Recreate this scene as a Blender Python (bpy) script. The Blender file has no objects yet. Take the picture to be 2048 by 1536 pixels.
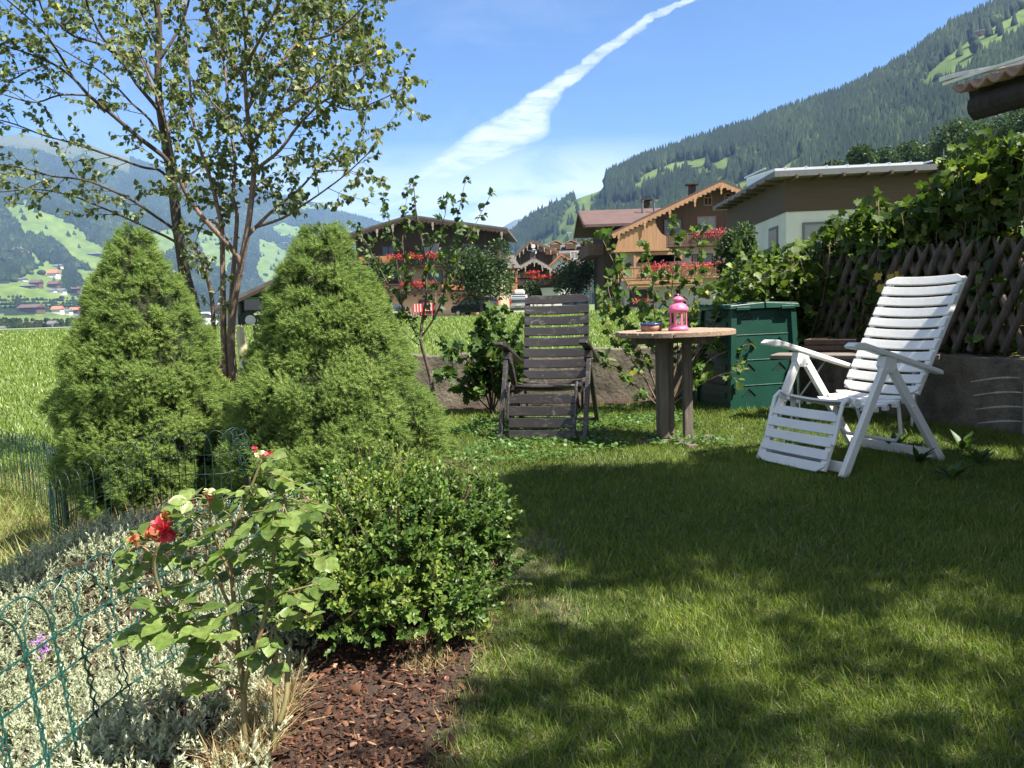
import bpy, math, random
import numpy as np
from mathutils import Vector, Matrix

rng = np.random.default_rng(11)
random.seed(11)
scene = bpy.context.scene
COL = scene.collection
rad = math.radians

# ---------------------------------------------------------------- camera
F = 1590.0
CAM = Vector((0, 0, 0.93))
RCAM = Matrix.Rotation(rad(90 - 5.71), 3, 'X') @ Matrix.Rotation(rad(-2.0), 3, 'Z')
cam_data = bpy.data.cameras.new('camera')
cam_data.sensor_width = 36.0
cam_data.lens = F / 2048 * 36
cam_data.clip_start = 0.02
cam_data.clip_end = 60000
cam = bpy.data.objects.new('camera', cam_data)
COL.objects.link(cam)
cam.matrix_world = Matrix.Translation(CAM) @ RCAM.to_4x4()
scene.camera = cam
scene.render.resolution_x, scene.render.resolution_y = 1024, 768

# ---------------------------------------------------------------- light
SUN_EL, SUN_AZ = 57.0, 27.0            # azimuth: degrees from +X towards -Y
S = Vector((math.cos(rad(SUN_EL)) * math.cos(rad(SUN_AZ)), -math.cos(rad(SUN_EL)) * math.sin(rad(SUN_AZ)), math.sin(rad(SUN_EL))))
sun_data = bpy.data.lights.new('sun', 'SUN')
sun_data.energy = 5.0
sun_data.angle = rad(0.55)
sun_data.color = (1.0, 0.94, 0.84)
sun = bpy.data.objects.new('sun', sun_data)
COL.objects.link(sun)
sun.rotation_euler = S.to_track_quat('Z', 'Y').to_euler()

scene.view_settings.view_transform = 'Standard'
scene.view_settings.look = 'None'
scene.view_settings.exposure = 1.85
scene.view_settings.gamma = 1.0
scene.cycles.use_denoising = True
scene.cycles.denoiser = 'OPENIMAGEDENOISE'
scene.cycles.denoising_prefilter = 'NONE'
scene.cycles.max_bounces = 8
scene.cycles.diffuse_bounces = 3
scene.cycles.glossy_bounces = 3
scene.cycles.transmission_bounces = 6
scene.cycles.transparent_max_bounces = 12
scene.cycles.volume_bounces = 0
scene.cycles.sample_clamp_indirect = 4.0


def ray(px, py):
    return RCAM @ Vector(((px - 1024) / F, -(py - 768) / F, -1.0))


def at(px, py, Y):
    """the point seen at pixel (px, py) of the 2048 wide photo, Y metres ahead"""
    v = ray(px, py)
    return CAM + v * (Y / v.y)


def gnd(px, py, z=0.0):
    v = ray(px, py)
    return CAM + v * ((z - CAM.z) / v.z)


RC = np.array(RCAM)


def proj(P):
    q = (np.asarray(P, float) - np.array(CAM)) @ RC
    d = -q[:, 2]
    return 1024 + F * q[:, 0] / d, 768 - F * q[:, 1] / d, d


# ---------------------------------------------------------------- node helpers
def nd(nt, typ, **kw):
    n = nt.nodes.new(typ)
    for k, v in kw.items():
        setattr(n, k, v)
    return n


def mathn(nt, op, a, b=None, clamp=False):
    n = nd(nt, 'ShaderNodeMath', operation=op, use_clamp=clamp)
    for i, v in enumerate((a, b)):
        if v is None:
            continue
        if isinstance(v, (int, float)):
            n.inputs[i].default_value = v
        else:
            nt.links.new(v, n.inputs[i])
    return n.outputs[0]


def ramp(nt, fac, stops, interp='LINEAR'):
    n = nd(nt, 'ShaderNodeValToRGB')
    n.color_ramp.interpolation = interp
    e = n.color_ramp.elements
    while len(e) < len(stops):
        e.new(0.5)
    for i, (p, c) in enumerate(stops):
        e[i].position = p
        if isinstance(c, (int, float)):
            c = (c, c, c)
        e[i].color = (c[0], c[1], c[2], 1)
    if fac is not None:
        nt.links.new(fac, n.inputs[0])
    return n


# ---------------------------------------------------------------- sky: clear alpine sky, a drifting contrail and thin cirrus
world = bpy.data.worlds.new('World')
scene.world = world
world.use_nodes = True
wt = world.node_tree
wt.nodes.clear()
sky = nd(wt, 'ShaderNodeTexSky', sky_type='NISHITA')
sky.sun_disc = False
sky.sun_elevation = rad(SUN_EL)
sky.sun_rotation = math.atan2(S.x, S.y)
sky.altitude = 600
sky.air_density = 1.0
sky.dust_density = 0.1
sky.ozone_density = 3.0
tc = nd(wt, 'ShaderNodeTexCoord')
sep = nd(wt, 'ShaderNodeSeparateXYZ')
wt.links.new(tc.outputs['Generated'], sep.inputs[0])
yy = mathn(wt, 'MAXIMUM', sep.outputs[1], 0.05)
ss = mathn(wt, 'DIVIDE', sep.outputs[0], yy)      # sideways
tt = mathn(wt, 'DIVIDE', sep.outputs[2], yy)      # upwards
front = mathn(wt, 'GREATER_THAN', sep.outputs[1], 0.06)
comb = nd(wt, 'ShaderNodeCombineXYZ')
wt.links.new(ss, comb.inputs[0]); wt.links.new(tt, comb.inputs[1])


def wnoise(scale, detail, rough, stretch=(1, 1), rot=0.0, dist=0.0):
    m = nd(wt, 'ShaderNodeMapping')
    m.inputs['Scale'].default_value = (stretch[0], stretch[1], 1)
    m.inputs['Rotation'].default_value = (0, 0, rad(rot))
    wt.links.new(comb.outputs[0], m.inputs[0])
    n = nd(wt, 'ShaderNodeTexNoise')
    n.inputs['Scale'].default_value = scale
    n.inputs['Detail'].default_value = detail
    n.inputs['Roughness'].default_value = rough
    n.inputs['Distortion'].default_value = dist
    wt.links.new(m.outputs[0], n.inputs['Vector'])
    return n.outputs[0]


def dirst(px, py):
    v = ray(px, py)
    return v.x / v.y, v.z / v.y


# contrail: centre line and half width as functions of height t
trail = [(790, 395, 40), (870, 350, 62), (945, 312, 74), (1005, 272, 68), (1050, 225, 44), (1090, 185, 28), (1170, 130, 20), (1250, 75, 15), (1330, 25, 12), (1420, -30, 10), (1600, -140, 10)]
ts = [dirst(a, b) for a, b, w in trail]
T0, T1 = ts[0][1], ts[-1][1]
tn = mathn(wt, 'DIVIDE', mathn(wt, 'SUBTRACT', tt, T0), T1 - T0)
S0, S1 = -0.3, 0.6
rc = ramp(wt, tn, [((t - T0) / (T1 - T0), (s - S0) / (S1 - S0)) for s, t in ts])
rw = ramp(wt, tn, [((t - T0) / (T1 - T0), w / 100.0) for (s, t), (a, b, w) in zip(ts, trail)])
sc_ = mathn(wt, 'ADD', mathn(wt, 'MULTIPLY', rc.outputs[0], S1 - S0), S0)
wob = mathn(wt, 'MULTIPLY', mathn(wt, 'SUBTRACT', wnoise(9, 7, 0.68), 0.5), 0.075)
dd = mathn(wt, 'ADD', mathn(wt, 'SUBTRACT', ss, sc_), wob)
ww = mathn(wt, 'MULTIPLY', rw.outputs[0], 100.0 / F * 1.25)
q = mathn(wt, 'SUBTRACT', 1.0, mathn(wt, 'DIVIDE', mathn(wt, 'ABSOLUTE', dd), ww), clamp=True)
inside = mathn(wt, 'MULTIPLY', mathn(wt, 'GREATER_THAN', tn, 0.0), mathn(wt, 'LESS_THAN', tn, 1.0))
fade = ramp(wt, tn, [(0.0, 0.0), (0.08, 0.8), (0.3, 1.0), (0.45, 0.8), (0.6, 0.7), (1.0, 0.7)]).outputs[0]
fib = ramp(wt, wnoise(22, 9, 0.72, (0.5, 2.6), -36, 1.0), [(0.33, 0.28), (0.58, 1.0)]).outputs[0]
trail_d = mathn(wt, 'MULTIPLY', mathn(wt, 'MULTIPLY', mathn(wt, 'MULTIPLY', ramp(wt, q, [(0, 0), (0.12, 0.45), (0.45, 1.0)]).outputs[0], fib), fade), inside)
# low cirrus band towards the horizon
band = ramp(wt, tt, [(0.02, 0.6), (0.08, 1.0), (0.135, 0.95), (0.175, 0.5), (0.205, 0.0)]).outputs[0]
sband = ramp(wt, mathn(wt, 'ADD', mathn(wt, 'MULTIPLY', ss, 0.7), 0.5), [(0.0, 0.8), (0.36, 0.7), (0.56, 1.0), (0.62, 0.9), (0.68, 0.1)]).outputs[0]
cir = ramp(wt, wnoise(5.0, 8, 0.60, (1.0, 3.6), 12, 0.6), [(0.30, 0.05), (0.52, 1.0)]).outputs[0]
low_d = mathn(wt, 'MULTIPLY', mathn(wt, 'MULTIPLY', mathn(wt, 'MULTIPLY', band, sband), cir), 0.95)
# thin veils higher up
veil = ramp(wt, wnoise(2.6, 7, 0.62, (1.0, 2.6), -28, 1.0), [(0.46, 0.0), (0.8, 1.0)]).outputs[0]
vfade = ramp(wt, tt, [(0.1, 0.0), (0.2, 0.28), (0.5, 0.22)]).outputs[0]
veil_s = ramp(wt, mathn(wt, 'ADD', mathn(wt, 'MULTIPLY', ss, 0.7), 0.5), [(0.0, 1.0), (0.5, 1.0), (0.66, 0.15), (1, 0.1)]).outputs[0]
veil_d = mathn(wt, 'MULTIPLY', mathn(wt, 'MULTIPLY', veil, vfade), veil_s)
cl = mathn(wt, 'MAXIMUM', mathn(wt, 'MAXIMUM', trail_d, low_d), veil_d)
cl = mathn(wt, 'MULTIPLY', mathn(wt, 'MULTIPLY', cl, front), 0.92)
# clouds added to the unseen sky behind the camera, whitening and lifting the fill
tcn = nd(wt, 'ShaderNodeTexNoise')
tcn.inputs['Scale'].default_value = 3.0; tcn.inputs['Detail'].default_value = 6
wt.links.new(tc.outputs['Generated'], tcn.inputs['Vector'])
back = ramp(wt, mathn(wt, 'ADD', mathn(wt, 'MULTIPLY', sep.outputs[1], -0.5), 0.5), [(0.46, 0.0), (0.62, 1.0)]).outputs[0]
bcl = mathn(wt, 'MULTIPLY', mathn(wt, 'MULTIPLY', ramp(wt, tcn.outputs[0], [(0.40, 0.0), (0.55, 0.85)]).outputs[0], back), mathn(wt, 'GREATER_THAN', sep.outputs[2], 0.0))
cl = mathn(wt, 'MAXIMUM', cl, bcl)
mixw = nd(wt, 'ShaderNodeMixRGB')
gain = nd(wt, 'ShaderNodeMixRGB', blend_type='MULTIPLY')
gain.inputs[0].default_value = 1.0
gain.inputs[2].default_value = (0.50, 0.70, 0.96, 1)
wt.links.new(sky.outputs[0], gain.inputs[1])
wt.links.new(cl, mixw.inputs[0]); wt.links.new(gain.outputs[0], mixw.inputs[1])
mixw.inputs[2].default_value = (7.4, 7.7, 8.0, 1)
bg = nd(wt, 'ShaderNodeBackground')
bg.inputs[1].default_value = 0.05
wt.links.new(mixw.outputs[0], bg.inputs[0])
wo = nd(wt, 'ShaderNodeOutputWorld')
wt.links.new(bg.outputs[0], wo.inputs[0])


# ---------------------------------------------------------------- materials
def new_mat(name):
    m = bpy.data.materials.new(name)
    m.use_nodes = True
    nt = m.node_tree
    return m, nt, nt.nodes['Principled BSDF']


def mat(name, col, rough=0.7, var=0.25, scale=8.0, col2=None, bump=0.0, bscale=None, metal=0.0, stretch=None, spec=0.5, rot=None):
    """solid surface with a noisy colour between col and col2 and an optional bump"""
    m, nt, p = new_mat(name)
    p.inputs['Roughness'].default_value = rough
    p.inputs['Metallic'].default_value = metal
    p.inputs['Specular IOR Level'].default_value = spec
    t = nd(nt, 'ShaderNodeTexCoord')
    mp = nd(nt, 'ShaderNodeMapping')
    nt.links.new(t.outputs['Object'], mp.inputs[0])
    if stretch:
        mp.inputs['Scale'].default_value = stretch
    if rot:
        mp.inputs['Rotation'].default_value = rot
    n = nd(nt, 'ShaderNodeTexNoise')
    n.inputs['Scale'].default_value = scale
    n.inputs['Detail'].default_value = 7
    n.inputs['Roughness'].default_value = 0.62
    nt.links.new(mp.outputs[0], n.inputs['Vector'])
    if col2 is None:
        c1 = tuple(c * (1 - var) for c in col); c2 = tuple(min(1, c * (1 + var)) for c in col)
    else:
        c1, c2 = col, col2
    r = ramp(nt, n.outputs[0], [(0.3, c1), (0.7, c2)])
    nt.links.new(r.outputs[0], p.inputs['Base Color'])
    if bump:
        n2 = nd(nt, 'ShaderNodeTexNoise')
        n2.inputs['Scale'].default_value = bscale or scale * 4
        n2.inputs['Detail'].default_value = 6
        nt.links.new(mp.outputs[0], n2.inputs['Vector'])
        b = nd(nt, 'ShaderNodeBump')
        b.inputs['Strength'].default_value = bump
        b.inputs['Distance'].default_value = 0.02
        nt.links.new(n2.outputs[0], b.inputs['Height'])
        nt.links.new(b.outputs[0], p.inputs['Normal'])
    return m


def leaf_mat(name, stops, rough=0.5, transl=0.3, spec=0.4, tcol=1.0, mott=0.0, mscale=60):
    """leaf surface: colour from the per-leaf tint, a share of the light comes through"""
    m, nt, p = new_mat(name)
    a = nd(nt, 'ShaderNodeAttribute', attribute_name='tint')
    r = ramp(nt, a.outputs['Fac'], stops)
    p.inputs['Roughness'].default_value = rough
    p.inputs['Specular IOR Level'].default_value = spec
    if mott:
        tco = nd(nt, 'ShaderNodeTexCoord')
        nz = nd(nt, 'ShaderNodeTexNoise')
        nz.inputs['Scale'].default_value = mscale; nz.inputs['Detail'].default_value = 4
        nt.links.new(tco.outputs['Object'], nz.inputs['Vector'])
        r0 = r
        rm = ramp(nt, nz.outputs[0], [(0.32, 1 - mott), (0.68, 1 + mott)])
        r = nd(nt, 'ShaderNodeMixRGB', blend_type='MULTIPLY')
        r.inputs[0].default_value = 1.0
        nt.links.new(r0.outputs[0], r.inputs[1]); nt.links.new(rm.outputs[0], r.inputs[2])
        bpn = nd(nt, 'ShaderNodeBump'); bpn.inputs['Strength'].default_value = 0.35; bpn.inputs['Distance'].default_value = 0.003
        nt.links.new(nz.outputs[0], bpn.inputs['Height']); nt.links.new(bpn.outputs[0], p.inputs['Normal'])
    nt.links.new(r.outputs[0], p.inputs['Base Color'])
    if transl > 0:
        tr = nd(nt, 'ShaderNodeBsdfTranslucent')
        hs = nd(nt, 'ShaderNodeMixRGB', blend_type='MULTIPLY')
        hs.inputs[0].default_value = 1.0
        hs.inputs[2].default_value = (1.5 * tcol, 1.6 * tcol, 0.7 * tcol, 1)
        nt.links.new(r.outputs[0], hs.inputs[1])
        nt.links.new(hs.outputs[0], tr.inputs[0])
        mx = nd(nt, 'ShaderNodeMixShader')
        mx.inputs[0].default_value = transl
        nt.links.new(p.outputs[0], mx.inputs[1]); nt.links.new(tr.outputs[0], mx.inputs[2])
        nt.links.new(mx.outputs[0], nt.nodes['Material Output'].inputs[0])
    return m


def glass_mat(name, col=(0.03, 0.035, 0.04), rough=0.08):
    m, nt, p = new_mat(name)
    p.inputs['Base Color'].default_value = (*col, 1)
    p.inputs['Roughness'].default_value = rough
    p.inputs['Specular IOR Level'].default_value = 0.7
    return m


# ---------------------------------------------------------------- mesh helpers
LOC = {}


def tag(o, label=None, cat=None, group=None, kind=None):
    if label: o['label'] = label
    if cat: o['category'] = cat
    if group: o['group'] = group
    if kind: o['kind'] = kind
    return o


def thing(name, label, cat, loc=(0, 0, 0), rz=0.0, group=None):
    o = bpy.data.objects.new(name, None)
    COL.objects.link(o)
    o.location = loc
    o.rotation_euler = (0, 0, rz)
    o.empty_display_size = 0.1
    LOC[o.name] = Vector((0, 0, 0)) if rz else Vector(loc)
    return tag(o, label, cat, group)


def link_mesh(name, me, m, parent=None, loc=None):
    o = bpy.data.objects.new(name, me)
    COL.objects.link(o)
    if m is not None:
        for mm in (m if isinstance(m, (list, tuple)) else [m]):
            me.materials.append(mm)
    if parent is not None:
        o.parent = parent
        LOC[o.name] = LOC[parent.name]
    else:
        LOC[o.name] = Vector(loc) if loc is not None else Vector((0, 0, 0))
        if loc is not None:
            o.location = loc
    return o


def nrm(a):
    a = np.asarray(a, float)
    return a / np.maximum(np.linalg.norm(a, axis=-1, keepdims=True), 1e-9)


class MB:
    """collects boxes, tubes, prisms and lathes in world (or local) space and links them as ONE mesh object"""

    def __init__(s):
        s.v, s.f, s.t = [], [], []

    def add(s, vs, fs, tint=0.5):
        o = len(s.v)
        s.v += [tuple(p) for p in vs]
        s.t += [tint] * len(vs)
        s.f += [tuple(i + o for i in f) for f in fs]
        return s

    def box(s, c, size, rot=None, tint=0.5):
        x, y, z = (k / 2 for k in size)
        P = [Vector(p) for p in ((-x, -y, -z), (x, -y, -z), (x, y, -z), (-x, y, -z), (-x, -y, z), (x, -y, z), (x, y, z), (-x, y, z))]
        if rot is not None:
            P = [rot @ p for p in P]
        c = Vector(c)
        return s.add([p + c for p in P], [(0, 3, 2, 1), (4, 5, 6, 7), (0, 1, 5, 4), (1, 2, 6, 5), (2, 3, 7, 6), (3, 0, 4, 7)], tint)

    def bar(s, a, b, w, h, up=(0, 0, 1), tint=0.5):
        """rectangular bar from a to b"""
        a, b = Vector(a), Vector(b)
        d = (b - a)
        L = d.length
        d.normalize()
        sd = d.cross(Vector(up))
        if sd.length < 1e-4:
            sd = d.cross(Vector((1, 0, 0)))
        sd.normalize()
        u = sd.cross(d)
        R = Matrix((sd, d, u)).transposed()
        return s.box((a + b) / 2, (w, L, h), R, tint)

    def tube(s, pts, r, n=6, cap=True, tint=0.5):
        pts = [Vector(p) for p in pts]
        if isinstance(r, (int, float)):
            r = [r] * len(pts)
        vs, fs = [], []
        ref = None
        for i, p in enumerate(pts):
            d = (pts[min(i + 1, len(pts) - 1)] - pts[max(i - 1, 0)])
            if d.length < 1e-9:
                d = Vector((0, 0, 1))
            d.normalize()
            if ref is None:
                ref = d.cross(Vector((0, 0, 1)))
                if ref.length < 0.1:
                    ref = d.cross(Vector((1, 0, 0)))
            ref = ref - d * ref.dot(d)
            if ref.length < 1e-6:
                ref = d.orthogonal()
            ref.normalize()
            b = d.cross(ref)
            for k in range(n):
                a = 2 * math.pi * k / n
                vs.append(p + (ref * math.cos(a) + b * math.sin(a)) * r[i])
        for i in range(len(pts) - 1):
            for k in range(n):
                k2 = (k + 1) % n
                fs.append((i * n + k, i * n + k2, (i + 1) * n + k2, (i + 1) * n + k))
        if cap:
            fs.append(tuple(reversed(range(n))))
            fs.append(tuple((len(pts) - 1) * n + k for k in range(n)))
        return s.add(vs, fs, tint)

    def prism(s, poly, axis, a, b, tint=0.5):
        """extrude a 2-D polygon along an axis: 'y' takes (x,z), 'x' takes (y,z), 'z' takes (x,y)"""
        def P(u, v, w):
            return {'y': (u, w, v), 'x': (w, u, v), 'z': (u, v, w)}[axis]
        n = len(poly)
        vs = [P(u, v, a) for u, v in poly] + [P(u, v, b) for u, v in poly]
        fs = [tuple(range(n)), tuple(reversed(range(n, 2 * n)))] + [(i, i + n, (i + 1) % n + n, (i + 1) % n) for i in range(n)]
        return s.add(vs, fs, tint)

    def lathe(s, prof, n=24, c=(0, 0, 0), phase=0.0, cap=True, tint=0.5):
        vs, fs = [], []
        for r, z in prof:
            for k in range(n):
                a = 2 * math.pi * k / n + phase
                vs.append((c[0] + r * math.cos(a), c[1] + r * math.sin(a), c[2] + z))
        for i in range(len(prof) - 1):
            for k in range(n):
                k2 = (k + 1) % n
                fs.append((i * n + k, i * n + k2, (i + 1) * n + k2, (i + 1) * n + k))
        if cap:
            fs.append(tuple(reversed(range(n))))
            fs.append(tuple((len(prof) - 1) * n + k for k in range(n)))
        return s.add(vs, fs, tint)

    def build(s, name, m, parent=None, loc=None, smooth=False, bevel=0.0, seg=2):
        off = LOC[parent.name] if parent is not None else (Vector(loc) if loc is not None else Vector((0, 0, 0)))
        me = bpy.data.meshes.new(name)
        me.from_pydata([(x - off.x, y - off.y, z - off.z) for x, y, z in s.v], [], s.f)
        a = me.attributes.new('tint', 'FLOAT', 'POINT')
        a.data.foreach_set('value', np.array(s.t, dtype=np.float32))
        import bmesh
        bm = bmesh.new(); bm.from_mesh(me)
        bmesh.ops.recalc_face_normals(bm, faces=bm.faces)
        bm.to_mesh(me); bm.free()
        if smooth:
            me.polygons.foreach_set('use_smooth', [True] * len(me.polygons))
        o = link_mesh(name, me, m, parent, loc)
        if bevel:
            b = o.modifiers.new('bevel', 'BEVEL')
            b.width = bevel; b.segments = seg; b.limit_method = 'ANGLE'; b.angle_limit = rad(40)
            b.harden_normals = False
        return o


class Cloud:
    """many small pieces (leaves, blades, needles, chips) gathered into ONE mesh with a tint per piece"""

    def __init__(s):
        s.V, s.F, s.T, s.n = [], [], [], 0

    def scatter(s, tv, tf, pos, ydir, nor, scale, tint):
        tv = np.asarray(tv, float); pos = np.asarray(pos, float)
        N = len(pos)
        if N == 0:
            return s
        y = nrm(ydir); x = nrm(np.cross(y, nor)); z = np.cross(x, y)
        sc = np.asarray(scale, float)
        if sc.ndim == 0: sc = np.full(N, float(sc))
        if sc.ndim == 1: sc = np.repeat(sc[:, None], 3, 1)
        V = pos[:, None, :] + (tv[None, :, 0:1] * sc[:, None, 0:1]) * x[:, None, :] + (tv[None, :, 1:2] * sc[:, None, 1:2]) * y[:, None, :] + (tv[None, :, 2:3] * sc[:, None, 2:3]) * z[:, None, :]
        k = len(tv)
        base = (np.arange(N) * k)[:, None] + s.n
        for deg in (3, 4):
            fa = np.array([f for f in tf if len(f) == deg], dtype=np.int64)
            if len(fa):
                s.F.append((deg, (base[:, :, None] + fa[None]).reshape(-1, deg)))
        s.V.append(V.reshape(-1, 3)); s.n += N * k
        s.T.append(np.repeat(np.asarray(tint, float) * np.ones(N), k))
        return s

    def raw(s, V, faces, tint):
        """V (n,3), faces (m,deg)"""
        s.F.append((faces.shape[1], faces + s.n))
        s.V.append(V); s.n += len(V)
        s.T.append(np.asarray(tint, float) * np.ones(len(V)))

    def build(s, name, m, parent=None, loc=None, smooth=False):
        off = LOC[parent.name] if parent is not None else (Vector(loc) if loc is not None else Vector((0, 0, 0)))
        V = np.concatenate(s.V) - np.array(off)
        return bigmesh(name, V, s.F, np.concatenate(s.T), m, parent, loc, smooth)


def bigmesh(name, V, F, T, m, parent=None, loc=None, smooth=False):
    me = bpy.data.meshes.new(name)
    me.vertices.add(len(V))
    me.vertices.foreach_set('co', np.ascontiguousarray(V, dtype=np.float32).ravel())
    idx = np.concatenate([f.ravel() for d, f in F]).astype(np.int32)
    tot = np.concatenate([np.full(len(f), d) for d, f in F]).astype(np.int32)
    start = np.concatenate([[0], np.cumsum(tot)[:-1]]).astype(np.int32)
    me.loops.add(len(idx))
    me.loops.foreach_set('vertex_index', idx)
    me.polygons.add(len(tot))
    me.polygons.foreach_set('loop_start', start)
    me.polygons.foreach_set('loop_total', tot)
    if smooth:
        me.polygons.foreach_set('use_smooth', np.ones(len(tot), dtype=bool))
    if T is not None:
        a = me.attributes.new('tint', 'FLOAT', 'POINT')
        a.data.foreach_set('value', np.ascontiguousarray(T, dtype=np.float32))
    me.update(calc_edges=True)
    return link_mesh(name, me, m, parent, loc)


# value noise in numpy
_perm = np.random.default_rng(3).random((256, 256))


def vn(x, y):
    x = np.asarray(x, float); y = np.asarray(y, float)
    xi = np.floor(x).astype(int); yi = np.floor(y).astype(int)
    fx = x - xi; fy = y - yi
    fx = fx * fx * (3 - 2 * fx); fy = fy * fy * (3 - 2 * fy)
    a = _perm[xi & 255, yi & 255]; b = _perm[(xi + 1) & 255, yi & 255]
    c = _perm[xi & 255, (yi + 1) & 255]; d = _perm[(xi + 1) & 255, (yi + 1) & 255]
    return a + (b - a) * fx + (c - a) * fy + (a - b - c + d) * fx * fy


def fbm(x, y, o=4):
    r, amp, tot = 0, 1.0, 0
    for i in range(o):
        r = r + amp * vn(x * 2 ** i + 17.3 * i, y * 2 ** i + 9.1 * i)
        tot += amp; amp *= 0.5
    return r / tot - 0.5


def sstep(a, b, x):
    t = np.clip((np.asarray(x, float) - a) / (b - a), 0, 1)
    return t * t * (3 - 2 * t)


def inpoly(px, py, poly):
    px = np.asarray(px); py = np.asarray(py)
    r = np.zeros(px.shape, bool)
    n = len(poly)
    for i in range(n):
        x1, y1 = poly[i]; x2, y2 = poly[(i + 1) % n]
        c = ((y1 > py) != (y2 > py)) & (px < (x2 - x1) * (py - y1) / (y2 - y1 + 1e-12) + x1)
        r ^= c
    return r


def rvec(n):
    return nrm(rng.normal(size=(n, 3)))


# leaf outlines: x across, y along, z normal
LEAF4 = [(0, 0, 0), (-0.5, 0.45, 0.10), (0, 1, -0.05), (0.5, 0.45, 0.10)]
LEAF4F = [(0, 2, 1), (0, 3, 2)]
LEAF = [(0, 0, 0), (-0.36, 0.25, 0.07), (-0.42, 0.55, 0.09), (0, 1.0, -0.08), (0.42, 0.55, 0.09), (0.36, 0.25, 0.07), (0, 0.5, 0.0)]
LEAFF = [(0, 6, 1), (1, 6, 2), (2, 6, 3), (3, 6, 4), (4, 6, 5), (5, 6, 0)]
# lobed leaf of currant and vine
LOBE = [(0, 0.0, 0), (-0.28, -0.10, 0.03), (-0.52, 0.18, 0.06), (-0.36, 0.36, 0.05), (-0.50, 0.68, 0.02), (-0.20, 0.70, 0.03), (0, 1.0, -0.08), (0.20, 0.70, 0.03), (0.50, 0.68, 0.02), (0.36, 0.36, 0.05), (0.52, 0.18, 0.06), (0.28, -0.10, 0.03), (0, 0.42, -0.03)]
LOBEF = [(i, 12, (i + 1) % 12) for i in range(12)]
# ================================================================ THE LAND
def garden_z(x, y):
    x = np.asarray(x, float); y = np.asarray(y, float)
    return 0.03 * fbm(x * 0.9, y * 0.9, 3) - 0.46 * sstep(1.5, 3.0, -x) - 0.28 * sstep(0.80, 1.35, -x) * sstep(3.3, 2.3, y) - 0.10 * sstep(2.0, 0.6, y) * sstep(0.3, 1.6, -x)


def gz(x, y):
    return float(garden_z(x, y))


def meadow_z(x, y):
    x = np.asarray(x, float); y = np.asarray(y, float)
    return -0.42 + 0.42 * sstep(8, 74, y) + 0.05 * fbm(x * 0.3, y * 0.3, 3)


def grid(name, xs, ys, zf, m, tint=None, kind='structure', mask=None):
    X, Y = np.meshgrid(xs, ys)
    Z = zf(X, Y)
    V = np.stack([X, Y, Z], -1).reshape(-1, 3)
    nx, ny = len(xs), len(ys)
    i = np.arange(nx - 1)[None] + (np.arange(ny - 1) * nx)[:, None]
    Fq = np.stack([i, i + 1, i + 1 + nx, i + nx], -1).reshape(-1, 4)
    if mask is not None:
        c = V[Fq].mean(1)
        Fq = Fq[mask(c[:, 0], c[:, 1])]
    T = np.zeros(len(V)) if tint is None else tint(V[:, 0], V[:, 1])
    o = bigmesh(name, V, [(4, Fq)], T, m, smooth=True)
    return tag(o, kind=kind)


# lawn edge towards the flower bed: x of the edge for a given y
EDGE_PX = [(862, 826), (885, 905), (938, 965), (968, 1040), (962, 1120), (950, 1200), (946, 1270), (930, 1350), (900, 1430), (850, 1536)]
_e = np.array([tuple(gnd(a, b))[:2] for a, b in EDGE_PX])[::-1]


def edge_x(y):
    return np.interp(y, np.concatenate([[0.4], _e[:, 1]]), np.concatenate([[_e[0, 0] - 0.25], _e[:, 0]]))


M_soil = mat('lawn_soil', (0.035, 0.045, 0.016), 0.95, col2=(0.075, 0.08, 0.03), scale=14, bump=0.5)
lawn = grid('lawn', np.linspace(-5.2, 4.6, 150), np.linspace(-2.5, 7.7, 150), garden_z, M_soil)
M_bed = mat('bark_soil', (0.016, 0.009, 0.006), 0.95, col2=(0.05, 0.027, 0.016), scale=30, bump=0.7)
bed = grid('flower_bed', np.linspace(-2.6, 0.6, 110), np.linspace(0.2, 7.4, 200), lambda x, y: garden_z(x, y) + 0.006, M_bed,
           mask=lambda x, y: (x < edge_x(y)) & (x > -2.3))
bed_back = grid('back_border', np.linspace(-1.6, 2.6, 60), np.linspace(6.75, 7.55, 14), lambda x, y: garden_z(x, y) + 0.008, M_bed)

M_mead = mat('meadow_soil', (0.07, 0.10, 0.02), 0.95, col2=(0.13, 0.165, 0.036), scale=3.0, bump=0.3)


def meadow_edge(x):
    return 77.0 - 0.06 * x


meadow = grid('meadow', np.linspace(-75, 34, 120), 7.5 + 70 * np.linspace(0, 1, 110) ** 1.8, meadow_z, M_mead)
meadow_side = grid('meadow_strip', np.linspace(-40, -2.9, 60), np.linspace(-2, 7.5, 24), meadow_z, M_mead)


def valley_z(x, y):
    x = np.asarray(x, float); y = np.asarray(y, float)
    left = sstep(10, -60, x)
    return -0.75 + 0.70 * sstep(60, 79, y) - 8.5 * left * sstep(95, 600, y) - 8 * sstep(300, 900, y) * (1 - left) + 0.5 * fbm(x * 0.02, y * 0.02) * sstep(120, 300, y)


M_valley = mat('valley_grass', (0.055, 0.10, 0.03), 0.95, col2=(0.11, 0.16, 0.05), scale=0.03)
ys = np.concatenate([np.linspace(-300, 60, 12), np.linspace(66, 140, 30), np.linspace(150, 700, 50), np.linspace(800, 14000, 40)])
xs = np.concatenate([np.linspace(-9000, -800, 20), np.linspace(-700, 300, 100), np.linspace(400, 9000, 20)])
valley = grid('valley_floor', xs, ys, valley_z, M_valley)

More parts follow.
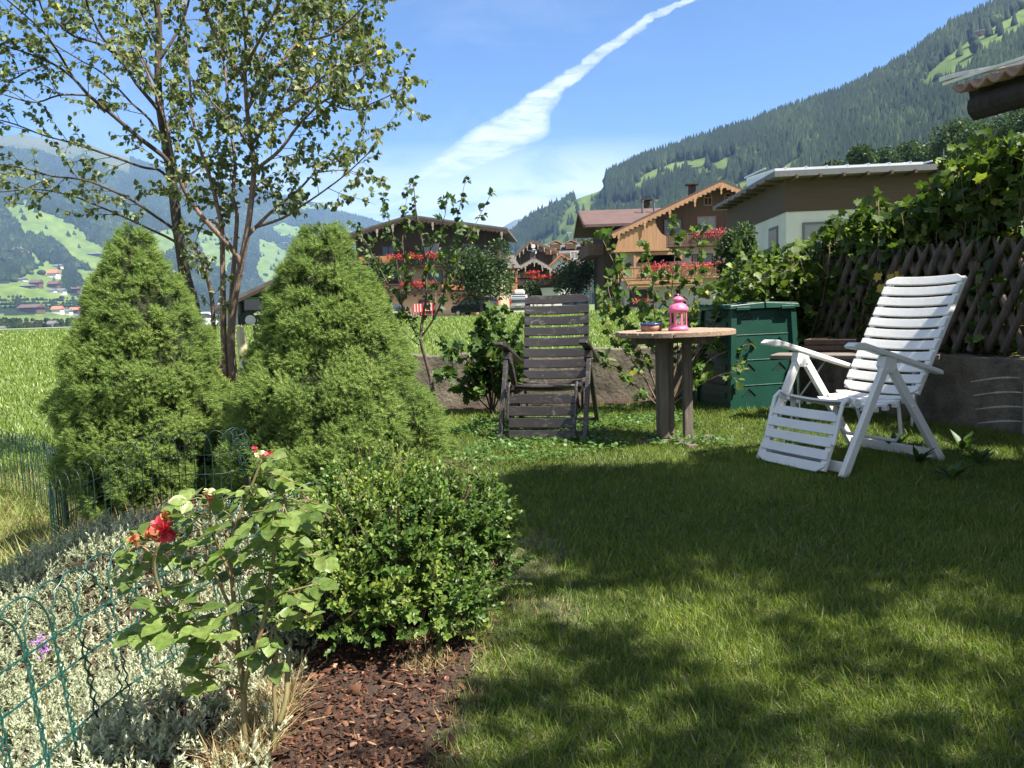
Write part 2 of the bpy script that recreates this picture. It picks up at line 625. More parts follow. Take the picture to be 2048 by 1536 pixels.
# road in front of the chalets, gravel verge
M_road = mat('road_gravel', (0.33, 0.30, 0.26), 0.9, col2=(0.46, 0.43, 0.38), scale=0.8)
XS = np.linspace(-20, 34, 70); YS = np.linspace(77.2, 81.5, 6)
road = grid('road', XS, YS, lambda x, y: valley_z(x, y) + 0.06, M_road)
M_asph = mat('road_asphalt', (0.17, 0.17, 0.17), 0.9, var=0.2, scale=0.4)
vroad = grid('valley_road', np.linspace(-150, -20, 60), np.linspace(96, 101, 4), lambda x, y: valley_z(x, y) + 0.15, M_asph)

# ---------------------------------------------------------------- mountains
HOR = lambda px: 609 - 0.035 * (px - 1024)


class Slope:
    """a hillside between a foot line and a ridge line"""

    def __init__(s, ridge, foot, zb, power, amp, nscale, u0, u1):
        s.rx = np.array([r[0] for r in ridge], float); s.ry = np.array([r[1] for r in ridge], float); s.rd = np.array([r[2] for r in ridge], float)
        s.fx = np.array([f[0] for f in foot], float); s.fd = np.array([f[1] for f in foot], float)
        s.zb, s.power, s.amp, s.ns, s.u0, s.u1 = zb, power, amp, nscale, u0, u1

    def P(s, u, v):
        u = np.asarray(u, float); v = np.asarray(v, float)
        ry = np.interp(u, s.rx, s.ry) + 5 * fbm(u * 0.02, u * 0 + 3.3, 4)
        d1 = np.interp(u, s.rx, s.rd); d0 = np.interp(u, s.fx, s.fd)
        q = np.stack([(u - 1024) / F, -(ry - 768) / F, -np.ones_like(u)], -1) @ RC.T
        slope = q[..., 0] / q[..., 1]
        z1 = CAM.z + q[..., 2] / q[..., 1] * d1
        vv = np.clip(v, 0, 1)
        D = d0 + (d1 - d0) * v
        z = s.zb + (z1 - s.zb) * vv ** s.power
        w = np.clip(np.sin(np.pi * vv), 0, 1)
        x = slope * D
        z = z + s.amp * w * (2.0 * fbm(x * s.ns, D * s.ns * 0.6, 4))
        z = np.where(v > 1, z1 - (v - 1) * 900, z)
        return np.stack([x, D, z], -1)

    def at(s, px, py, n=400):
        """the point of the hillside seen at a pixel"""
        vs = np.linspace(0.0, 1.0, n)
        p = s.P(np.full(n, float(px)), vs)
        X, Y, d = proj(p)
        i = int(np.argmin((Y - py) ** 2 + (X - px) ** 2 * 0.2))
        return Vector(p[i])

    def mesh(s, name, nu, nv, m, cover):
        us = np.linspace(s.u0, s.u1, nu); vs = np.concatenate([np.linspace(0, 1, nv), [1.12, 1.6]])
        U, Vv = np.meshgrid(us, vs)
        P = s.P(U, Vv)
        n2 = len(vs)
        i = np.arange(nu - 1)[None] + (np.arange(n2 - 1) * nu)[:, None]
        Fq = np.stack([i, i + 1, i + 1 + nu, i + nu], -1).reshape(-1, 4)
        V = P.reshape(-1, 3)
        X, Y, d = proj(V)
        o = bigmesh(name, V, [(4, Fq)], cover(X, Y, Vv.ravel(), V), m, smooth=True)
        return tag(o, kind='structure')


# what grows on a hillside, by outline: meadows among the woods
MEAD_R = [[(1846, 142), (1900, 104), (1960, 74), (2060, 26), (2120, 10), (2120, 40), (2050, 62), (1990, 92), (1925, 126), (1906, 138), (1880, 146), (1860, 162), (1848, 150)],
          [(1115, 455), (1128, 425), (1162, 388), (1208, 372), (1214, 393), (1205, 408), (1290, 402), (1330, 398), (1300, 410), (1215, 412), (1168, 440), (1150, 458), (1128, 470), (1110, 470)],
          [(1060, 480), (1115, 462), (1170, 448), (1180, 470), (1110, 492)],
          [(1268, 362), (1290, 342), (1350, 324), (1400, 318), (1440, 318), (1400, 330), (1340, 342), (1300, 354), (1280, 366)],
          [(1382, 336), (1420, 326), (1466, 312), (1470, 320), (1440, 334), (1400, 340)],
          [(1428, 360), (1450, 345), (1456, 362), (1440, 372)], [(1462, 371), (1508, 352), (1502, 384), (1480, 384)],
          [(1512, 372), (1545, 345), (1600, 315), (1606, 318), (1590, 338), (1548, 356), (1522, 372)],
          [(1200, 520), (1240, 470), (1290, 460), (1300, 500)], [(1700, 60), (1720, 55), (1716, 62)]]
MEAD_L = [[(-50, 560), (30, 566), (70, 540), (95, 528), (125, 540), (110, 575), (160, 592), (250, 600), (250, 612), (120, 604), (-50, 604)], [(150, 540), (250, 556), (260, 600), (205, 594), (178, 568)],
          [(12, 412), (36, 440), (52, 465), (66, 459), (94, 468), (119, 476), (141, 499), (184, 527), (227, 525), (240, 506), (195, 486), (164, 466), (141, 447), (100, 432), (62, 424), (58, 408), (34, 420)],
          [(40, 400), (100, 428), (120, 436), (70, 424)],
          [(60, 500), (88, 520), (110, 532), (96, 536), (70, 520)],
          [(-40, 560), (20, 575), (60, 560), (100, 560), (118, 574), (116, 584), (70, 592), (0, 592), (-40, 590)],
          [(86, 532), (112, 528), (130, 540), (122, 556), (104, 560), (92, 548)], [(148, 544), (166, 552), (176, 562), (200, 588), (226, 590), (226, 560), (200, 556), (176, 548)],
          [(176, 560), (232, 556), (260, 600), (215, 590)],
          [(-50, 622), (40, 630), (120, 622), (190, 620), (260, 624), (300, 640), (300, 680), (-50, 680)],
          [(516, 544), (520, 482), (548, 490), (580, 512), (571, 557), (547, 570)], [(543, 452), (566, 446), (600, 452), (596, 466), (560, 466)],
          [(568, 404), (600, 402), (640, 412), (610, 416)], [(300, 470), (352, 452), (372, 472), (330, 500), (300, 494)], [(396, 470), (440, 462), (470, 500), (452, 530), (410, 506)],
          [(560, 575), (600, 560), (660, 580), (640, 610), (580, 610)], [(640, 470), (690, 452), (720, 470), (690, 484)], [(240, 420), (262, 424), (280, 440), (256, 438)]]


def _fat(p, sx, sy, dy):
    cx = sum(a for a, b in p) / len(p); cy = sum(b for a, b in p) / len(p)
    return [(cx + (a - cx) * sx, cy + (b - cy) * sy + dy) for a, b in p]


MEAD_R = [_fat(p, 1.06, 1.35, 4) for p in MEAD_R]
MEAD_L = [_fat(p, 1.08, 1.22, 3) for p in MEAD_L]


def covered(polys, X, Y, j=7):
    Xj = X + j * 2 * (fbm(X * 0.06, Y * 0.06, 3)); Yj = Y + j * 2 * (fbm(X * 0.06 + 40, Y * 0.06 + 7, 3))
    r = np.zeros(np.shape(X), bool)
    for p in polys:
        r |= inpoly(Xj, Yj, p)
    return r


def hill_mat(name, stops):
    m, nt, p = new_mat(name)
    p.inputs['Roughness'].default_value = 0.95
    p.inputs['Specular IOR Level'].default_value = 0.1
    a = nd(nt, 'ShaderNodeAttribute', attribute_name='tint')
    r = ramp(nt, a.outputs['Fac'], stops)
    t = nd(nt, 'ShaderNodeTexCoord')
    n = nd(nt, 'ShaderNodeTexNoise')
    n.inputs['Scale'].default_value = 0.012; n.inputs['Detail'].default_value = 8; n.inputs['Roughness'].default_value = 0.65
    nt.links.new(t.outputs['Object'], n.inputs['Vector'])
    mx = nd(nt, 'ShaderNodeMixRGB', blend_type='MULTIPLY')
    mx.inputs[0].default_value = 1
    r2 = ramp(nt, n.outputs[0], [(0.3, (0.72, 0.74, 0.66)), (0.7, (1.2, 1.15, 1.05))])
    nt.links.new(r.outputs[0], mx.inputs[1]); nt.links.new(r2.outputs[0], mx.inputs[2])
    nt.links.new(mx.outputs[0], p.inputs['Base Color'])
    return m


M_hill = hill_mat('hill_cover', [(0.0, (0.012, 0.02, 0.010)), (0.30, (0.012, 0.02, 0.010)), (0.42, (0.065, 0.105, 0.026)), (0.6, (0.105, 0.145, 0.040)), (0.8, (0.045, 0.058, 0.030)), (1.0, (0.075, 0.078, 0.050))])

right_hill = Slope(
    ridge=[(960, 500, 2760), (1010, 482, 2640), (1060, 440, 2520), (1110, 414, 2400), (1160, 395, 2280), (1203, 380, 2220), (1214, 358, 2160), (1290, 322, 2100), (1400, 287, 2010), (1500, 258, 1920), (1600, 221, 1830), (1700, 188, 1740),
           (1760, 158, 1680), (1850, 103, 1620), (1900, 68, 1590), (1960, 38, 1560), (2048, 6, 1530), (2200, -60, 1470), (2700, -260, 1380)],
    foot=[(960, 2160), (1010, 1800), (1110, 1260), (1212, 900), (1500, 540), (2048, 372), (2700, 252)],
    zb=-14, power=1.12, amp=34, nscale=0.0027, u0=960, u1=2700)
left_hill = Slope(
    ridge=[(-700, 200, 6090), (-300, 240, 6235), (0, 274, 6380), (40, 266, 6380), (100, 280, 6525), (180, 288, 6525), (215, 304, 6670), (260, 316, 6670), (330, 338, 6815), (400, 358, 6960), (510, 376, 7105), (600, 402, 7250), (680, 424, 7395), (740, 440, 7540),
           (790, 455, 7685), (880, 480, 7830), (980, 500, 8120), (1080, 540, 8410)],
    foot=[(-700, 1200), (0, 1350), (300, 1800), (600, 3300), (1080, 8700)],
    zb=-16, power=1.38, amp=150, nscale=0.0011, u0=-700, u1=1080)
far_peak = Slope(
    ridge=[(820, 545, 9800), (930, 500, 9800), (972, 470, 9800), (1005, 455, 9800), (1030, 440, 9800), (1048, 437, 9800), (1070, 450, 9800), (1110, 462, 9800), (1180, 500, 9800), (1300, 540, 9800)],
    foot=[(820, 7000), (1300, 7000)], zb=-20, power=1.1, amp=120, nscale=0.0012, u0=820, u1=1300)


def cover_r(X, Y, v, V):
    m = covered(MEAD_R, X, Y, 5)
    return np.where(m, 0.42 + 0.2 * vn(X * 0.09, Y * 0.2), 0.1)


def cover_l(X, Y, v, V):
    m = covered(MEAD_L, X, Y, 5)
    t = np.where(m, 0.42 + 0.2 * vn(X * 0.09, Y * 0.2), 0.1)
    alp = sstep(0.80, 0.97, v + 0.16 * fbm(X * 0.02, Y * 0.03)) * (X < 260)
    return np.where(alp > 0.4, 0.75 + 0.2 * alp, t)


right_hill.mesh('hill', 420, 150, M_hill, cover_r)
left_hill.mesh('hill', 420, 190, M_hill, cover_l)
far_peak.mesh('mountain', 120, 40, M_hill, lambda X, Y, v, V: 0.8 + 0.2 * sstep(0.5, 1, v))

# houses far across the valley: pixel, size, wall and roof
far = [(8, 506, 14, 9, 'w', 'g'), (24, 510, 10, 6, 'w', 'r'), (3, 525, 8, 5, 'w', 'g'), (90, 536, 12, 6, 'w', 'g'), (103, 535, 14, 6, 'w', 'r'), (78, 556, 15, 13, 'w', 'r'), (106, 556, 7, 8, 'w', 'g'), (7, 563, 18, 5, 'w', 'g'), (40, 575, 16, 12, 'd', 'b'), (22, 576, 18, 5, 'd', 'g'), (77, 578, 16, 12, 'd', 'b'), (90, 588, 14, 9, 'w', 'g'), (72, 586, 12, 6, 'w', 'g'), (113, 585, 24, 9, 'd', 'b'), (131, 588, 13, 9, 'w', 'g'), (148, 590, 13, 8, 'w', 'r'), (160, 592, 10, 8, 'w', 'g'), (170, 549, 14, 7, 'w', 'g'), (183, 553, 14, 11, 'd', 'r'), (203, 556, 9, 6, 'w', 'g'), (165, 473, 7, 4, 'w', 'g'), (170, 512, 22, 6, 'd', 'g'), (176, 513, 10, 4, 'w', 'g'), (196, 508, 6, 4, 'w', 'g'),
       (22, 625, 30, 13, 'd', 'b'), (40, 625, 9, 12, 'w', 'g'), (80, 628, 15, 12, 'w', 'r'), (99, 630, 14, 9, 'w', 'g'), (117, 628, 15, 10, 'd', 'r'), (131, 638, 18, 8, 'w', 'g'), (146, 634, 12, 11, 'w', 'g'), (163, 638, 18, 12, 'w', 'g'), (180, 636, 12, 11, 'w', 'r'), (26, 645, 22, 9, 'b', 'b'), (50, 645, 28, 10, 'o', 'b'), (86, 642, 18, 9, 'b', 'b'), (102, 653, 13, 11, 'w', 'g'), (92, 653, 12, 7, 'w', 'b'), (25, 655, 44, 6, 'w', 'w'), (2, 662, 10, 8, 'w', 'g'), (150, 653, 15, 5, 'w', 'g'),
       (556, 573, 9, 5, 'w', 'r'), (548, 570, 5, 4, 'w', 'g'), (560, 488, 12, 3, 'w', 'g'), (637, 566, 8, 4, 'w', 'r'), (196, 620, 14, 8, 'w', 'r')]
# ---------------------------------------------------------------- woods on the hillsides
M_wood = leaf_mat('forest_needles', [(0.0, (0.005, 0.010, 0.006)), (0.45, (0.010, 0.018, 0.009)), (0.7, (0.020, 0.030, 0.013)), (1.0, (0.050, 0.068, 0.024))], rough=0.9, transl=0.0, spec=0.1)


def woods(name, hill, polys, n, hmin, hmax, wd, label, top=None, extra=0.0):
    u = rng.uniform(hill.u0, hill.u1, int(n * 1.6)); v = rng.random(int(n * 1.6)) ** 0.85
    P = hill.P(u, v)
    X, Y, d = proj(P)
    hx_ = 0.6 * 0.5 * (hmin + hmax) * F / d
    keep = ~(covered(polys, X, Y, 5) | covered(polys, X, Y - hx_, 5) | covered(polys, X, Y - 0.5 * hx_, 5)) | (rng.random(len(X)) < 0.012)
    if top is not None:
        keep &= (Y < 597) | ((Y > 604) & (Y < 620)) | (X > 330)
        keep &= (v + 0.16 * fbm(X * 0.02, Y * 0.03) < top) | (X > 260)
    keep &= (X > -260) & (X < 2350)
    if hill is left_hill:
        for hx, hy, hw, hh, *_ in far:
            keep &= ~((np.abs(X - hx) < hw * 0.75 + 3) & (Y > hy - hh * 0.4) & (Y < hy + 13))
    P = P[keep][:n]; X = X[keep][:n]; Y = Y[keep][:n]
    k = len(P)
    h = rng.uniform(hmin, hmax, k); r = h * wd * rng.uniform(0.8, 1.2, k)
    broad = rng.random(k) < (0.08 + 0.42 * (vn(X * 0.02, Y * 0.04) > 0.62))
    c = Cloud()
    a = np.arange(6) * math.pi / 3
    ring = np.stack([np.cos(a), np.sin(a), 0 * a], 1)
    cone = np.concatenate([ring * 1.0 + [0, 0, 0.08], ring[[0]] * 0 + [0, 0, 1.0]])
    conf = [(i, (i + 1) % 6, 6) for i in range(6)]
    bl = np.concatenate([ring * 0.8 + [0, 0, 0.15], ring * 1.15 + [0, 0, 0.5], ring * 0.7 + [0, 0, 0.85], [[0, 0, 1.0]]])
    blf = [(i, (i + 1) % 6, (i + 1) % 6 + 6, i + 6) for i in range(6)] + [(i + 6, (i + 1) % 6 + 6, (i + 1) % 6 + 12, i + 12) for i in range(6)] + [(i + 12, (i + 1) % 6 + 12, 18) for i in range(6)]
    ang = rng.uniform(0, 6.28, k)
    # scatter() maps template x,y,z to (y x nor), ydir, nor
    yd = np.stack([np.cos(ang), np.sin(ang), 0 * ang], 1)
    up = np.tile([0.0, 0, 1], (k, 1)) + rng.normal(size=(k, 3)) * 0.05
    t = np.clip(rng.normal(0.36, 0.16, k) + 0.7 * (fbm(X * 0.018, Y * 0.03)), 0.02, 0.78)
    for sel, tv, tf, hs, ws, tt_ in ((~broad, cone, conf, 1.0, 1.0, 0), (broad, bl, blf, 0.66, 1.15, 0.28)):
        sc3 = np.stack([r * ws, r * ws, h * hs], 1)[sel]
        c.scatter(tv, tf, P[sel] - np.array([0, 0, 1.5]), yd[sel], up[sel], sc3, np.clip(t[sel] + tt_, 0, 1))
    o = c.build(name, M_wood)
    return tag(o, label, kind='stuff')


woods('forest', right_hill, MEAD_R, 46000, 20, 35, 0.21, 'dark conifer forest covering the steep hillside behind the chalets')
woods('forest', left_hill, MEAD_L, 84000, 19, 30, 0.36, 'hazy blue green forest on the far side of the valley', top=0.86)

# ---------------------------------------------------------------- valley haze
hz = MB()
hz.box((0, 4700, 790), (18000, 10700, 1640))
M_haze = bpy.data.materials.new('haze'); M_haze.use_nodes = True
hn = M_haze.node_tree
hn.nodes.clear()
hv = nd(hn, 'ShaderNodeVolumePrincipled')
hv.inputs['Color'].default_value = (0.36, 0.60, 1.0, 1)
hv.inputs['Density'].default_value = 0.00006
hv.inputs['Anisotropy'].default_value = 0.0
ho = nd(hn, 'ShaderNodeOutputMaterial')
hn.links.new(hv.outputs[0], ho.inputs['Volume'])
haze = hz.build('haze', M_haze)
tag(haze, 'thin blue summer haze filling the valley', kind='stuff')
# ================================================================ GARDEN FURNITURE
M_white = mat('white_plastic', (0.60, 0.59, 0.56), 0.42, col2=(0.68, 0.67, 0.64), scale=5, bump=0.06, bscale=60)
M_brown = None


def scuffed(name, base, scuff, amount, rough=0.42):
    """weathered plastic: pale rubbed streaks over a dark body"""
    m, nt, p = new_mat(name)
    t = nd(nt, 'ShaderNodeTexCoord')
    mp = nd(nt, 'ShaderNodeMapping'); mp.inputs['Scale'].default_value = (1.0, 2.2, 2.2)
    nt.links.new(t.outputs['Object'], mp.inputs[0])
    n = nd(nt, 'ShaderNodeTexNoise'); n.inputs['Scale'].default_value = 11; n.inputs['Detail'].default_value = 9; n.inputs['Roughness'].default_value = 0.72; n.inputs['Distortion'].default_value = 1.3
    nt.links.new(mp.outputs[0], n.inputs['Vector'])
    n2 = nd(nt, 'ShaderNodeTexNoise'); n2.inputs['Scale'].default_value = 2.5
    nt.links.new(t.outputs['Object'], n2.inputs['Vector'])
    a = ramp(nt, n.outputs[0], [(0.52, 0), (0.66, 1.0)])
    b = ramp(nt, n2.outputs[0], [(0.38, 0.12), (0.62, 1.0)])
    f = mathn(nt, 'MULTIPLY', mathn(nt, 'MULTIPLY', a.outputs[0], b.outputs[0]), amount)
    mx = nd(nt, 'ShaderNodeMixRGB'); mx.inputs[1].default_value = (*base, 1); mx.inputs[2].default_value = (*scuff, 1)
    nt.links.new(f, mx.inputs[0]); nt.links.new(mx.outputs[0], p.inputs['Base Color'])
    p.inputs['Roughness'].default_value = rough
    bp = nd(nt, 'ShaderNodeBump'); bp.inputs['Strength'].default_value = 0.12; bp.inputs['Distance'].default_value = 0.004
    nt.links.new(n.outputs[0], bp.inputs['Height']); nt.links.new(bp.outputs[0], p.inputs['Normal'])
    return m


M_brown = scuffed('brown_plastic', (0.024, 0.020, 0.019), (0.22, 0.20, 0.19), 0.65, 0.38)
M_steel = mat('galvanised_steel', (0.42, 0.42, 0.42), 0.4, var=0.2, scale=20, metal=0.7)


def slat_panel(mb, o, U, V, W, L, n, gap, th, dip, rail=0.036):
    """comb shaped slatted panel: o = middle of the lower edge, U across, V along; the slats sag by dip towards the middle"""
    o, U, V = Vector(o), Vector(U).normalized(), Vector(V).normalized()
    N = U.cross(V).normalized()
    pitch = L / n
    seg = 10
    for i in range(n):
        a, b = i * pitch + gap / 2, (i + 1) * pitch - gap / 2
        vs, fs = [], []
        for k in range(seg + 1):
            s = -1 + 2 * k / seg
            aa, bb = a, b
            if i == n - 1 and abs(s) > 0.85: bb = b - 0.03 * ((abs(s) - 0.85) / 0.15) ** 2
            if i == 0 and abs(s) > 0.85: aa = a + 0.03 * ((abs(s) - 0.85) / 0.15) ** 2
            off = -dip * (1 - s * s)
            c = o + U * (s * W / 2) + N * off
            vs += [c + V * aa, c + V * bb, c + V * bb - N * th, c + V * aa - N * th]
        for k in range(seg):
            q = 4 * k
            for j in range(4):
                fs.append((q + j, q + (j + 1) % 4, q + 4 + (j + 1) % 4, q + 4 + j))
        fs += [(3, 2, 1, 0), tuple(4 * seg + j for j in range(4))]
        mb.add(vs, fs)
    for s in (-1, 1):
        c = o + U * (s * (W / 2 - rail / 2)) - N * (th + 0.011)
        mb.bar(c + V * 0.02, c + V * (L - 0.02), rail, 0.024, up=N)


def recliner(name, label, loc, rz, m, tilt, blen, nback, foot_a, nfoot, flen, W=0.49):
    """multi position garden recliner; local -y is the way it faces, x runs across"""
    t = thing(name, label, 'recliner chair', loc, rz)
    X = Vector((1, 0, 0))
    # profile along y (front = -y)
    seat_r = Vector((0, 0.20, 0.37)); seat_f = Vector((0, -0.25, 0.385))
    mb = MB()
    # seat: slats across, sagging
    n = 6
    prof = []
    for i in range(n + 1):
        k = i / n
        prof.append(Vector((0, seat_f.y + (seat_r.y - seat_f.y) * k, seat_f.z + (seat_r.z - seat_f.z) * k - 0.045 * math.sin(math.pi * k ** 0.8))))
    for i in range(n):
        a, b = prof[i], prof[i + 1]
        d = (b - a)
        slat_panel(mb, a + d * 0.08, X, d, W - 0.02, d.length * 0.86, 1, 0.002, 0.012, 0.014, rail=0.03)
    mb.build('seat', m, t, bevel=0.004)
    mb = MB()
    bd = Vector((0, math.sin(tilt), math.cos(tilt)))
    b0 = seat_r + Vector((0, 0.015, -0.005))
    slat_panel(mb, b0, X, bd, W, blen, nback, 0.016, 0.014, 0.022)
    bp = mb.build('backrest', m, t, bevel=0.004)
    mb = MB()
    fd = Vector((0, -math.sin(foot_a), -math.cos(foot_a)))
    f0 = seat_f + Vector((0, -0.075, -0.055))
    slat_panel(mb, f0, -X, fd, W - 0.03, flen, nfoot, 0.016, 0.014, 0.010)
    mb.build('footrest', m, t, bevel=0.004)
    for s in (-1, 1):
        # bent link between seat and footrest with its round hinge
        mb = MB()
        x = s * (W / 2 - 0.012)
        mb.tube([(x, seat_f.y + 0.02, seat_f.z - 0.02), (x, seat_f.y - 0.03, seat_f.z + 0.005), (x, seat_f.y - 0.065, seat_f.z - 0.02), (x, f0.y - 0.012, f0.z - 0.03), (x, f0.y - 0.055, f0.z - 0.17)], 0.011, 10)
        mb.tube([(x + s * 0.004, seat_f.y + 0.015, seat_f.z - 0.022), (x + s * 0.026, seat_f.y + 0.015, seat_f.z - 0.022)], 0.024, 16)
        mb.tube([(x + s * 0.026, seat_f.y + 0.015, seat_f.z - 0.022), (x + s * 0.031, seat_f.y + 0.015, seat_f.z - 0.022)], 0.009, 10)
        mb.build('hinge', m, t, smooth=False)
        # armrest: board sloping down to the back, its nose turned down
        xa = s * (W / 2 + 0.045)
        mb = MB()
        pr = [(-0.345, 0.664), (-0.315, 0.680), (-0.25, 0.677), (0.0, 0.603), (0.34, 0.500), (0.345, 0.474), (0.0, 0.574), (-0.225, 0.640), (-0.27, 0.640), (-0.335, 0.652)]
        mb.prism(pr, 'x', xa - 0.030, xa + 0.030)
        mb.build('armrest', m, t, bevel=0.006)
        # bracket under the armrest, then the two legs of the A
        mb = MB()
        mb.prism([(-0.10, 0.60), (-0.02, 0.585), (-0.015, 0.53), (-0.045, 0.51), (-0.095, 0.515), (-0.115, 0.55)], 'x', xa - 0.024, xa + 0.024)
        for yy_ in (-0.085, -0.035):
            mb.tube([(xa - 0.029, yy_, 0.532), (xa + 0.029, yy_, 0.532)], 0.007, 8)
        mb.build('bracket', m, t, bevel=0.003)
        for y1, nm in ((-0.375, 'leg'), (0.375, 'leg')):
            mb = MB()
            mb.bar((xa - s * 0.006 * (1 if y1 > 0 else -1), -0.06 + (0.02 if y1 > 0 else -0.02), 0.555), (xa, y1, 0.0), 0.030, 0.044, up=(0, 1, 0))
            mb.tube([(xa - 0.019, -0.06 + (y1 + 0.06) * 0.42, 0.555 * 0.58), (xa + 0.019, -0.06 + (y1 + 0.06) * 0.42, 0.555 * 0.58)], 0.006, 8)
            mb.build('leg', m, t, bevel=0.005)
    for y1, z in ((-0.345, 0.045), (0.350, 0.035)):
        mb = MB()
        mb.bar((-W / 2 - 0.03, y1, z), (W / 2 + 0.03, y1, z), 0.022, 0.055)
        mb.build('crossbar', m, t, bevel=0.004)
    # tube frame under the seat that carries the back
    mb = MB()
    x = W / 2 - 0.03
    mb.tube([(-x, 0.12, 0.345), (-x + 0.01, 0.16, 0.16), (-x + 0.05, 0.17, 0.115), (x - 0.05, 0.17, 0.115), (x - 0.01, 0.16, 0.16), (x, 0.12, 0.345)], 0.010, 10)
    mb.build('support_tube', m, t)
    for s in (-1, 1):
        mb = MB(); mb.tube([(s * x, -0.20, 0.36), (s * (x + 0.01), -0.15, 0.20)], 0.009, 8); mb.build('support_strut', m, t)
    return t


WC = (1.86, 4.36)
recliner('garden_recliner', 'white slatted garden recliner chair with footrest down, standing in front of the lattice fence', (WC[0], WC[1], gz(*WC)), rad(-64), M_white, rad(31), 0.77, 11, rad(24), 5, 0.34)
bc = gnd(1104, 868)
recliner('garden_recliner', 'dark brown slatted recliner chair left of the round table, with pale scuffs', (bc.x + 0.0, bc.y + 0.05, gz(bc.x, bc.y)), rad(-13), M_brown, rad(15), 0.66, 8, rad(12), 4, 0.33)

# ---------------------------------------------------------------- round wooden table
M_oldwood = mat('weathered_wood', (0.13, 0.085, 0.055), 0.75, col2=(0.33, 0.235, 0.165), scale=6, stretch=(14, 1, 14), bump=0.35, bscale=14)
M_post = mat('grey_post_wood', (0.065, 0.050, 0.038), 0.8, col2=(0.17, 0.135, 0.108), scale=5, stretch=(14, 14, 1), bump=0.35, bscale=14)
tb = gnd(1356, 888)
TC = Vector((tb.x, tb.y + 0.05, gz(tb.x, tb.y)))
TABLE_H = 0.725
tab = thing('garden_table', 'round weathered wooden garden table with plank top on slim posts', 'table', TC)
mb = MB()
R_ = 0.378; npl = 8; pw = 2 * R_ / npl
ca, sa = math.cos(rad(-62)), math.sin(rad(-62))
for i in range(npl):
    a0, a1 = -R_ + i * pw + 0.003, -R_ + (i + 1) * pw - 0.003
    top = []
    K = 7
    for k in range(K):
        a = a0 + (a1 - a0) * k / (K - 1)
        top.append((a, math.sqrt(max(0.0, R_ * R_ - a * a))))
    poly = top + [(a, -b) for a, b in reversed(top)]
    # merge doubled end points
    pp = []
    for q_ in poly:
        if not pp or (abs(pp[-1][0] - q_[0]) + abs(pp[-1][1] - q_[1])) > 1e-4: pp.append(q_)
    if abs(pp[0][0] - pp[-1][0]) + abs(pp[0][1] - pp[-1][1]) < 1e-4: pp.pop()
    dz = random.uniform(-0.002, 0.002)
    mb.prism([(TC.x + x * ca - y * sa, TC.y + x * sa + y * ca) for x, y in pp], 'z', TC.z + TABLE_H - 0.032 + dz, TC.z + TABLE_H + dz)
mb.build('tabletop', M_oldwood, tab, bevel=0.004)
mb = MB()
for a in (20, 110):
    d = Vector((math.cos(rad(a)), math.sin(rad(a)), 0)) * 0.30
    c = TC + Vector((0, 0, TABLE_H - 0.055 - (0.0 if a == 20 else 0.002)))
    mb.bar(c - d, c + d, 0.065, 0.042 if a == 20 else 0.038)
mb.build('underframe', M_post, tab, bevel=0.003)
for k, (dx, dy) in enumerate(((-0.082, -0.02), (0.076, 0.0), (-0.010, 0.11), (-0.088, 0.10))):
    mb = MB()
    mb.box(TC + Vector((dx, dy, (TABLE_H - 0.075) / 2 + 0.018)), (0.034 if k > 1 else 0.056, 0.045, TABLE_H - 0.075 - 0.03), Matrix.Rotation(rad(8), 3, 'Z'))
    mb.build('leg', M_post, tab, bevel=0.004)
mb = MB()
for a in (12, 102):
    d = Vector((math.cos(rad(a)), math.sin(rad(a)), 0)) * 0.26
    c = TC + Vector((0, 0, 0.006 if a == 12 else 0.004))
    mb.bar(c - d, c + d, 0.065, 0.046 if a == 12 else 0.04)
mb.build('foot', M_post, tab, bevel=0.004)
TOPZ = TC.z + TABLE_H + 0.002

# ---------------------------------------------------------------- pink lantern
M_pink = mat('pink_enamel', (0.66, 0.13, 0.25), 0.35, var=0.06, scale=20)
M_pane, _nt, _p = new_mat('lantern_glass')
_p.inputs['Base Color'].default_value = (0.9, 0.9, 0.9, 1); _p.inputs['Roughness'].default_value = 0.05
_p.inputs['Transmission Weight'].default_value = 1.0; _p.inputs['IOR'].default_value = 1.05
M_wax = mat('candle_wax', (0.75, 0.72, 0.66), 0.5, var=0.05)
lp = at(1357, 664, TC.y - 0.08)
LC = Vector((lp.x, lp.y, TOPZ))
lan = thing('lantern', 'pink metal candle lantern with glass windows on the round table', 'lantern', LC)
mb = MB()
mb.lathe([(0.062, 0.0), (0.064, 0.006), (0.064, 0.014), (0.056, 0.020), (0.054, 0.026)], 32, LC)
mb.build('base', M_pink, lan, smooth=True)
mb = MB()
for k in range(8):
    a = 2 * math.pi * k / 8 + 0.2
    p = LC + Vector((math.cos(a) * 0.0515, math.sin(a) * 0.0515, 0))
    mb.bar(p + Vector((0, 0, 0.02)), p + Vector((0, 0, 0.126)), 0.012, 0.006, up=(math.cos(a), math.sin(a), 0))
mb.lathe([(0.0525, 0.026), (0.0545, 0.026), (0.0545, 0.034), (0.0525, 0.034)], 32, LC, cap=False)
mb.lathe([(0.0525, 0.112), (0.0545, 0.112), (0.0545, 0.124), (0.0525, 0.124)], 32, LC, cap=False)
mb.build('window_frame', M_pink, lan)
mb = MB(); mb.lathe([(0.049, 0.026), (0.049, 0.122)], 32, LC, cap=False); mb.build('window_pane', M_pane, lan, smooth=True)
mb = MB()
mb.lathe([(0.060, 0.122), (0.0645, 0.125), (0.0645, 0.133), (0.060, 0.146), (0.050, 0.158), (0.036, 0.168), (0.024, 0.174), (0.022, 0.178), (0.0235, 0.186), (0.035, 0.189), (0.036, 0.194), (0.029, 0.203), (0.016, 0.211), (0.006, 0.214), (0.0045, 0.218), (0.008, 0.222), (0.006, 0.227), (0.001, 0.229)], 36, LC)
mb.build('roof', M_pink, lan, smooth=True)
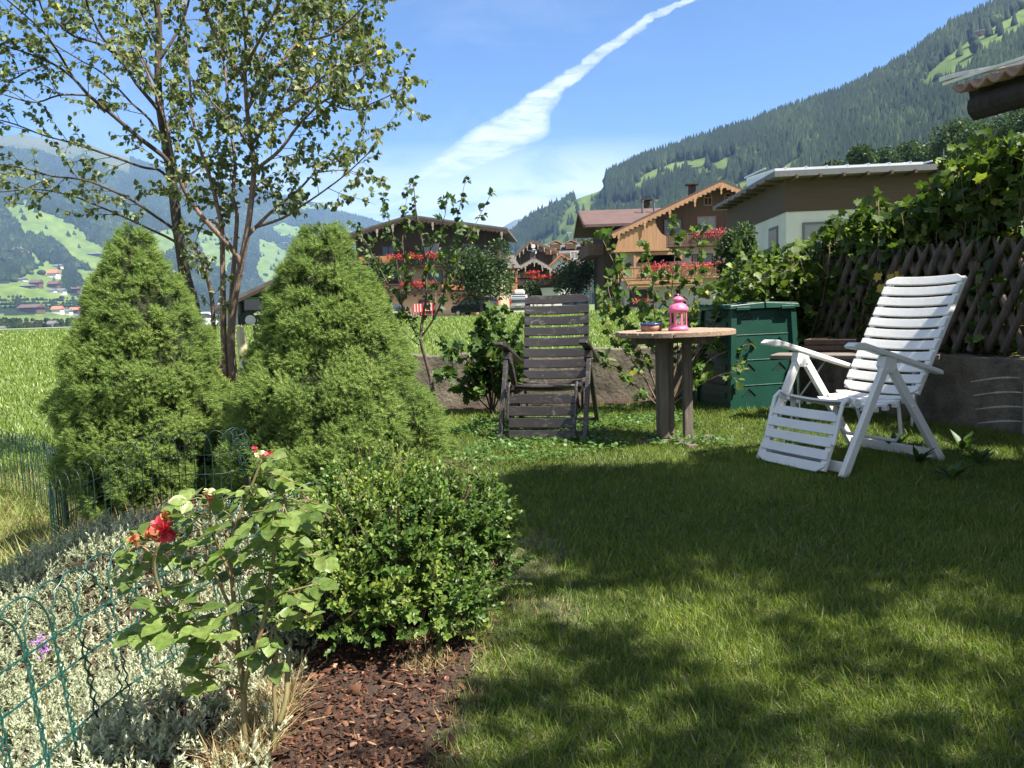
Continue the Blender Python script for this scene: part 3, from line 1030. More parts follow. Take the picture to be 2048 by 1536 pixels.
M_hole = mat('dark_hole', (0.015, 0.012, 0.012), 0.9)
for k in range(10):
    mb = MB()
    a = 2 * math.pi * k / 10
    d = Vector((math.cos(a), math.sin(a), 0.45))
    p = LC + Vector((math.cos(a) * 0.0555, math.sin(a) * 0.0555, 0.152))
    mb.tube([p - d * 0.001, p + d * 0.0018], 0.0035, 8)
    mb.build('vent_hole', M_hole, lan)
mb = MB(); mb.lathe([(0.024, 0.022), (0.024, 0.072), (0.02, 0.076), (0.002, 0.074)], 20, LC); mb.build('candle', M_wax, lan, smooth=True)
# wire handle laid to the right
mb = MB()
hp = []
for k in range(13):
    a = math.pi * k / 12
    hp.append(LC + Vector((0.024 + 0.030 * math.sin(a), 0.036 * math.cos(a), 0.200 - 0.020 * math.sin(a))))
mb.tube(hp, 0.0016, 6); mb.build('handle', M_pink, lan, smooth=True)

# ---------------------------------------------------------------- bowl
M_terra = mat('terracotta', (0.24, 0.105, 0.055), 0.55, col2=(0.36, 0.17, 0.09), scale=14, bump=0.1)
M_blue = mat('blue_glaze', (0.02, 0.035, 0.16), 0.2, var=0.3)
op = at(1303, 668, TC.y - 0.02)
OC = Vector((op.x, op.y, TOPZ))
bowl = thing('ashtray', 'small brown clay ashtray with blue glazed rim on the round table', 'ashtray', OC)
mb = MB(); mb.lathe([(0.060, 0.0), (0.066, 0.006), (0.068, 0.022), (0.0665, 0.036)], 32, OC); mb.build('bowl', M_terra, bowl, smooth=True)
mb = MB(); mb.lathe([(0.067, 0.036), (0.0705, 0.040), (0.0705, 0.046), (0.066, 0.050), (0.058, 0.049), (0.054, 0.038), (0.050, 0.037)], 32, OC); mb.build('rim', M_blue, bowl, smooth=True)

# ---------------------------------------------------------------- green composter
M_green = mat('green_plastic', (0.004, 0.036, 0.024), 0.42, col2=(0.007, 0.050, 0.033), scale=4, bump=0.08, bscale=50)
cp = gnd(1475, 800)
CY = 6.35
ca_ = at(1520, 700, CY)
CB = Vector((ca_.x, CY + 0.38, gz(ca_.x, CY)))
comp = thing('composter', 'green plastic garden composter with hinged lid behind the table', 'compost bin', CB, rad(13))
H_ = 0.82
w0, w1 = 0.30, 0.265      # half widths bottom, top
lv = 5
mb = MB()
mb.add([(-w0, -w0, 0), (w0, -w0, 0), (w0, w0, 0), (-w0, w0, 0), (-w1, -w1, H_), (w1, -w1, H_), (w1, w1, H_), (-w1, w1, H_)], [(0, 3, 2, 1), (4, 5, 6, 7), (0, 1, 5, 4), (1, 2, 6, 5), (2, 3, 7, 6), (3, 0, 4, 7)])
for k in range(1, 4):
    z = H_ * k / 4; w = w0 + (w1 - w0) * k / 4
    for (ax, ay, bx, by) in ((-w, -w, w, -w), (w, -w, w, w), (w, w, -w, w), (-w, w, -w, -w)):
        mb.bar((ax, ay, z), (bx, by, z), 0.010, 0.008)
for sx in (-1, 1):
    for sy in (-1, 1):
        mb.bar((sx * w0, sy * w0, 0.0), (sx * w1, sy * w1, H_), 0.05, 0.05, up=(1, 0, 0))
for k in range(6):        # louvres on the left side
    z = 0.12 + k * 0.115; w = w0 + (w1 - w0) * z / H_
    mb.bar((-w - 0.003, -w * 0.7, z), (-w - 0.003, w * 0.7, z), 0.022, 0.05)
mb.build('body', M_green, comp, bevel=0.008)
for k in range(4):
    z = H_ * (k + 0.62) / 4; w = w0 + (w1 - w0) * z / H_
    for x in (-0.14, 0.14):
        mb = MB()
        for dx, dz in ((0, 0), (0.024, 0), (-0.024, 0), (0, 0.024), (0, -0.024), (0.012, 0.012), (-0.012, -0.012)):
            mb.tube([(x + dx, -w + 0.004, z + dz), (x + dx, -w - 0.0015, z + dz)], 0.0065, 8)
        mb.build('vent_holes', M_hole, comp)
        mb = MB()
        mb.bar((x - 0.06, -w - 0.003, z - 0.005), (x, -w - 0.003, z + 0.055), 0.006, 0.006)
        mb.bar((x, -w - 0.003, z + 0.055), (x + 0.06, -w - 0.003, z - 0.005), 0.006, 0.006)
        mb.build('vent_rib', M_green, comp)
for s in (-1, 1):
    mb = MB()
    mb.add([(0.006 * s, -0.31, H_ + 0.004), (0.315 * s, -0.31, H_ + 0.004), (0.315 * s, 0.31, H_ + 0.004), (0.006 * s, 0.31, H_ + 0.004),
            (0.006 * s, -0.305, H_ + 0.055), (0.305 * s, -0.305, H_ + 0.036), (0.305 * s, 0.305, H_ + 0.036), (0.006 * s, 0.305, H_ + 0.055)],
           [(0, 3, 2, 1), (4, 5, 6, 7), (0, 1, 5, 4), (1, 2, 6, 5), (2, 3, 7, 6), (3, 0, 4, 7)])
    for k in range(3):
        yk = -0.22 + 0.22 * k
        mb.bar((0.05 * s, yk, H_ + 0.054), (0.34 * s, yk, H_ + 0.040), 0.03, 0.010)
    mb.box((0.20 * s, -0.314, H_ + 0.008), (0.12, 0.012, 0.03))
    mb.build('lid', M_green, comp, bevel=0.008)

# ---------------------------------------------------------------- low garden wall at the back
M_conc = mat('old_concrete', (0.034, 0.030, 0.021), 0.95, col2=(0.185, 0.16, 0.115), scale=3.2, bump=0.5, bscale=30)  # dark blotches stand for shrub shade on the wall beside its stains
w_a = gnd(800, 820); w_b = gnd(1460, 806)
WA = Vector((w_a.x - 0.05, w_a.y + 0.10, 0)); WB = Vector((2.75, 7.62, 0))
wall = MB()
d = (WB - WA).normalized(); nrm_w = Vector((-d.y, d.x, 0))
Lw = (WB - WA).length
NS = 24
vs, fs = [], []
for i in range(NS + 1):
    p = WA + d * (Lw * i / NS)
    h = 0.485 + 0.012 * math.sin(i * 1.7) + random.uniform(-0.006, 0.006)
    vs += [p + Vector((0, 0, -0.15)), p + Vector((0, 0, h)), p + nrm_w * 0.15 + Vector((0, 0, h + 0.004)), p + nrm_w * 0.15 + Vector((0, 0, -0.6))]
for i in range(NS):
    q_ = 4 * i
    for j in range(3):
        fs.append((q_ + j, q_ + j + 1, q_ + 5 + j, q_ + 4 + j))
fs += [(0, 1, 2, 3), (4 * NS, 4 * NS + 1, 4 * NS + 2, 4 * NS + 3)]
wall.add(vs, fs)
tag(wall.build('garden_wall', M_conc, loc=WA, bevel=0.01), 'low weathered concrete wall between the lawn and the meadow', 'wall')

pp_ = at(815, 728, 7.0)
stub = thing('wooden_post', 'short dark wooden post with a pale round cap at the wall end', 'post', (pp_.x, 7.05, gz(pp_.x, 7.05)))
M_dark = mat('dark_wood', (0.030, 0.020, 0.014), 0.8, col2=(0.075, 0.052, 0.038), scale=5, stretch=(10, 10, 1), bump=0.3)
mb = MB(); mb.tube([(pp_.x, 7.05, -0.1), (pp_.x + 0.01, 7.05, 0.42)], [0.045, 0.04], 10); mb.build('post', M_dark, stub)
mb = MB(); mb.tube([(pp_.x - 0.056, 7.03, 0.452), (pp_.x + 0.056, 7.05, 0.447)], 0.022, 12); mb.build('cap', mat('pale_cut_wood', (0.42, 0.30, 0.19), 0.8), stub, bevel=0.004)

# ---------------------------------------------------------------- lattice fence on its concrete footing, right
FA = Vector((2.66, 7.25, 0)); FB = Vector((3.42, 4.9, 0)); FC = Vector((3.95, 3.3, 0))
FD = (FC - FA).normalized(); FN = Vector((FD.y, -FD.x, 0))   # FN points away from the lawn? fixed below
if FN.x < 0: FN = -FN
FL = (FC - FA).length
M_lat = mat('weathered_lattice', (0.035, 0.026, 0.020), 0.85, col2=(0.125, 0.098, 0.078), scale=4, stretch=(6, 6, 1.2), bump=0.4)
fence = thing('lattice_fence', 'dark weathered wooden lattice fence of crossed half round stakes', 'fence', FA)
M_foot = mat('rough_concrete', (0.06, 0.047, 0.035), 0.95, col2=(0.185, 0.155, 0.12), scale=7, bump=0.8, bscale=45)
mb = MB()
z0, z1 = 0.50, 1.27
sp = 0.128
ang = rad(27)
hh = z1 - z0
n_st = int(FL / sp) + 6
for layer, sgn in ((0, 1), (1, -1)):
    for i in range(-4, n_st):
        base = FA + FD * (i * sp + (0.0 if sgn > 0 else hh * math.tan(ang)))
        a = base + Vector((0, 0, z0)) + FN * (0.030 if layer else -0.004)
        b = base + FD * (sgn * hh * math.tan(ang)) + Vector((0, 0, z1 + random.uniform(-0.02, 0.02))) + FN * (0.030 if layer else -0.004)
        if (a - FA).dot(FD) < -0.3 or (b - FA).dot(FD) < -0.3: continue
        u = (b - a).normalized()
        vs = []
        r = 0.027 * random.uniform(0.9, 1.12)
        side = u.cross(FN).normalized()
        n = 6
        rings = 8
        for k in range(rings + 1):
            c = a + (b - a) * (k / rings)
            rr = r * (1 if k < rings else 0.35)
            for j in range(n):
                th_ = math.pi * j / (n - 1)
                vs.append(c + side * (math.cos(th_) * rr) - FN * (math.sin(th_) * rr))
        fs = []
        for k in range(rings):
            for j in range(n):
                j2 = (j + 1) % n
                fs.append((k * n + j, k * n + j2, (k + 1) * n + j2, (k + 1) * n + j))
        fs += [tuple(reversed(range(n))), tuple(rings * n + j for j in range(n))]
        mb.add(vs, fs)
mb.build('lattice', M_lat, fence)
for z in (0.64, 1.10):
    mb = MB()
    o_ = FN * 0.075
    mb.bar(FA + o_ + Vector((0, 0, z)) - FD * 0.2, FC + o_ + Vector((0, 0, z)), 0.05, 0.07)
    mb.build('rail', M_lat, fence, bevel=0.005)
for k in range(4):
    p = FA + FD * (0.15 + k * 1.3) + FN * 0.150
    mb = MB(); mb.box(p + Vector((0, 0, 0.72)), (0.09, 0.09, 1.0), Matrix.Rotation(math.atan2(FD.y, FD.x), 3, 'Z')); mb.build('post', M_lat, fence, bevel=0.006)
# footing wall
FQ = FA + FD * 2.36        # corner where the sunlit-toned pillar starts
foot = thing('footing_wall', 'rough dark concrete wall under the lattice fence with pale scratch marks', 'wall', FA)
mb = MB()
o_ = -FN * 0.16
for i in range(18):
    a = FA + FD * (-0.2 + i * (2.56 / 18)); b = FA + FD * (-0.2 + (i + 1) * (2.56 / 18))
    vs = [a + o_ + Vector((0, 0, -0.1)), b + o_ + Vector((0, 0, -0.1)), b + FN * 0.2 + Vector((0, 0, -0.1)), a + FN * 0.2 + Vector((0, 0, -0.1))]
    vs += [v + Vector((0, 0, 0.565)) for v in vs]
    mb.add(vs, [(0, 3, 2, 1), (4, 5, 6, 7), (0, 1, 5, 4), (1, 2, 6, 5), (2, 3, 7, 6), (3, 0, 4, 7)] if i in (0, 17) else [(0, 3, 2, 1), (4, 5, 6, 7), (0, 1, 5, 4), (2, 3, 7, 6)])
mb.build('wall', M_foot, foot)
M_scr = mat('pale_scratch', (0.40, 0.37, 0.32), 0.95, var=0.3, scale=60)
mb = MB()
for k in range(4):
    p0 = FQ - FD * (0.42 - 0.02 * k) + o_ - FN * 0.0012 + Vector((0, 0, 0.30 - 0.092 * k))
    pts = []
    for j in range(9):
        s_ = j / 8
        pts.append(p0 + FD * (0.37 * s_) + Vector((0, 0, 0.055 * math.sin(s_ * 1.6))))
    vs, fs = [], []
    for j, p in enumerate(pts):
        w_ = 0.0042 * (0.5 + math.sin(math.pi * (0.1 + 0.8 * j / 8))) * random.uniform(0.5, 1.2)
        vs += [p + Vector((0, 0, w_)), p - Vector((0, 0, w_))]
    for j in range(8): fs.append((2 * j, 2 * j + 1, 2 * j + 3, 2 * j + 2))
    mb.add(vs, fs)
mb.build('scratch_marks', M_scr, foot)
M_pil = mat('sunlit_concrete', (0.17, 0.135, 0.09), 0.95, col2=(0.34, 0.28, 0.19), scale=8, bump=0.8, bscale=50)  # lighter than the footing concrete: sunlight on this end is put into the colour
pil = MB()
c = FQ + FD * 0.16 - FN * 0.02
pil.box(c + Vector((0, 0, 0.19)), (0.30, 0.40, 0.56), Matrix.Rotation(math.atan2(FD.y, FD.x), 3, 'Z'))
for k in range(1, 6):
    c2 = FQ + FD * (0.16 + 0.32 * k) - FN * 0.0
    pil.box(c2 + Vector((0, 0, 0.19)), (0.318, 0.38, 0.54), Matrix.Rotation(math.atan2(FD.y, FD.x), 3, 'Z'))
tag(pil.build('block_wall', M_pil, loc=c, bevel=0.012), 'sunlit-toned concrete block wall continuing the footing towards the shed', 'wall')

# ---------------------------------------------------------------- bench with a crate
M_bench = mat('bench_board', (0.085, 0.07, 0.058), 0.8, col2=(0.19, 0.16, 0.135), scale=4, stretch=(1, 10, 10), bump=0.3)
ba = at(1548, 700, 6.0); bb = at(1905, 716, 5.45)
BA = Vector((ba.x, 6.0, 0)); BB = Vector((bb.x - 0.1, 5.42, 0))
bench = thing('bench', 'narrow grey board bench on thin metal legs in front of the lattice fence', 'bench', (BA + BB) / 2)
mb = MB(); mb.bar(BA + Vector((0, 0, 0.475)), BB + Vector((0, 0, 0.475)), 0.26, 0.032); mb.build('seat', M_bench, bench, bevel=0.006)
bd_ = (BB - BA).normalized(); bn = Vector((-bd_.y, bd_.x, 0))
for q_ in (0.14, 0.86):
    c = BA + (BB - BA) * q_
    mb = MB()
    for s in (-1, 1):
        mb.tube([c + bn * (0.09 * s) + Vector((0, 0, 0.455)), c + bn * (0.13 * s) + Vector((0, 0, 0.0))], 0.011, 8)
    mb.tube([c + bn * 0.12 + Vector((0, 0, 0.12)), c - bn * 0.12 + Vector((0, 0, 0.12))], 0.009, 8)
    mb.tube([c + Vector((0, 0, 0.12)), c + bd_ * (0.22 if q_ < 0.5 else -0.22) + Vector((0, 0, 0.45))], 0.008, 8)
    mb.build('leg', M_steel, bench)
cr = at(1655, 688, 6.1)
CR = Vector((cr.x, 6.02, 0.493))
crate = thing('planter_box', 'brown wooden planter box standing on the bench', 'planter box', CR)
M_crate = mat('crate_wood', (0.035, 0.022, 0.015), 0.8, col2=(0.075, 0.048, 0.032), scale=5, stretch=(1, 8, 8), bump=0.3)
mb = MB()
Rb = Matrix.Rotation(math.atan2(bd_.y, bd_.x), 3, 'Z')
for z in (0.032, 0.075):
    for sgn in (-1, 1):
        mb.box(CR + Rb @ Vector((0, 0.095 * sgn, z)), (0.36, 0.016, 0.038), Rb)
        mb.box(CR + Rb @ Vector((0.172 * sgn, 0, z)), (0.016, 0.174, 0.038), Rb)
mb.box(CR + Vector((0, 0, 0.008)), (0.34, 0.17, 0.014), Rb)
mb.build('box', M_crate, crate, bevel=0.003)
mb = MB(); mb.box(CR + Vector((0, 0, 0.05)), (0.325, 0.170, 0.07), Rb); mb.build('soil', M_bed, crate)

# ---------------------------------------------------------------- shed with a corrugated roof, right edge
shed = thing('shed', 'old shed with rusty corrugated fibre cement roof at the right edge', 'shed', (3.4, 2.4, 0))
M_shedw = mat('shed_boards', (0.012, 0.009, 0.007), 0.9, col2=(0.035, 0.026, 0.02), scale=4, stretch=(12, 12, 1), bump=0.4)
M_corr = mat('corrugated_cement', (0.16, 0.075, 0.048), 0.85, col2=(0.36, 0.24, 0.18), scale=5, bump=0.4)
M_trim = mat('pale_roof_trim', (0.74, 0.72, 0.66), 0.6, var=0.15, scale=10)  # pale tone stands in for sunlight along the eave
e0 = at(1905, 165, 3.62); e1 = at(2060, 105, 3.27)
E0 = Vector((e0.x, e0.y, e0.z)); E1 = Vector((e1.x, e1.y, e0.z))
ed = (E1 - E0).normalized(); ed.z = 0
up_dir = Vector((-ed.y, ed.x, 0))
if up_dir.x < 0: up_dir = -up_dir
up_dir = (up_dir + Vector((0, 0, 0.20))).normalized()
RL, RW = 4.3, 1.75
vs, fs = [], []
nw = int(RL / 0.085 * 8)
for i in range(nw + 1):
    s_ = RL * i / nw
    off = 0.015 * math.cos(2 * math.pi * s_ / 0.085)
    for j in range(5):
        vs.append(E0 + ed * s_ + up_dir * (RW * j / 4) + Vector((0, 0, off - 0.03)))
for i in range(nw):
    for j in range(4):
        fs.append((i * 5 + j, i * 5 + j + 1, (i + 1) * 5 + j + 1, (i + 1) * 5 + j))
mb = MB(); mb.add(vs, fs)
ro = mb.build('roof', M_corr, shed, smooth=True)
sm = ro.modifiers.new('thick', 'SOLIDIFY'); sm.thickness = 0.012
mb = MB()
up_n = up_dir.cross(ed).normalized()
if up_n.z < 0: up_n = -up_n
mb.bar(E0 - ed * 0.06 + up_dir * 0.012 + up_n * 0.006, E0 + ed * RL + up_dir * 0.012 + up_n * 0.006, 0.016, 0.014, up=up_n)
mb.bar(E0 - ed * 0.03 + up_n * 0.028, E0 - ed * 0.03 + up_dir * RW + up_n * 0.028, 0.08, 0.02, up=up_n)
mb.build('roof_trim', M_trim, shed, bevel=0.003)
mb = MB()
mb.bar(E0 + up_dir * 0.10 - up_n * 0.10, E0 + ed * RL + up_dir * 0.10 - up_n * 0.10, 0.03, 0.16, up=up_n)
mb.build('facia', M_shedw, shed)
for k in range(6):
    mb = MB()
    c = E0 + ed * (0.02 + k * 0.8)
    mb.bar(c + up_dir * 0.13 - up_n * 0.115, c + up_dir * RW - up_n * 0.115, 0.06, 0.10, up=up_n)
    mb.build('rafter', M_shedw, shed)
mb = MB()
c = E0 + ed * 0.05 + up_dir * 0.06 - up_n * 0.13
mb.tube([c, c + ed * RL], 0.055, 12)
mb.build('gutter', M_shedw, shed)
mb = MB()
wz = E0.z - 0.02
A = E0 + ed * 0.45 + up_dir * 0.65
for i in range(1):
    p = Vector((A.x, A.y, 0))
    q2 = p + ed * (RL - 0.9)
    u2 = Vector((up_dir.x, up_dir.y, 0)).normalized() * 1.0
    vs = [p, q2, q2 + u2, p + u2]
    vs = [Vector((v.x, v.y, -0.05)) for v in vs] + [Vector((v.x, v.y, wz)) for v in vs]
    mb.add(vs, [(0, 3, 2, 1), (4, 5, 6, 7), (0, 1, 5, 4), (1, 2, 6, 5), (2, 3, 7, 6), (3, 0, 4, 7)])
mb.build('wall', M_shedw, shed)
# ================================================================ PLANTS
def zs(P):
    return garden_z(P[:, 0], P[:, 1])


# ---------------------------------------------------------------- lawn blades
M_grass = leaf_mat('grass_blades', [(0.0, (0.040, 0.072, 0.012)), (0.35, (0.090, 0.142, 0.021)), (0.6, (0.150, 0.205, 0.034)), (0.8, (0.22, 0.25, 0.055)), (0.9, (0.22, 0.20, 0.08)), (1.0, (0.34, 0.27, 0.14))], rough=0.5, transl=0.32, spec=0.35)
BL = [(-0.5, 0, 0), (0.5, 0, 0), (-0.40, 0.5, 0.07), (0.40, 0.5, 0.07), (0, 1, 0.34)]
BLF = [(0, 1, 3, 2), (2, 3, 4)]
n = 1150000
Y = 0.75 + 6.75 * rng.random(n)
X = rng.uniform(-0.9, 3.4, n)
edge = edge_x(Y) + 0.09 * fbm(Y * 7, X * 0, 3) + rng.normal(0, 0.028, n)
keep = (X > edge) & (np.abs(X) < 0.74 * Y + 0.55) & (rng.random(n) < np.clip(1.75 / Y, 0, 1)) & (Y < 6.95 + 0.1 * X) & (X < 2.55 + (7.2 - Y) * 0.335 - 0.15)
X, Y, edge = X[keep], Y[keep], edge[keep]
pn = fbm(X * 1.6, Y * 1.6, 4); pf = fbm(X * 7 + 5, Y * 7, 3)
bare = (X - edge < 0.30) & (fbm(X * 4, Y * 4 + 3, 3) > 0.10) & (Y < 3.2)
kp = ~bare | (rng.random(len(X)) < 0.45)
X, Y, pn, pf, edge, bare = X[kp], Y[kp], pn[kp], pf[kp], edge[kp], bare[kp]
n = len(X)
P = np.stack([X, Y, garden_z(X, Y) - 0.004], 1)
lean = rng.normal(size=(n, 3)) * 0.55 + np.stack([fbm(X * 5, Y * 5) * 1.2, fbm(X * 5 + 30, Y * 5) * 1.2, 0 * X], 1)
up = np.array([0, 0, 1.0]) + lean; up[:, 2] = np.abs(up[:, 2]) + 0.15
h = (0.016 + 0.026 * rng.random(n) ** 1.6 + 0.022 * np.clip(pn + 0.1, 0, 1) + 0.03 * (rng.random(n) > 0.975)) * np.where(Y > 6.2, 1.35, 1)
w = 0.0022 * rng.uniform(0.7, 1.35, n) * (1 + 0.22 * np.clip(Y - 1.5, 0, 9))
t = np.clip(0.42 + 0.55 * pn + 0.25 * pf + rng.normal(0, 0.12, n), 0.02, 0.78)
strw = rng.random(n) < 0.05 + 0.5 * bare + 0.25 * ((X - edge) < 0.10)
t = np.where(strw, rng.uniform(0.82, 1.0, n), t)
c = Cloud(); c.scatter(BL, BLF, P, up, rvec(n) * [1, 1, 0.1], np.stack([w, h, h], 1), t)
tag(c.build('lawn_grass', M_grass), 'short mown lawn grass with lit and dappled patches', kind='stuff')

# clover and small round leaves in the sunny strip and a few broad weeds
M_clover = leaf_mat('clover_leaf', [(0.0, (0.03, 0.075, 0.015)), (0.6, (0.06, 0.13, 0.025)), (1.0, (0.11, 0.19, 0.05))], rough=0.5, transl=0.3)
n = 5200
X = rng.uniform(-0.75, 1.35, n); Y = rng.uniform(4.55, 6.3, n)
k = (X > edge_x(Y) + 0.02) & (fbm(X * 2.4, Y * 2.4, 3) > -0.04)
X, Y = X[k], Y[k]; n = len(X)
P = np.stack([X, Y, garden_z(X, Y) + rng.uniform(0.02, 0.055, n)], 1)
c = Cloud()
c.scatter([(-0.5, 0, 0), (0.5, 0, 0), (0.62, 0.6, 0.05), (0.25, 1, 0), (-0.25, 1, 0), (-0.62, 0.6, 0.05)], [(0, 1, 2, 5), (5, 2, 3, 4)], P, rvec(n) * [1, 1, 0.2], np.array([0, 0, 1]) + rng.normal(size=(n, 3)) * 0.35, rng.uniform(0.012, 0.022, n), rng.random(n))
tag(c.build('clover_leaves', M_clover), 'low clover growing in the sunlit strip of lawn', kind='stuff')

M_weed = leaf_mat('weed_leaf', [(0.0, (0.03, 0.065, 0.018)), (1.0, (0.07, 0.125, 0.03))], rough=0.5, transl=0.3)
weed_spots = [(1835, 930), (1905, 965), (1960, 935), (1790, 905), (1925, 905)]
for wi, (a, b) in enumerate(weed_spots):
    g = gnd(a, b); g.z = gz(g.x, g.y)
    nl = 9
    az = rng.uniform(0, 6.28, nl)
    d = np.stack([np.cos(az), np.sin(az), rng.uniform(0.5, 1.6, nl)], 1)
    c = Cloud(); c.scatter(LEAF, LEAFF, np.tile([g.x, g.y, g.z + 0.01], (nl, 1)), d, np.cross(d, np.cross([0, 0, 1], d)) * 1.0 + [0, 0, 0.3], np.stack([rng.uniform(0.035, 0.055, nl), rng.uniform(0.08, 0.15, nl), np.full(nl, 0.1)], 1), rng.random(nl))
    o = c.build('broadleaf_weed', M_weed, loc=g)
    tag(o, ['broad leaved weed just below the white chair back leg', 'low broad leaved weed in front of the concrete wall', 'broad leaved weed at the foot of the pale blocks', 'small broad leaved weed beside the white chair crossbar', 'small broad leaved weed against the scratched wall'][wi], 'weed', 'weeds by the wall')

# ---------------------------------------------------------------- meadow
M_mg = leaf_mat('meadow_blades', [(0.0, (0.060, 0.105, 0.016)), (0.4, (0.115, 0.175, 0.028)), (0.75, (0.180, 0.238, 0.048)), (1.0, (0.32, 0.36, 0.13))], rough=0.45, transl=0.35, spec=0.5)
n = 230000
px = rng.uniform(-260, 2250, n)
lo = np.where(px < 520, 5.3, 7.9)
Y = lo * (74.0 / lo) ** (rng.random(n) ** 0.75)
X = (px - 1024) / F * Y
k = (X < 33 - 0.0 * Y) & (X > -72) & ((X < -3.1 - 0.1 * (7 - np.minimum(Y, 7))) | (Y > 7.9)) & ((X < 2.6) | (Y > 9.5)) & ((X < 9) | (Y > 20))
X, Y = X[k], Y[k]; n = len(X)
P = np.stack([X, Y, meadow_z(X, Y) - 0.01], 1)
h = (0.075 + 0.0020 * Y) * rng.uniform(0.6, 1.35, n) * (1 + 0.5 * fbm(X * 1.3, Y * 1.3, 3))
w = (0.007 + 0.00085 * Y) * rng.uniform(0.6, 1.4, n)
t = np.clip(0.46 + 0.4 * fbm(X * 0.7, Y * 0.7, 4) + rng.normal(0, 0.17, n), 0, 1)
up = np.array([0, 0, 1.0]) + rng.normal(size=(n, 3)) * 0.40; up[:, 2] = np.abs(up[:, 2]) + 0.2
c = Cloud(); c.scatter(BL, BLF, P, up, rvec(n) * [1, 1, 0.1], np.stack([w, h, h * 1.6], 1), t)
tag(c.build('meadow_grass', M_mg), 'lush bright green meadow grass behind the garden', kind='stuff')

# ---------------------------------------------------------------- bark mulch
M_chip = leaf_mat('bark_chip', [(0.0, (0.016, 0.008, 0.005)), (0.45, (0.06, 0.027, 0.016)), (0.8, (0.14, 0.066, 0.038)), (1.0, (0.34, 0.20, 0.12))], rough=0.85, transl=0.0, spec=0.2)
CH = [(-0.5, -0.35, 0), (0.30, -0.55, 0), (0.5, 0.25, 0), (-0.2, 0.55, 0), (-0.45, -0.30, 0.5), (0.26, -0.48, 0.45), (0.45, 0.2, 0.5), (-0.18, 0.5, 0.4)]
CHF = [(4, 5, 6, 7), (0, 1, 5, 4), (1, 2, 6, 5), (2, 3, 7, 6), (3, 0, 4, 7)]
n = 120000
Y = 1.2 + 5.9 * rng.random(n) ** 1.6; X = rng.uniform(-2.0, 0.2, n)
k = (X < edge_x(Y) + 0.05 * fbm(Y * 9, X * 0, 3) + rng.normal(0.0, 0.04, n)) & (X > edge_x(Y) - 1.05 - 0.2 * Y) & (np.abs(X) < 0.72 * Y + 0.3)
kb = rng.random(3000)
X, Y = X[k], Y[k]
Xb = rng.uniform(-1.5, 2.4, 3000); Yb = rng.uniform(6.7, 7.45, 3000)
X = np.concatenate([X, Xb]); Y = np.concatenate([Y, Yb]); n = len(X)
P = np.stack([X, Y, garden_z(X, Y) + rng.uniform(0.004, 0.018, n)], 1)
L = (0.005 + 0.020 * rng.random(n) ** 2.2) * (1 + 0.9 * (rng.random(n) > 0.96))
c = Cloud(); c.scatter(CH, CHF, P, rvec(n) * [1, 1, 0.35], np.array([0, 0, 1]) + rng.normal(size=(n, 3)) * 0.45, np.stack([L * rng.uniform(0.18, 0.75, n), L, L * 0.16], 1), np.clip(rng.beta(1.6, 2.2, n) + 0.25 * (rng.random(n) > 0.95), 0, 1))
tag(c.build('bark_mulch', M_chip), 'reddish brown bark mulch covering the flower bed', kind='stuff')

# ---------------------------------------------------------------- silver ground cover and dry grass, lower left
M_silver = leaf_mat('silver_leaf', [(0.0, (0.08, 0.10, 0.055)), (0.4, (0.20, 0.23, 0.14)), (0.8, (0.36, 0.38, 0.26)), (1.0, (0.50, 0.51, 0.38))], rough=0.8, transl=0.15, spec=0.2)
def cover_h(x, y):
    return np.clip((0.07 + 0.16 * fbm(x * 2.3 + 3, y * 2.3, 4)) * (0.35 + 0.65 * sstep(0.75, 1.15, -x)), 0.015, 0.2)
n = 15000
Y = rng.uniform(1.05, 4.25, n); X = rng.uniform(-3.0, -0.45, n)
k = (X < -0.50 - 0.12 * (Y - 1.4)) & (np.abs(X) < 0.74 * Y + 0.35)
k &= (Y < 3.55 + 0.35 * fbm(X * 3, Y * 3)) & (rng.random(n) < np.clip(2.3 / Y, 0, 1))
X, Y = X[k], Y[k]; n = len(X)
hh_ = cover_h(X, Y)
P = np.stack([X, Y, garden_z(X, Y) + hh_ - 0.03], 1)
dirn = np.array([0, 0, 1.0]) + rng.normal(size=(n, 3)) * 0.42; dirn[:, 2] = np.abs(dirn[:, 2]); dirn = nrm(dirn)
SL = rng.uniform(0.04, 0.085, n)
c = Cloud()
NP = 7
for j in range(NP):
    for s in (0, 1, 2):
        a = rng.uniform(0, 6.28, n)
        ref = nrm(np.cross(dirn, [0.31, 0.2, 0.9])); b = np.cross(dirn, ref)
        out = ref * np.cos(a)[:, None] + b * np.sin(a)[:, None]
        f = (j + 0.35 * s) / NP
        pos = P + dirn * (SL * f)[:, None]
        yd = out * (1.0 - 0.55 * f) + dirn * (0.35 + 0.8 * f)
        sz = 0.020 * (1 - 0.45 * f) * rng.uniform(0.8, 1.25, n)
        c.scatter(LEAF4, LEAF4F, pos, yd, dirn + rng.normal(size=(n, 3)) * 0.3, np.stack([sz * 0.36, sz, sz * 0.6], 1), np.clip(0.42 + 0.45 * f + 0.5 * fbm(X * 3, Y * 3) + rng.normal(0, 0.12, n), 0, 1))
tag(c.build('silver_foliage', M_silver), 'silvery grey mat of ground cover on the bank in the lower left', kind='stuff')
xs_ = np.linspace(-3.0, -0.45, 120); ys_ = np.linspace(1.0, 4.3, 130)
M_cush = mat('cushion_brown', (0.045, 0.042, 0.026), 0.95, col2=(0.13, 0.115, 0.07), scale=20, bump=0.6)  # brown surface under the silver leaves
grid('bank', xs_, ys_, lambda x, y: garden_z(x, y) + cover_h(x, y) - 0.045, M_cush, mask=lambda x, y: (x < -0.54 - 0.12 * (y - 1.4)) & (y < 3.6 + 0.35 * fbm(x * 3, y * 3)))

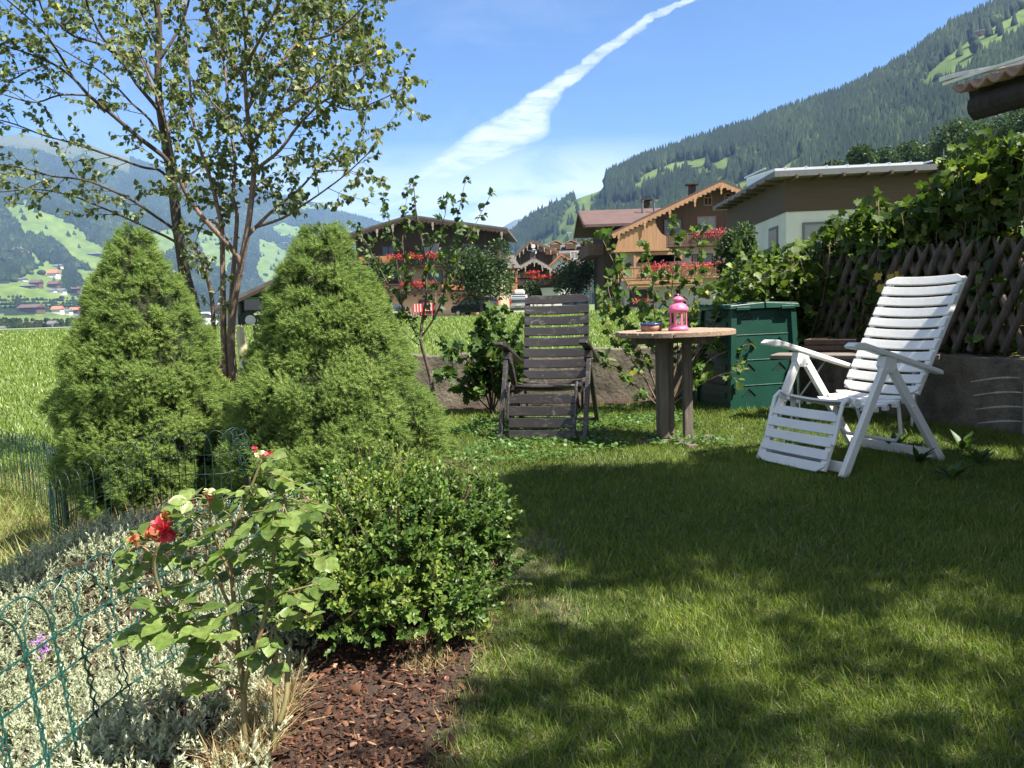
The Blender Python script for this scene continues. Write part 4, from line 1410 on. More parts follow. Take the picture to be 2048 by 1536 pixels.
M_dry = leaf_mat('dry_grass', [(0.0, (0.10, 0.07, 0.035)), (0.5, (0.27, 0.20, 0.10)), (1.0, (0.48, 0.38, 0.22))], rough=0.7, transl=0.25, spec=0.3)
def dry_patch(cx, cy, rx, ry, n, hmin, hmax):
    r = np.sqrt(rng.random(n)); a = rng.uniform(0, 6.28, n)
    X = cx + rx * r * np.cos(a); Y = cy + ry * r * np.sin(a)
    return X, Y, rng.uniform(hmin, hmax, n)
XX, YY, HH = [], [], []
def gxy(a, b): g = gnd(a, b); return g.x, g.y
for (a, b), rx, ry, n, h0, h1 in (((535, 1450), 0.055, 0.17, 1300, 0.03, 0.10), ((470, 1525), 0.05, 0.08, 500, 0.03, 0.09), ((330, 1490), 0.04, 0.06, 160, 0.04, 0.10), ((250, 1360), 0.06, 0.10, 120, 0.06, 0.12), ((385, 1180), 0.1, 0.2, 160, 0.06, 0.14), ((130, 1330), 0.06, 0.1, 120, 0.06, 0.12),
                                ((100, 930), 0.9, 0.55, 3000, 0.05, 0.16), ((30, 880), 0.9, 0.7, 2200, 0.06, 0.2), ((200, 1030), 0.35, 0.25, 300, 0.06, 0.14), ((860, 1335), 0.07, 0.06, 400, 0.02, 0.05), ((830, 1290), 0.05, 0.05, 240, 0.02, 0.05)):
    x_, y_ = gxy(a, b)
    u_, v_, w_ = dry_patch(x_, y_, rx, ry, n, h0, h1)
    XX.append(u_); YY.append(v_); HH.append(w_)
X, Y, h = map(np.concatenate, (XX, YY, HH)); n = len(X)
P = np.stack([X, Y, garden_z(X, Y)], 1)
up = np.array([0, 0, 1.0]) + rng.normal(size=(n, 3)) * 0.65; up[:, 2] = np.abs(up[:, 2]) + 0.1
c = Cloud(); c.scatter(BL, BLF, P, up, rvec(n) * [1, 1, 0.1], np.stack([np.full(n, 0.0022) * rng.uniform(0.7, 1.5, n) * (1 + 0.2 * np.clip(Y - 2, 0, 4)), h, h * 1.8], 1), rng.random(n))
tag(c.build('dry_grass', M_dry), 'dry straw coloured grass between the bedding plants and on the bank', kind='stuff')

# rough green and brown grass on the bank behind the wire fence
n = 26000
X = rng.uniform(-5.2, -2.2, n); Y = rng.uniform(3.6, 7.6, n)
P = np.stack([X, Y, garden_z(X, Y) - 0.01], 1)
up = np.array([0, 0, 1.0]) + rng.normal(size=(n, 3)) * 0.5; up[:, 2] = np.abs(up[:, 2]) + 0.1
h = rng.uniform(0.06, 0.22, n)
c = Cloud(); c.scatter(BL, BLF, P, up, rvec(n) * [1, 1, 0.1], np.stack([0.005 * rng.uniform(0.7, 1.5, n), h, h * 1.6], 1), np.where(rng.random(n) < np.clip(0.75 - 0.22 * (Y - 4), 0.1, 0.7), rng.uniform(0.8, 1, n), rng.uniform(0.2, 0.7, n)))
tag(c.build('bank_grass', M_grass), 'rough half dried grass on the bank beyond the wire fence', kind='stuff')

# ---------------------------------------------------------------- conical dwarf spruces
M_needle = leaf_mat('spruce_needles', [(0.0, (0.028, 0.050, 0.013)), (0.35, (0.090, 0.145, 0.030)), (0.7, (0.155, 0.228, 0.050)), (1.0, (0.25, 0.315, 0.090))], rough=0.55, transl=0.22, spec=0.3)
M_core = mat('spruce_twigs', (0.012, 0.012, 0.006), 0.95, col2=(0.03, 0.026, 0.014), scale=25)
M_bark = mat('tree_bark', (0.040, 0.028, 0.021), 0.9, col2=(0.135, 0.10, 0.078), scale=9, stretch=(5, 5, 1), bump=0.8, bscale=16)


def needle_template(k=13):
    V, Fc = [], []
    for j in range(k):
        f = j / k
        a = j * 2.4
        y0 = f * 0.75
        o = np.array([math.cos(a), 0, math.sin(a)])
        d = o * (0.72 - 0.30 * f) + np.array([0, 0.22 + 0.55 * f, 0])
        s_ = np.array([-math.sin(a), 0, math.cos(a)]) * 0.036
        b = np.array([0, y0, 0])
        i0 = len(V)
        V += [tuple(b - s_), tuple(b + s_), tuple(b + d * 0.62)]
        Fc.append((i0, i0 + 1, i0 + 2))
    return V, Fc


NT, NTF = needle_template()


def spruce(name, label, base, H, prof, nsh, seed, lean=0.0):
    t = thing(name, label, 'conifer', base)
    r_ = np.random.default_rng(seed)
    ds = np.array([p[0] for p in prof]); rs = np.array([p[1] for p in prof])

    def R(d, th):
        lum = 1 + 0.42 * fbm(th * 2.1 + seed, d * 6.0, 3) + 0.045 * np.sin(d * 19 + 2 * np.sin(th * 2 + seed))
        return np.interp(d, ds, rs) * lum
    # sprays in rounded tufts standing off an inner layer, dark gaps between the tufts
    nc = int(nsh / 27)
    dc = r_.random(nc) ** 0.60 * H
    tc_ = r_.uniform(-math.pi, math.pi, nc)
    gc = fbm(tc_ * 2.6 + 9 * seed, dc * 6.5, 4)
    kk = (gc > -0.20) | (r_.random(nc) < 0.4)
    dc, tc_, gc = dc[kk], tc_[kk], gc[kk]
    nc = len(dc)
    Rc = np.interp(dc, ds, rs)
    cr = (0.026 + 0.026 * r_.random(nc)) * np.clip(0.5 + 1.4 * Rc, 0.5, 1.1)
    outc = np.stack([np.cos(tc_), np.sin(tc_), 0 * tc_], 1)
    rc_ = np.maximum(R(dc, tc_) - cr * 0.9 + r_.normal(0, 0.010, nc), 0.004)
    C0 = np.array(base) + outc * rc_[:, None] + np.stack([0 * dc, 0 * dc, H - dc], 1)
    axis = nrm(outc * 1.0 + np.array([0, 0, 0.55]))
    idx = r_.integers(0, nc, nsh)
    dirn_ = nrm(axis[idx] * 0.75 + r_.normal(size=(nsh, 3)) * 0.62)
    fr = r_.random(nsh) ** 0.5
    P = C0[idx] + dirn_ * (cr[idx] * fr)[:, None]
    yd = dirn_ + axis[idx] * 0.35 + r_.normal(size=(nsh, 3)) * 0.25
    up_ = (dirn_ * axis[idx]).sum(1)
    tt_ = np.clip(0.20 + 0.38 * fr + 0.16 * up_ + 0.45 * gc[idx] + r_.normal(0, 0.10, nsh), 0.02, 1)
    sz = 0.031 * r_.uniform(0.7, 1.3, nsh)
    # inner layer
    ni = nsh // 3
    di = r_.random(ni) ** 0.62 * H; ti = r_.uniform(-math.pi, math.pi, ni)
    oi = np.stack([np.cos(ti), np.sin(ti), 0 * ti], 1)
    Pi = np.array(base) + oi * np.maximum(np.interp(di, ds, rs) * 0.86 - 0.03, 0.003)[:, None] + np.stack([0 * di, 0 * di, H - di], 1)
    P = np.concatenate([P, Pi]); yd = np.concatenate([yd, oi + r_.normal(size=(ni, 3)) * 0.5 + [0, 0, 0.3]])
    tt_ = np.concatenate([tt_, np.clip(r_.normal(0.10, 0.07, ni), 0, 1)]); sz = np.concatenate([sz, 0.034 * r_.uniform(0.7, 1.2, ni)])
    n = len(P)
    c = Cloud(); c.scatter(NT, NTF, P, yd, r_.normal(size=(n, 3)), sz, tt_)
    c.build('foliage', M_needle, t)
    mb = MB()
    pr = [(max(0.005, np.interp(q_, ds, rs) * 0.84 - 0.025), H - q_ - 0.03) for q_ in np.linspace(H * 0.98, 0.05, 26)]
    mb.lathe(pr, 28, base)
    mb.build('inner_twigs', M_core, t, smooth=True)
    mb = MB(); mb.tube([(base[0], base[1], base[2] - 0.1), (base[0], base[1], base[2] + 0.4)], [0.05, 0.03], 10); mb.build('trunk', M_bark, t)
    return t


lx = at(290, 760, 4.45); lz = gz(lx.x, 4.45)
ltop = at(275, 452, 4.45).z
spruce('dwarf_spruce', 'cone shaped dwarf spruce behind the curled wire fence', (lx.x, 4.45, lz), ltop - lz, [(0, 0.03), (0.05, 0.07), (0.13, 0.125), (0.29, 0.205), (0.45, 0.275), (0.68, 0.365), (0.96, 0.44), (1.18, 0.475), (1.35, 0.46), (1.6, 0.38)], 46000, 1, 0.0)
rx_ = at(664, 800, 4.15); rz_ = gz(rx_.x, 4.15)
rtop = at(648, 448, 4.15).z
spruce('dwarf_spruce', 'broader cone shaped dwarf spruce behind the box bush', (rx_.x, 4.15, rz_), rtop - rz_, [(0, 0.05), (0.05, 0.105), (0.12, 0.155), (0.24, 0.215), (0.45, 0.29), (0.62, 0.345), (0.78, 0.425), (0.94, 0.49), (1.1, 0.55), (1.25, 0.575), (1.45, 0.50)], 54000, 2, 0.0)

# ---------------------------------------------------------------- box bush
M_box = leaf_mat('box_leaf', [(0.0, (0.018, 0.044, 0.010)), (0.45, (0.045, 0.092, 0.018)), (0.75, (0.085, 0.150, 0.028)), (1.0, (0.19, 0.235, 0.05))], rough=0.45, transl=0.27, spec=0.3)
M_twig = mat('twig_bark', (0.09, 0.06, 0.035), 0.85, col2=(0.19, 0.135, 0.085), scale=20)


def shoots(cloud, mb, P, D, Ls, npair, lsize, lw, tint0, tint1, droop=0.0, spread=0.9, per=2, tv=LEAF, tf=LEAFF, twig_r=0.0014, twig_p=1.0, down=0.0):
    """shoots with leaves in pairs: P starts, D directions, Ls lengths"""
    n = len(P)
    D = nrm(D)
    ref = nrm(np.cross(D, rvec(n))); b = np.cross(D, ref)
    for j in range(npair):
        f = (j + 0.6) / npair
        pos = P + D * (Ls * f)[:, None] + np.array([0, 0, -1]) * (droop * Ls * f * f)[:, None]
        for s in range(per):
            a = (math.pi / 2) * (j % 2) + 2 * math.pi * s / per + rng.normal(0, 0.3, n) + (0 if per > 1 else j * 2.4)
            out = ref * np.cos(a)[:, None] + b * np.sin(a)[:, None]
            yd = out * spread * (1 - 0.5 * f) + D * (0.3 + 0.7 * f) + np.array([0, 0, -down]) + rng.normal(size=(n, 3)) * 0.16
            no = D * 0.6 - out * 0.2 + np.array([0, 0, 0.55]) + rng.normal(size=(n, 3)) * 0.3
            sz = lsize * rng.uniform(0.72, 1.2, n) * (1 - 0.25 * f)
            cloud.scatter(tv, tf, pos, yd, no, np.stack([sz * lw, sz, sz], 1), np.clip(tint0 + (tint1 - tint0) * f + rng.normal(0, 0.11, n), 0, 1))
    if mb is not None:
        for i in range(n):
            if rng.random() < twig_p:
                a = Vector(P[i]); d = Vector(D[i]) * float(Ls[i])
                mb.tube([a - d * 0.4, a + d * 0.5 + Vector((0, 0, -droop * Ls[i] * 0.25)), a + d + Vector((0, 0, -droop * Ls[i]))], [twig_r * 1.3, twig_r, twig_r * 0.6], 4, cap=False)


bb_ = gnd(770, 1300)
BXC = np.array([-0.37, 2.32, 0.0])
bush = thing('box_bush', 'glossy green box bush in the bark bed in the middle of the picture', 'shrub', (BXC[0], BXC[1], gz(BXC[0], BXC[1])))
BDY = -0.10
lobes = [((-0.38, 2.40, 0.20), (0.28, 0.28, 0.20), 900), ((-0.44, 2.56, 0.30), (0.17, 0.15, 0.13), 300), ((-0.20, 2.48, 0.25), (0.17, 0.2, 0.14), 330), ((-0.47, 2.20, 0.13), (0.19, 0.16, 0.12), 330), ((-0.15, 2.45, 0.13), (0.14, 0.16, 0.10), 170), ((-0.28, 2.22, 0.10), (0.19, 0.16, 0.09), 260), ((-0.58, 2.34, 0.18), (0.12, 0.14, 0.12), 150)]
c = Cloud(); mb = MB()
for (cx, cy, cz), (ra, rb, rc_), ns in lobes:
    d = rvec(ns); d[:, 2] = np.abs(d[:, 2]) * 1.0 - 0.45 * (rng.random(ns) < 0.35); d = nrm(d)
    q_ = rng.random(ns) ** 0.45
    P = np.array([cx, cy + BDY, cz]) + d * np.array([ra, rb, rc_]) * (0.50 + 0.42 * q_)[:, None]
    P[:, 2] = np.maximum(P[:, 2], 0.02)
    D = d * 0.8 + np.array([0, 0, 0.55]) + rng.normal(size=(ns, 3)) * 0.4
    yel = 0.22 * (fbm(P[:, 0] * 6, P[:, 2] * 6) > 0.12)
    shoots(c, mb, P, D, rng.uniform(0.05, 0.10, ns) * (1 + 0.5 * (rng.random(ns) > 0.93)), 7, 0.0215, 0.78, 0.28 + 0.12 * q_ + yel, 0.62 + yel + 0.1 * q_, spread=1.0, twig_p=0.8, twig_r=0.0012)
ns = 90
d = rvec(ns); d[:, 2] = np.abs(d[:, 2]) * 0.8 + 0.05; d = nrm(d)
P = np.array([-0.37, 2.32, 0.20]) + d * np.array([0.27, 0.27, 0.20]) * 0.95
shoots(c, mb, P, d * 0.8 + np.array([0, 0, 0.6]) + rng.normal(size=(ns, 3)) * 0.3, rng.uniform(0.10, 0.17, ns), 9, 0.021, 0.75, np.full(ns, 0.5), np.full(ns, 0.85), spread=0.9, twig_r=0.0013)
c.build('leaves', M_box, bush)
for i in range(16):
    a = rng.uniform(0, 6.28); d = Vector((math.cos(a) * 0.22, math.sin(a) * 0.22, 0.42))
    b0 = Vector((BXC[0], BXC[1] - 0.02, gz(BXC[0], BXC[1]) - 0.01)) + Vector((math.cos(a) * 0.03, math.sin(a) * 0.03, 0))
    mb.tube([b0, b0 + d * 0.5 + Vector((0, 0, 0.03)), b0 + d], [0.006, 0.004, 0.002], 5)
mb.build('branches', M_twig, bush)

# ---------------------------------------------------------------- trees: limbs given as lines, twigs and leaves grown on them
M_apple = leaf_mat('apple_leaf', [(0.0, (0.045, 0.066, 0.030)), (0.4, (0.105, 0.136, 0.056)), (0.75, (0.205, 0.232, 0.110)), (0.93, (0.30, 0.315, 0.165)), (1.0, (0.42, 0.33, 0.05))], rough=0.5, transl=0.34, spec=0.22)


def limb(pts, Y0, dY=0.0, wob=0.02):
    """a limb drawn through photo pixels at depth Y0..Y0+dY"""
    out = []
    n = len(pts)
    for i, (a, b) in enumerate(pts):
        p = at(a, b, Y0 + dY * (i / (n - 1)) + random.uniform(-1, 1) * wob * min(1, i))
        out.append(p)
    # refine once
    res = []
    for i in range(n - 1):
        p0, p1, p2, p3 = out[max(i - 1, 0)], out[i], out[i + 1], out[min(i + 2, n - 1)]
        for k in range(3):
            t = k / 3
            res.append(0.5 * ((2 * p1) + (p2 - p0) * t + (2 * p0 - 5 * p1 + 4 * p2 - p3) * t * t + (3 * p1 - p0 - 3 * p2 + p3) * t ** 3))
    res.append(out[-1])
    return res


def grow(mb, lv, pts, r0, r1, sides=8, every=0.13, slen=(0.25, 0.55), t0=0.15, dens=1.0, up=0.35, start=None):
    """tube along the limb; side shoots stored in lv as (start, direction, length)"""
    n = len(pts)
    mb.tube(pts, [r0 + (r1 - r0) * (i / (n - 1)) ** 0.8 for i in range(n)], sides)
    L = 0; seg = []
    for i in range(n - 1):
        seg.append((L, pts[i], pts[i + 1])); L += (pts[i + 1] - pts[i]).length
    s = L * t0
    while s < L:
        for a, p, q_ in reversed(seg):
            if s >= a:
                d = (q_ - p)
                ln = max(d.length, 1e-6)
                f = (s - a) / ln
                d.normalize()
                c_ = p + (q_ - p) * f
                rv = Vector(rvec(1)[0]); rv -= d * rv.dot(d); rv.normalize()
                dr = (d * 0.55 + rv * 0.75 + Vector((0, 0, up * random.uniform(0.2, 1.2)))).normalized()
                lv.append((c_, dr, random.uniform(*slen) * (1 - 0.35 * s / L)))
                break
        s += every * random.uniform(0.6, 1.5) / dens
    d = (pts[-1] - pts[-2]).normalized()
    lv.append((pts[-1], d, slen[0]))


def foliate(mb, cloud, lv, r, leaf, lw, per_m, tv=LEAF, tf=LEAFF, droop=0.5, sub=2, tmean=0.45, tsd=0.18, keepf=None, spread=0.8, side=0.55, ysh=0.02):
    """bent twigs with side twiglets, leaves hanging from them"""
    LP, LD = [], []
    def twig(p, d, L, r, lev):
        k = 4
        pts = [p]; dd = d.copy()
        for i in range(k):
            dd = (dd + Vector(rvec(1)[0]) * 0.22 + Vector((0, 0, 0.04))).normalized()
            pts.append(pts[-1] + dd * (L / k))
        mb.tube(pts, [r * (1 - 0.7 * i / k) for i in range(k + 1)], 5 if lev == 0 else 4, cap=False)
        for j in range(max(1, int(L * per_m * random.uniform(0.6, 1.3)))):
            f = random.uniform(0.2, 1.0)
            i = min(k - 1, int(f * k)); q_ = pts[i] + (pts[i + 1] - pts[i]) * (f * k - i)
            LP.append(q_); LD.append((pts[i + 1] - pts[i]).normalized())
        if lev < sub - 1:
            for j in range(random.randint(2, 4)):
                i = random.randint(1, k - 1)
                rv = Vector(rvec(1)[0])
                d2 = ((pts[i + 1] - pts[i]).normalized() * 0.6 + rv * side).normalized()
                twig(pts[i], d2, L * random.uniform(0.3, 0.55), r * 0.6, lev + 1)
    for p, d, L in lv:
        if keepf is not None and not keepf(p): continue
        twig(p, d, L, r, 0)
    P = np.array([tuple(p) for p in LP]); D = np.array([tuple(p) for p in LD])
    n = len(P)
    yd = D * 0.35 + rng.normal(size=(n, 3)) * 0.55 * spread + np.array([0, 0, -droop])
    no = rng.normal(size=(n, 3)) * 0.8 + np.array([0.25, -0.1, 0.7])
    sz = leaf * rng.uniform(0.6, 1.2, n)
    t = np.clip(rng.normal(tmean, tsd, n), 0, 0.95)
    t = np.where(rng.random(n) < ysh, 1.0, t)
    cloud.scatter(tv, tf, P, yd, no, np.stack([sz * lw, sz, sz], 1), t)
    return n


# old dark stemmed apple tree, further back
YA = 7.3
ta = thing('apple_tree', 'apple tree with one dark straight trunk and long branches drooping to the left', 'tree', (at(392, 640, YA).x, YA, meadow_z(-3, YA)))
mb = MB(); lv = []
trunkA = [(404, 840), (396, 700), (386, 610), (372, 560), (362, 500), (352, 430), (345, 370), (335, 310), (325, 250), (318, 200), (316, 130), (318, 60), (312, 0), (300, -80), (296, -160)]
grow(mb, lv, limb(trunkA, YA, 0, 0.02), 0.066, 0.018, 10, t0=0.55, dens=1.2)
LA = [([(348, 400), (342, 330), (280, 277), (232, 236), (178, 191), (147, 157), (103, 126), (34, 99), (-40, 75)], -0.7, 0.026),
      ([(338, 360), (318, 340), (287, 335), (239, 318), (178, 297), (137, 284), (85, 270), (31, 249), (-20, 235)], -0.4, 0.014),
      ([(350, 470), (342, 454), (307, 430), (263, 400), (212, 376), (164, 359), (102, 352), (51, 337), (-30, 325)], -0.5, 0.016),
      ([(356, 500), (348, 482), (290, 454), (239, 430), (191, 410), (147, 393), (75, 379), (-20, 386)], 0.4, 0.014),
      ([(325, 250), (318, 222), (273, 167), (239, 113), (205, 75), (178, 20), (164, -40), (150, -110)], -0.6, 0.022),
      ([(240, 118), (220, 100), (191, 85), (147, 72), (113, 44), (85, 20), (68, -40)], -0.9, 0.016),
      ([(318, 120), (345, 80), (370, 30), (385, -40), (392, -120)], 0.4, 0.018), ([(316, 90), (290, 40), (262, -20), (230, -90)], 0.5, 0.016),
      ([(330, 290), (300, 240), (262, 205), (210, 150), (160, 120), (110, 90)], 0.7, 0.014), ([(178, 191), (120, 190), (70, 205), (10, 190)], -0.9, 0.010), ([(103, 126), (60, 140), (20, 160), (-40, 160)], -1.0, 0.009),
      ([(320, 180), (280, 110), (240, 40), (190, -30)], 0.9, 0.016), ([(147, 157), (100, 80), (50, 30), (-10, -20)], -0.9, 0.012), ([(344, 400), (380, 350), (420, 320), (440, 270)], 0.5, 0.014)]
for pts, dy, r in LA:
    grow(mb, lv, limb(pts, YA, dy, 0.05), r, 0.005, 7, t0=0.25, dens=1.9 if pts[-1][1] < 60 else 1.1)
c = Cloud()
foliate(mb, c, lv, 0.0035, 0.051, 0.84, 38, droop=0.55, ysh=0.005)
mb.build('trunk', mat('dark_apple_bark', (0.018, 0.013, 0.010), 0.9, col2=(0.075, 0.055, 0.042), scale=9, stretch=(5, 5, 1), bump=0.8, bscale=16), ta, smooth=True)
c.build('crown', M_apple, ta)

YB = 6.5
tb_ = thing('apple_tree', 'several stemmed apple tree with brown lit stems between the two spruces', 'tree', (at(465, 700, YB).x, YB, gz(-2.2, YB)))
mb = MB(); lv = []
LB = [([(472, 880), (470, 780), (462, 700), (464, 640), (474, 570), (485, 513), (498, 440), (508, 342), (503, 290), (494, 219), (490, 150), (492, 102), (486, 0), (482, -90)], 0.0, 0.040, 0.010, 0.5),
      ([(478, 555), (475, 513), (420, 451), (386, 410), (362, 366), (345, 310), (330, 240), (300, 160), (270, 90)], -0.5, 0.026, 0.006, 0.3),
      ([(455, 860), (448, 700), (446, 600), (445, 520), (444, 461), (434, 410), (420, 355), (403, 307), (386, 239), (380, 170), (372, 90), (370, 0)], 0.4, 0.030, 0.007, 0.4),
      ([(450, 790), (430, 690), (424, 600), (410, 540), (396, 500)], -0.3, 0.022, 0.012, 0.5),
      ([(462, 760), (462, 620), (470, 500), (474, 427), (466, 395), (470, 330), (460, 250), (452, 160), (440, 60), (430, -60)], 0.5, 0.024, 0.006, 0.4),
      ([(508, 345), (526, 328), (560, 300), (601, 246), (649, 201), (697, 181), (740, 140)], -0.4, 0.018, 0.005, 0.15),
      ([(496, 470), (512, 454), (547, 420), (598, 379), (632, 345), (700, 307), (755, 262)], 0.5, 0.018, 0.004, 0.2),
      ([(512, 454), (564, 437), (601, 413), (636, 390), (690, 350), (735, 308)], -0.7, 0.013, 0.004, 0.2),
      ([(494, 219), (540, 150), (600, 80), (660, 20), (710, -50)], 0.5, 0.016, 0.005, 0.1), ([(502, 290), (540, 240), (575, 180), (640, 100), (715, 62)], 0.2, 0.016, 0.004, 0.1),
      ([(492, 130), (530, 60), (570, -20), (600, -90)], -0.5, 0.014, 0.005, 0.1), ([(490, 160), (440, 90), (410, 20), (390, -60)], -0.4, 0.014, 0.005, 0.1),
      ([(575, 180), (640, 170), (700, 120), (745, 95)], 0.7, 0.012, 0.004, 0.1), ([(600, 80), (660, 70), (720, 20), (760, -40)], -0.4, 0.012, 0.004, 0.1),
      ([(649, 201), (700, 220), (760, 200), (800, 180)], -0.6, 0.008, 0.003, 0.2), ([(540, 240), (600, 200), (650, 150), (720, 130)], -0.9, 0.012, 0.004, 0.1), ([(503, 300), (470, 250), (420, 200), (380, 150)], -0.6, 0.012, 0.004, 0.2),
      ([(520, 200), (560, 130), (620, 60), (660, -30)], 0.9, 0.013, 0.004, 0.1), ([(632, 345), (690, 340), (725, 350)], 0.3, 0.007, 0.003, 0.2), ([(480, 760), (505, 720), (530, 690), (546, 660)], -0.3, 0.016, 0.006, 0.4), ([(444, 470), (425, 440), (405, 450), (396, 470)], 0.2, 0.01, 0.005, 0.4)]
for pts, dy, r, r1, t0 in LB:
    hi = min(p[1] for p in pts) < 150
    grow(mb, lv, limb(pts, YB, dy, 0.04), r, r1, 8, t0=t0, dens=2.3 if hi else 1.3)
c = Cloud()
foliate(mb, c, lv, 0.0032, 0.050, 0.84, 47, droop=0.6, tmean=0.42, ysh=0.006)
mb.build('trunk', mat('apple_bark', (0.075, 0.048, 0.034), 0.85, col2=(0.21, 0.145, 0.105), scale=9, stretch=(5, 5, 1), bump=0.7, bscale=18), tb_, smooth=True)
c.build('crown', M_apple, tb_)

# young espalier like sapling in front of the wall
M_pear = leaf_mat('pear_leaf', [(0.0, (0.025, 0.050, 0.016)), (0.4, (0.045, 0.085, 0.024)), (0.75, (0.085, 0.135, 0.04)), (0.95, (0.15, 0.19, 0.06)), (1.0, (0.48, 0.38, 0.05))], rough=0.5, transl=0.32, spec=0.25)
YS_ = 6.75
sap = thing('young_tree', 'slender young fruit tree with upright whips in front of the low wall', 'tree', (at(868, 820, YS_).x, YS_, 0))
mb = MB(); lv = []
LS = [([(872, 836), (866, 790), (861, 756), (850, 715), (841, 677), (848, 620), (852, 592), (850, 523), (842, 470), (832, 420), (827, 363)], 0, 0.022, 0.003, 0.35),
      ([(841, 680), (824, 653), (803, 609), (776, 568), (762, 547), (745, 520)], 0.25, 0.010, 0.003, 0.15), ([(843, 672), (866, 640), (884, 600), (892, 560), (900, 500), (912, 450), (930, 363)], -0.2, 0.010, 0.002, 0.2),
      ([(884, 600), (905, 560), (925, 500), (950, 450), (981, 390)], 0.2, 0.006, 0.002, 0.25), ([(850, 523), (875, 470), (890, 430), (893, 397)], -0.25, 0.005, 0.002, 0.2), ([(803, 609), (795, 540), (788, 480), (776, 430), (768, 400)], -0.2, 0.006, 0.002, 0.25),
      ([(776, 568), (750, 520), (728, 480), (708, 452)], 0.2, 0.005, 0.002, 0.2), ([(852, 592), (820, 560), (806, 500), (808, 440), (815, 385)], 0.3, 0.006, 0.002, 0.25), ([(866, 640), (872, 580), (868, 530), (880, 480)], 0.35, 0.006, 0.002, 0.2),
      ([(803, 609), (822, 570), (830, 540)], 0.1, 0.005, 0.002, 0.2), ([(838, 690), (815, 670), (790, 640), (776, 610)], -0.2, 0.006, 0.002, 0.6)]
for pts, dy, r, r1, t0 in LS:
    grow(mb, lv, limb(pts, YS_, dy, 0.02), r, r1, 7, every=0.075, slen=(0.05, 0.16), t0=t0, dens=1.0, up=0.5)
c = Cloud()
foliate(mb, c, lv, 0.002, 0.060, 0.80, 95, droop=0.35, sub=1, tmean=0.45, ysh=0.012)
mb.build('trunk', M_bark, sap, smooth=True); c.build('crown', M_pear, sap)

# two currant shrubs against the wall
M_curr = leaf_mat('currant_leaf', [(0.0, (0.025, 0.055, 0.016)), (0.45, (0.050, 0.095, 0.024)), (0.8, (0.10, 0.155, 0.04)), (0.96, (0.17, 0.20, 0.06)), (1.0, (0.42, 0.30, 0.06))], rough=0.55, transl=0.34, spec=0.2)


def shrub(name, label, Y0, stems, leaf, per_m, tmean, slen, dens, ysh, sub=2, sd=0.02, tz=0.2, spd=0.9):
    b = stems[0][0][0]
    g = at(b[0], b[1], Y0)
    t = thing(name, label, 'shrub', (g.x, g.y, gz(g.x, g.y)))
    mb = MB(); lv = []
    for pts, dy, r in stems:
        grow(mb, lv, limb(pts, Y0, dy, sd), r, 0.0025, 6, every=0.07, slen=slen, t0=tz, dens=dens, up=0.4)
    c = Cloud()
    foliate(mb, c, lv, 0.0022, leaf, 0.95, per_m, tv=LOBE, tf=LOBEF, droop=0.25, sub=sub, tmean=tmean, ysh=ysh, spread=spd)
    mb.build('stems', M_twig if ysh > 0.01 else M_bark, t, smooth=True); c.build('leaves', M_curr, t)
    return t


shrub('currant_shrub', 'leafy currant shrub left of the brown chair against the wall', 6.75,
      [([(985, 825), (980, 780), (976, 735), (985, 685), (1000, 640)], 0.1, 0.010), ([(983, 825), (965, 770), (940, 730), (915, 700), (895, 690)], -0.2, 0.009), ([(986, 825), (995, 770), (1012, 730), (1020, 700), (1030, 670)], 0.0, 0.009),
       ([(984, 825), (970, 740), (955, 705), (950, 675), (960, 650)], 0.2, 0.008), ([(986, 825), (1005, 780), (1022, 750), (1035, 720)], -0.2, 0.007), ([(980, 820), (950, 790), (925, 760), (900, 750)], -0.3, 0.007), ([(984, 825), (985, 750), (970, 700), (985, 660)], -0.2, 0.008), ([(986, 820), (1008, 770), (1000, 720), (1012, 690)], 0.2, 0.007)],
      0.074, 46, 0.46, (0.12, 0.28), 1.25, 0.004)
shrub('currant_shrub', 'straggly currant shrub with many bare stems behind the round table', 6.55,
      [([(1322, 815), (1318, 740), (1295, 660), (1262, 580), (1225, 520), (1205, 478)], 0.2, 0.010), ([(1326, 815), (1330, 740), (1340, 650), (1345, 560), (1350, 500), (1348, 445)], -0.1, 0.010), ([(1330, 815), (1350, 740), (1375, 660), (1390, 590), (1400, 520), (1392, 470)], 0.2, 0.010),
       ([(1332, 815), (1365, 750), (1405, 690), (1440, 620), (1465, 560), (1480, 500)], 0.0, 0.009), ([(1320, 815), (1285, 750), (1240, 690), (1205, 640), (1200, 600)], -0.2, 0.008), ([(1322, 815), (1300, 740), (1268, 680), (1240, 600), (1240, 540)], 0.1, 0.008),
       ([(1328, 815), (1325, 730), (1310, 640), (1305, 560), (1290, 500)], -0.2, 0.009), ([(1334, 815), (1380, 760), (1420, 720), (1460, 700), (1490, 690)], -0.15, 0.008), ([(1328, 815), (1355, 730), (1352, 640), (1362, 570)], 0.3, 0.008), ([(1320, 815), (1270, 770), (1235, 740), (1205, 720)], -0.2, 0.006),
       ([(1336, 815), (1400, 770), (1440, 750), (1470, 745)], -0.3, 0.006), ([(1330, 815), (1400, 700), (1430, 650), (1425, 590)], 0.25, 0.008), ([(1325, 815), (1290, 720), (1255, 660), (1222, 600), (1215, 560)], 0.35, 0.007), ([(1336, 815), (1390, 720), (1450, 660), (1478, 620)], 0.2, 0.007)],
      0.066, 27, 0.60, (0.08, 0.24), 1.0, 0.02, tz=0.30)

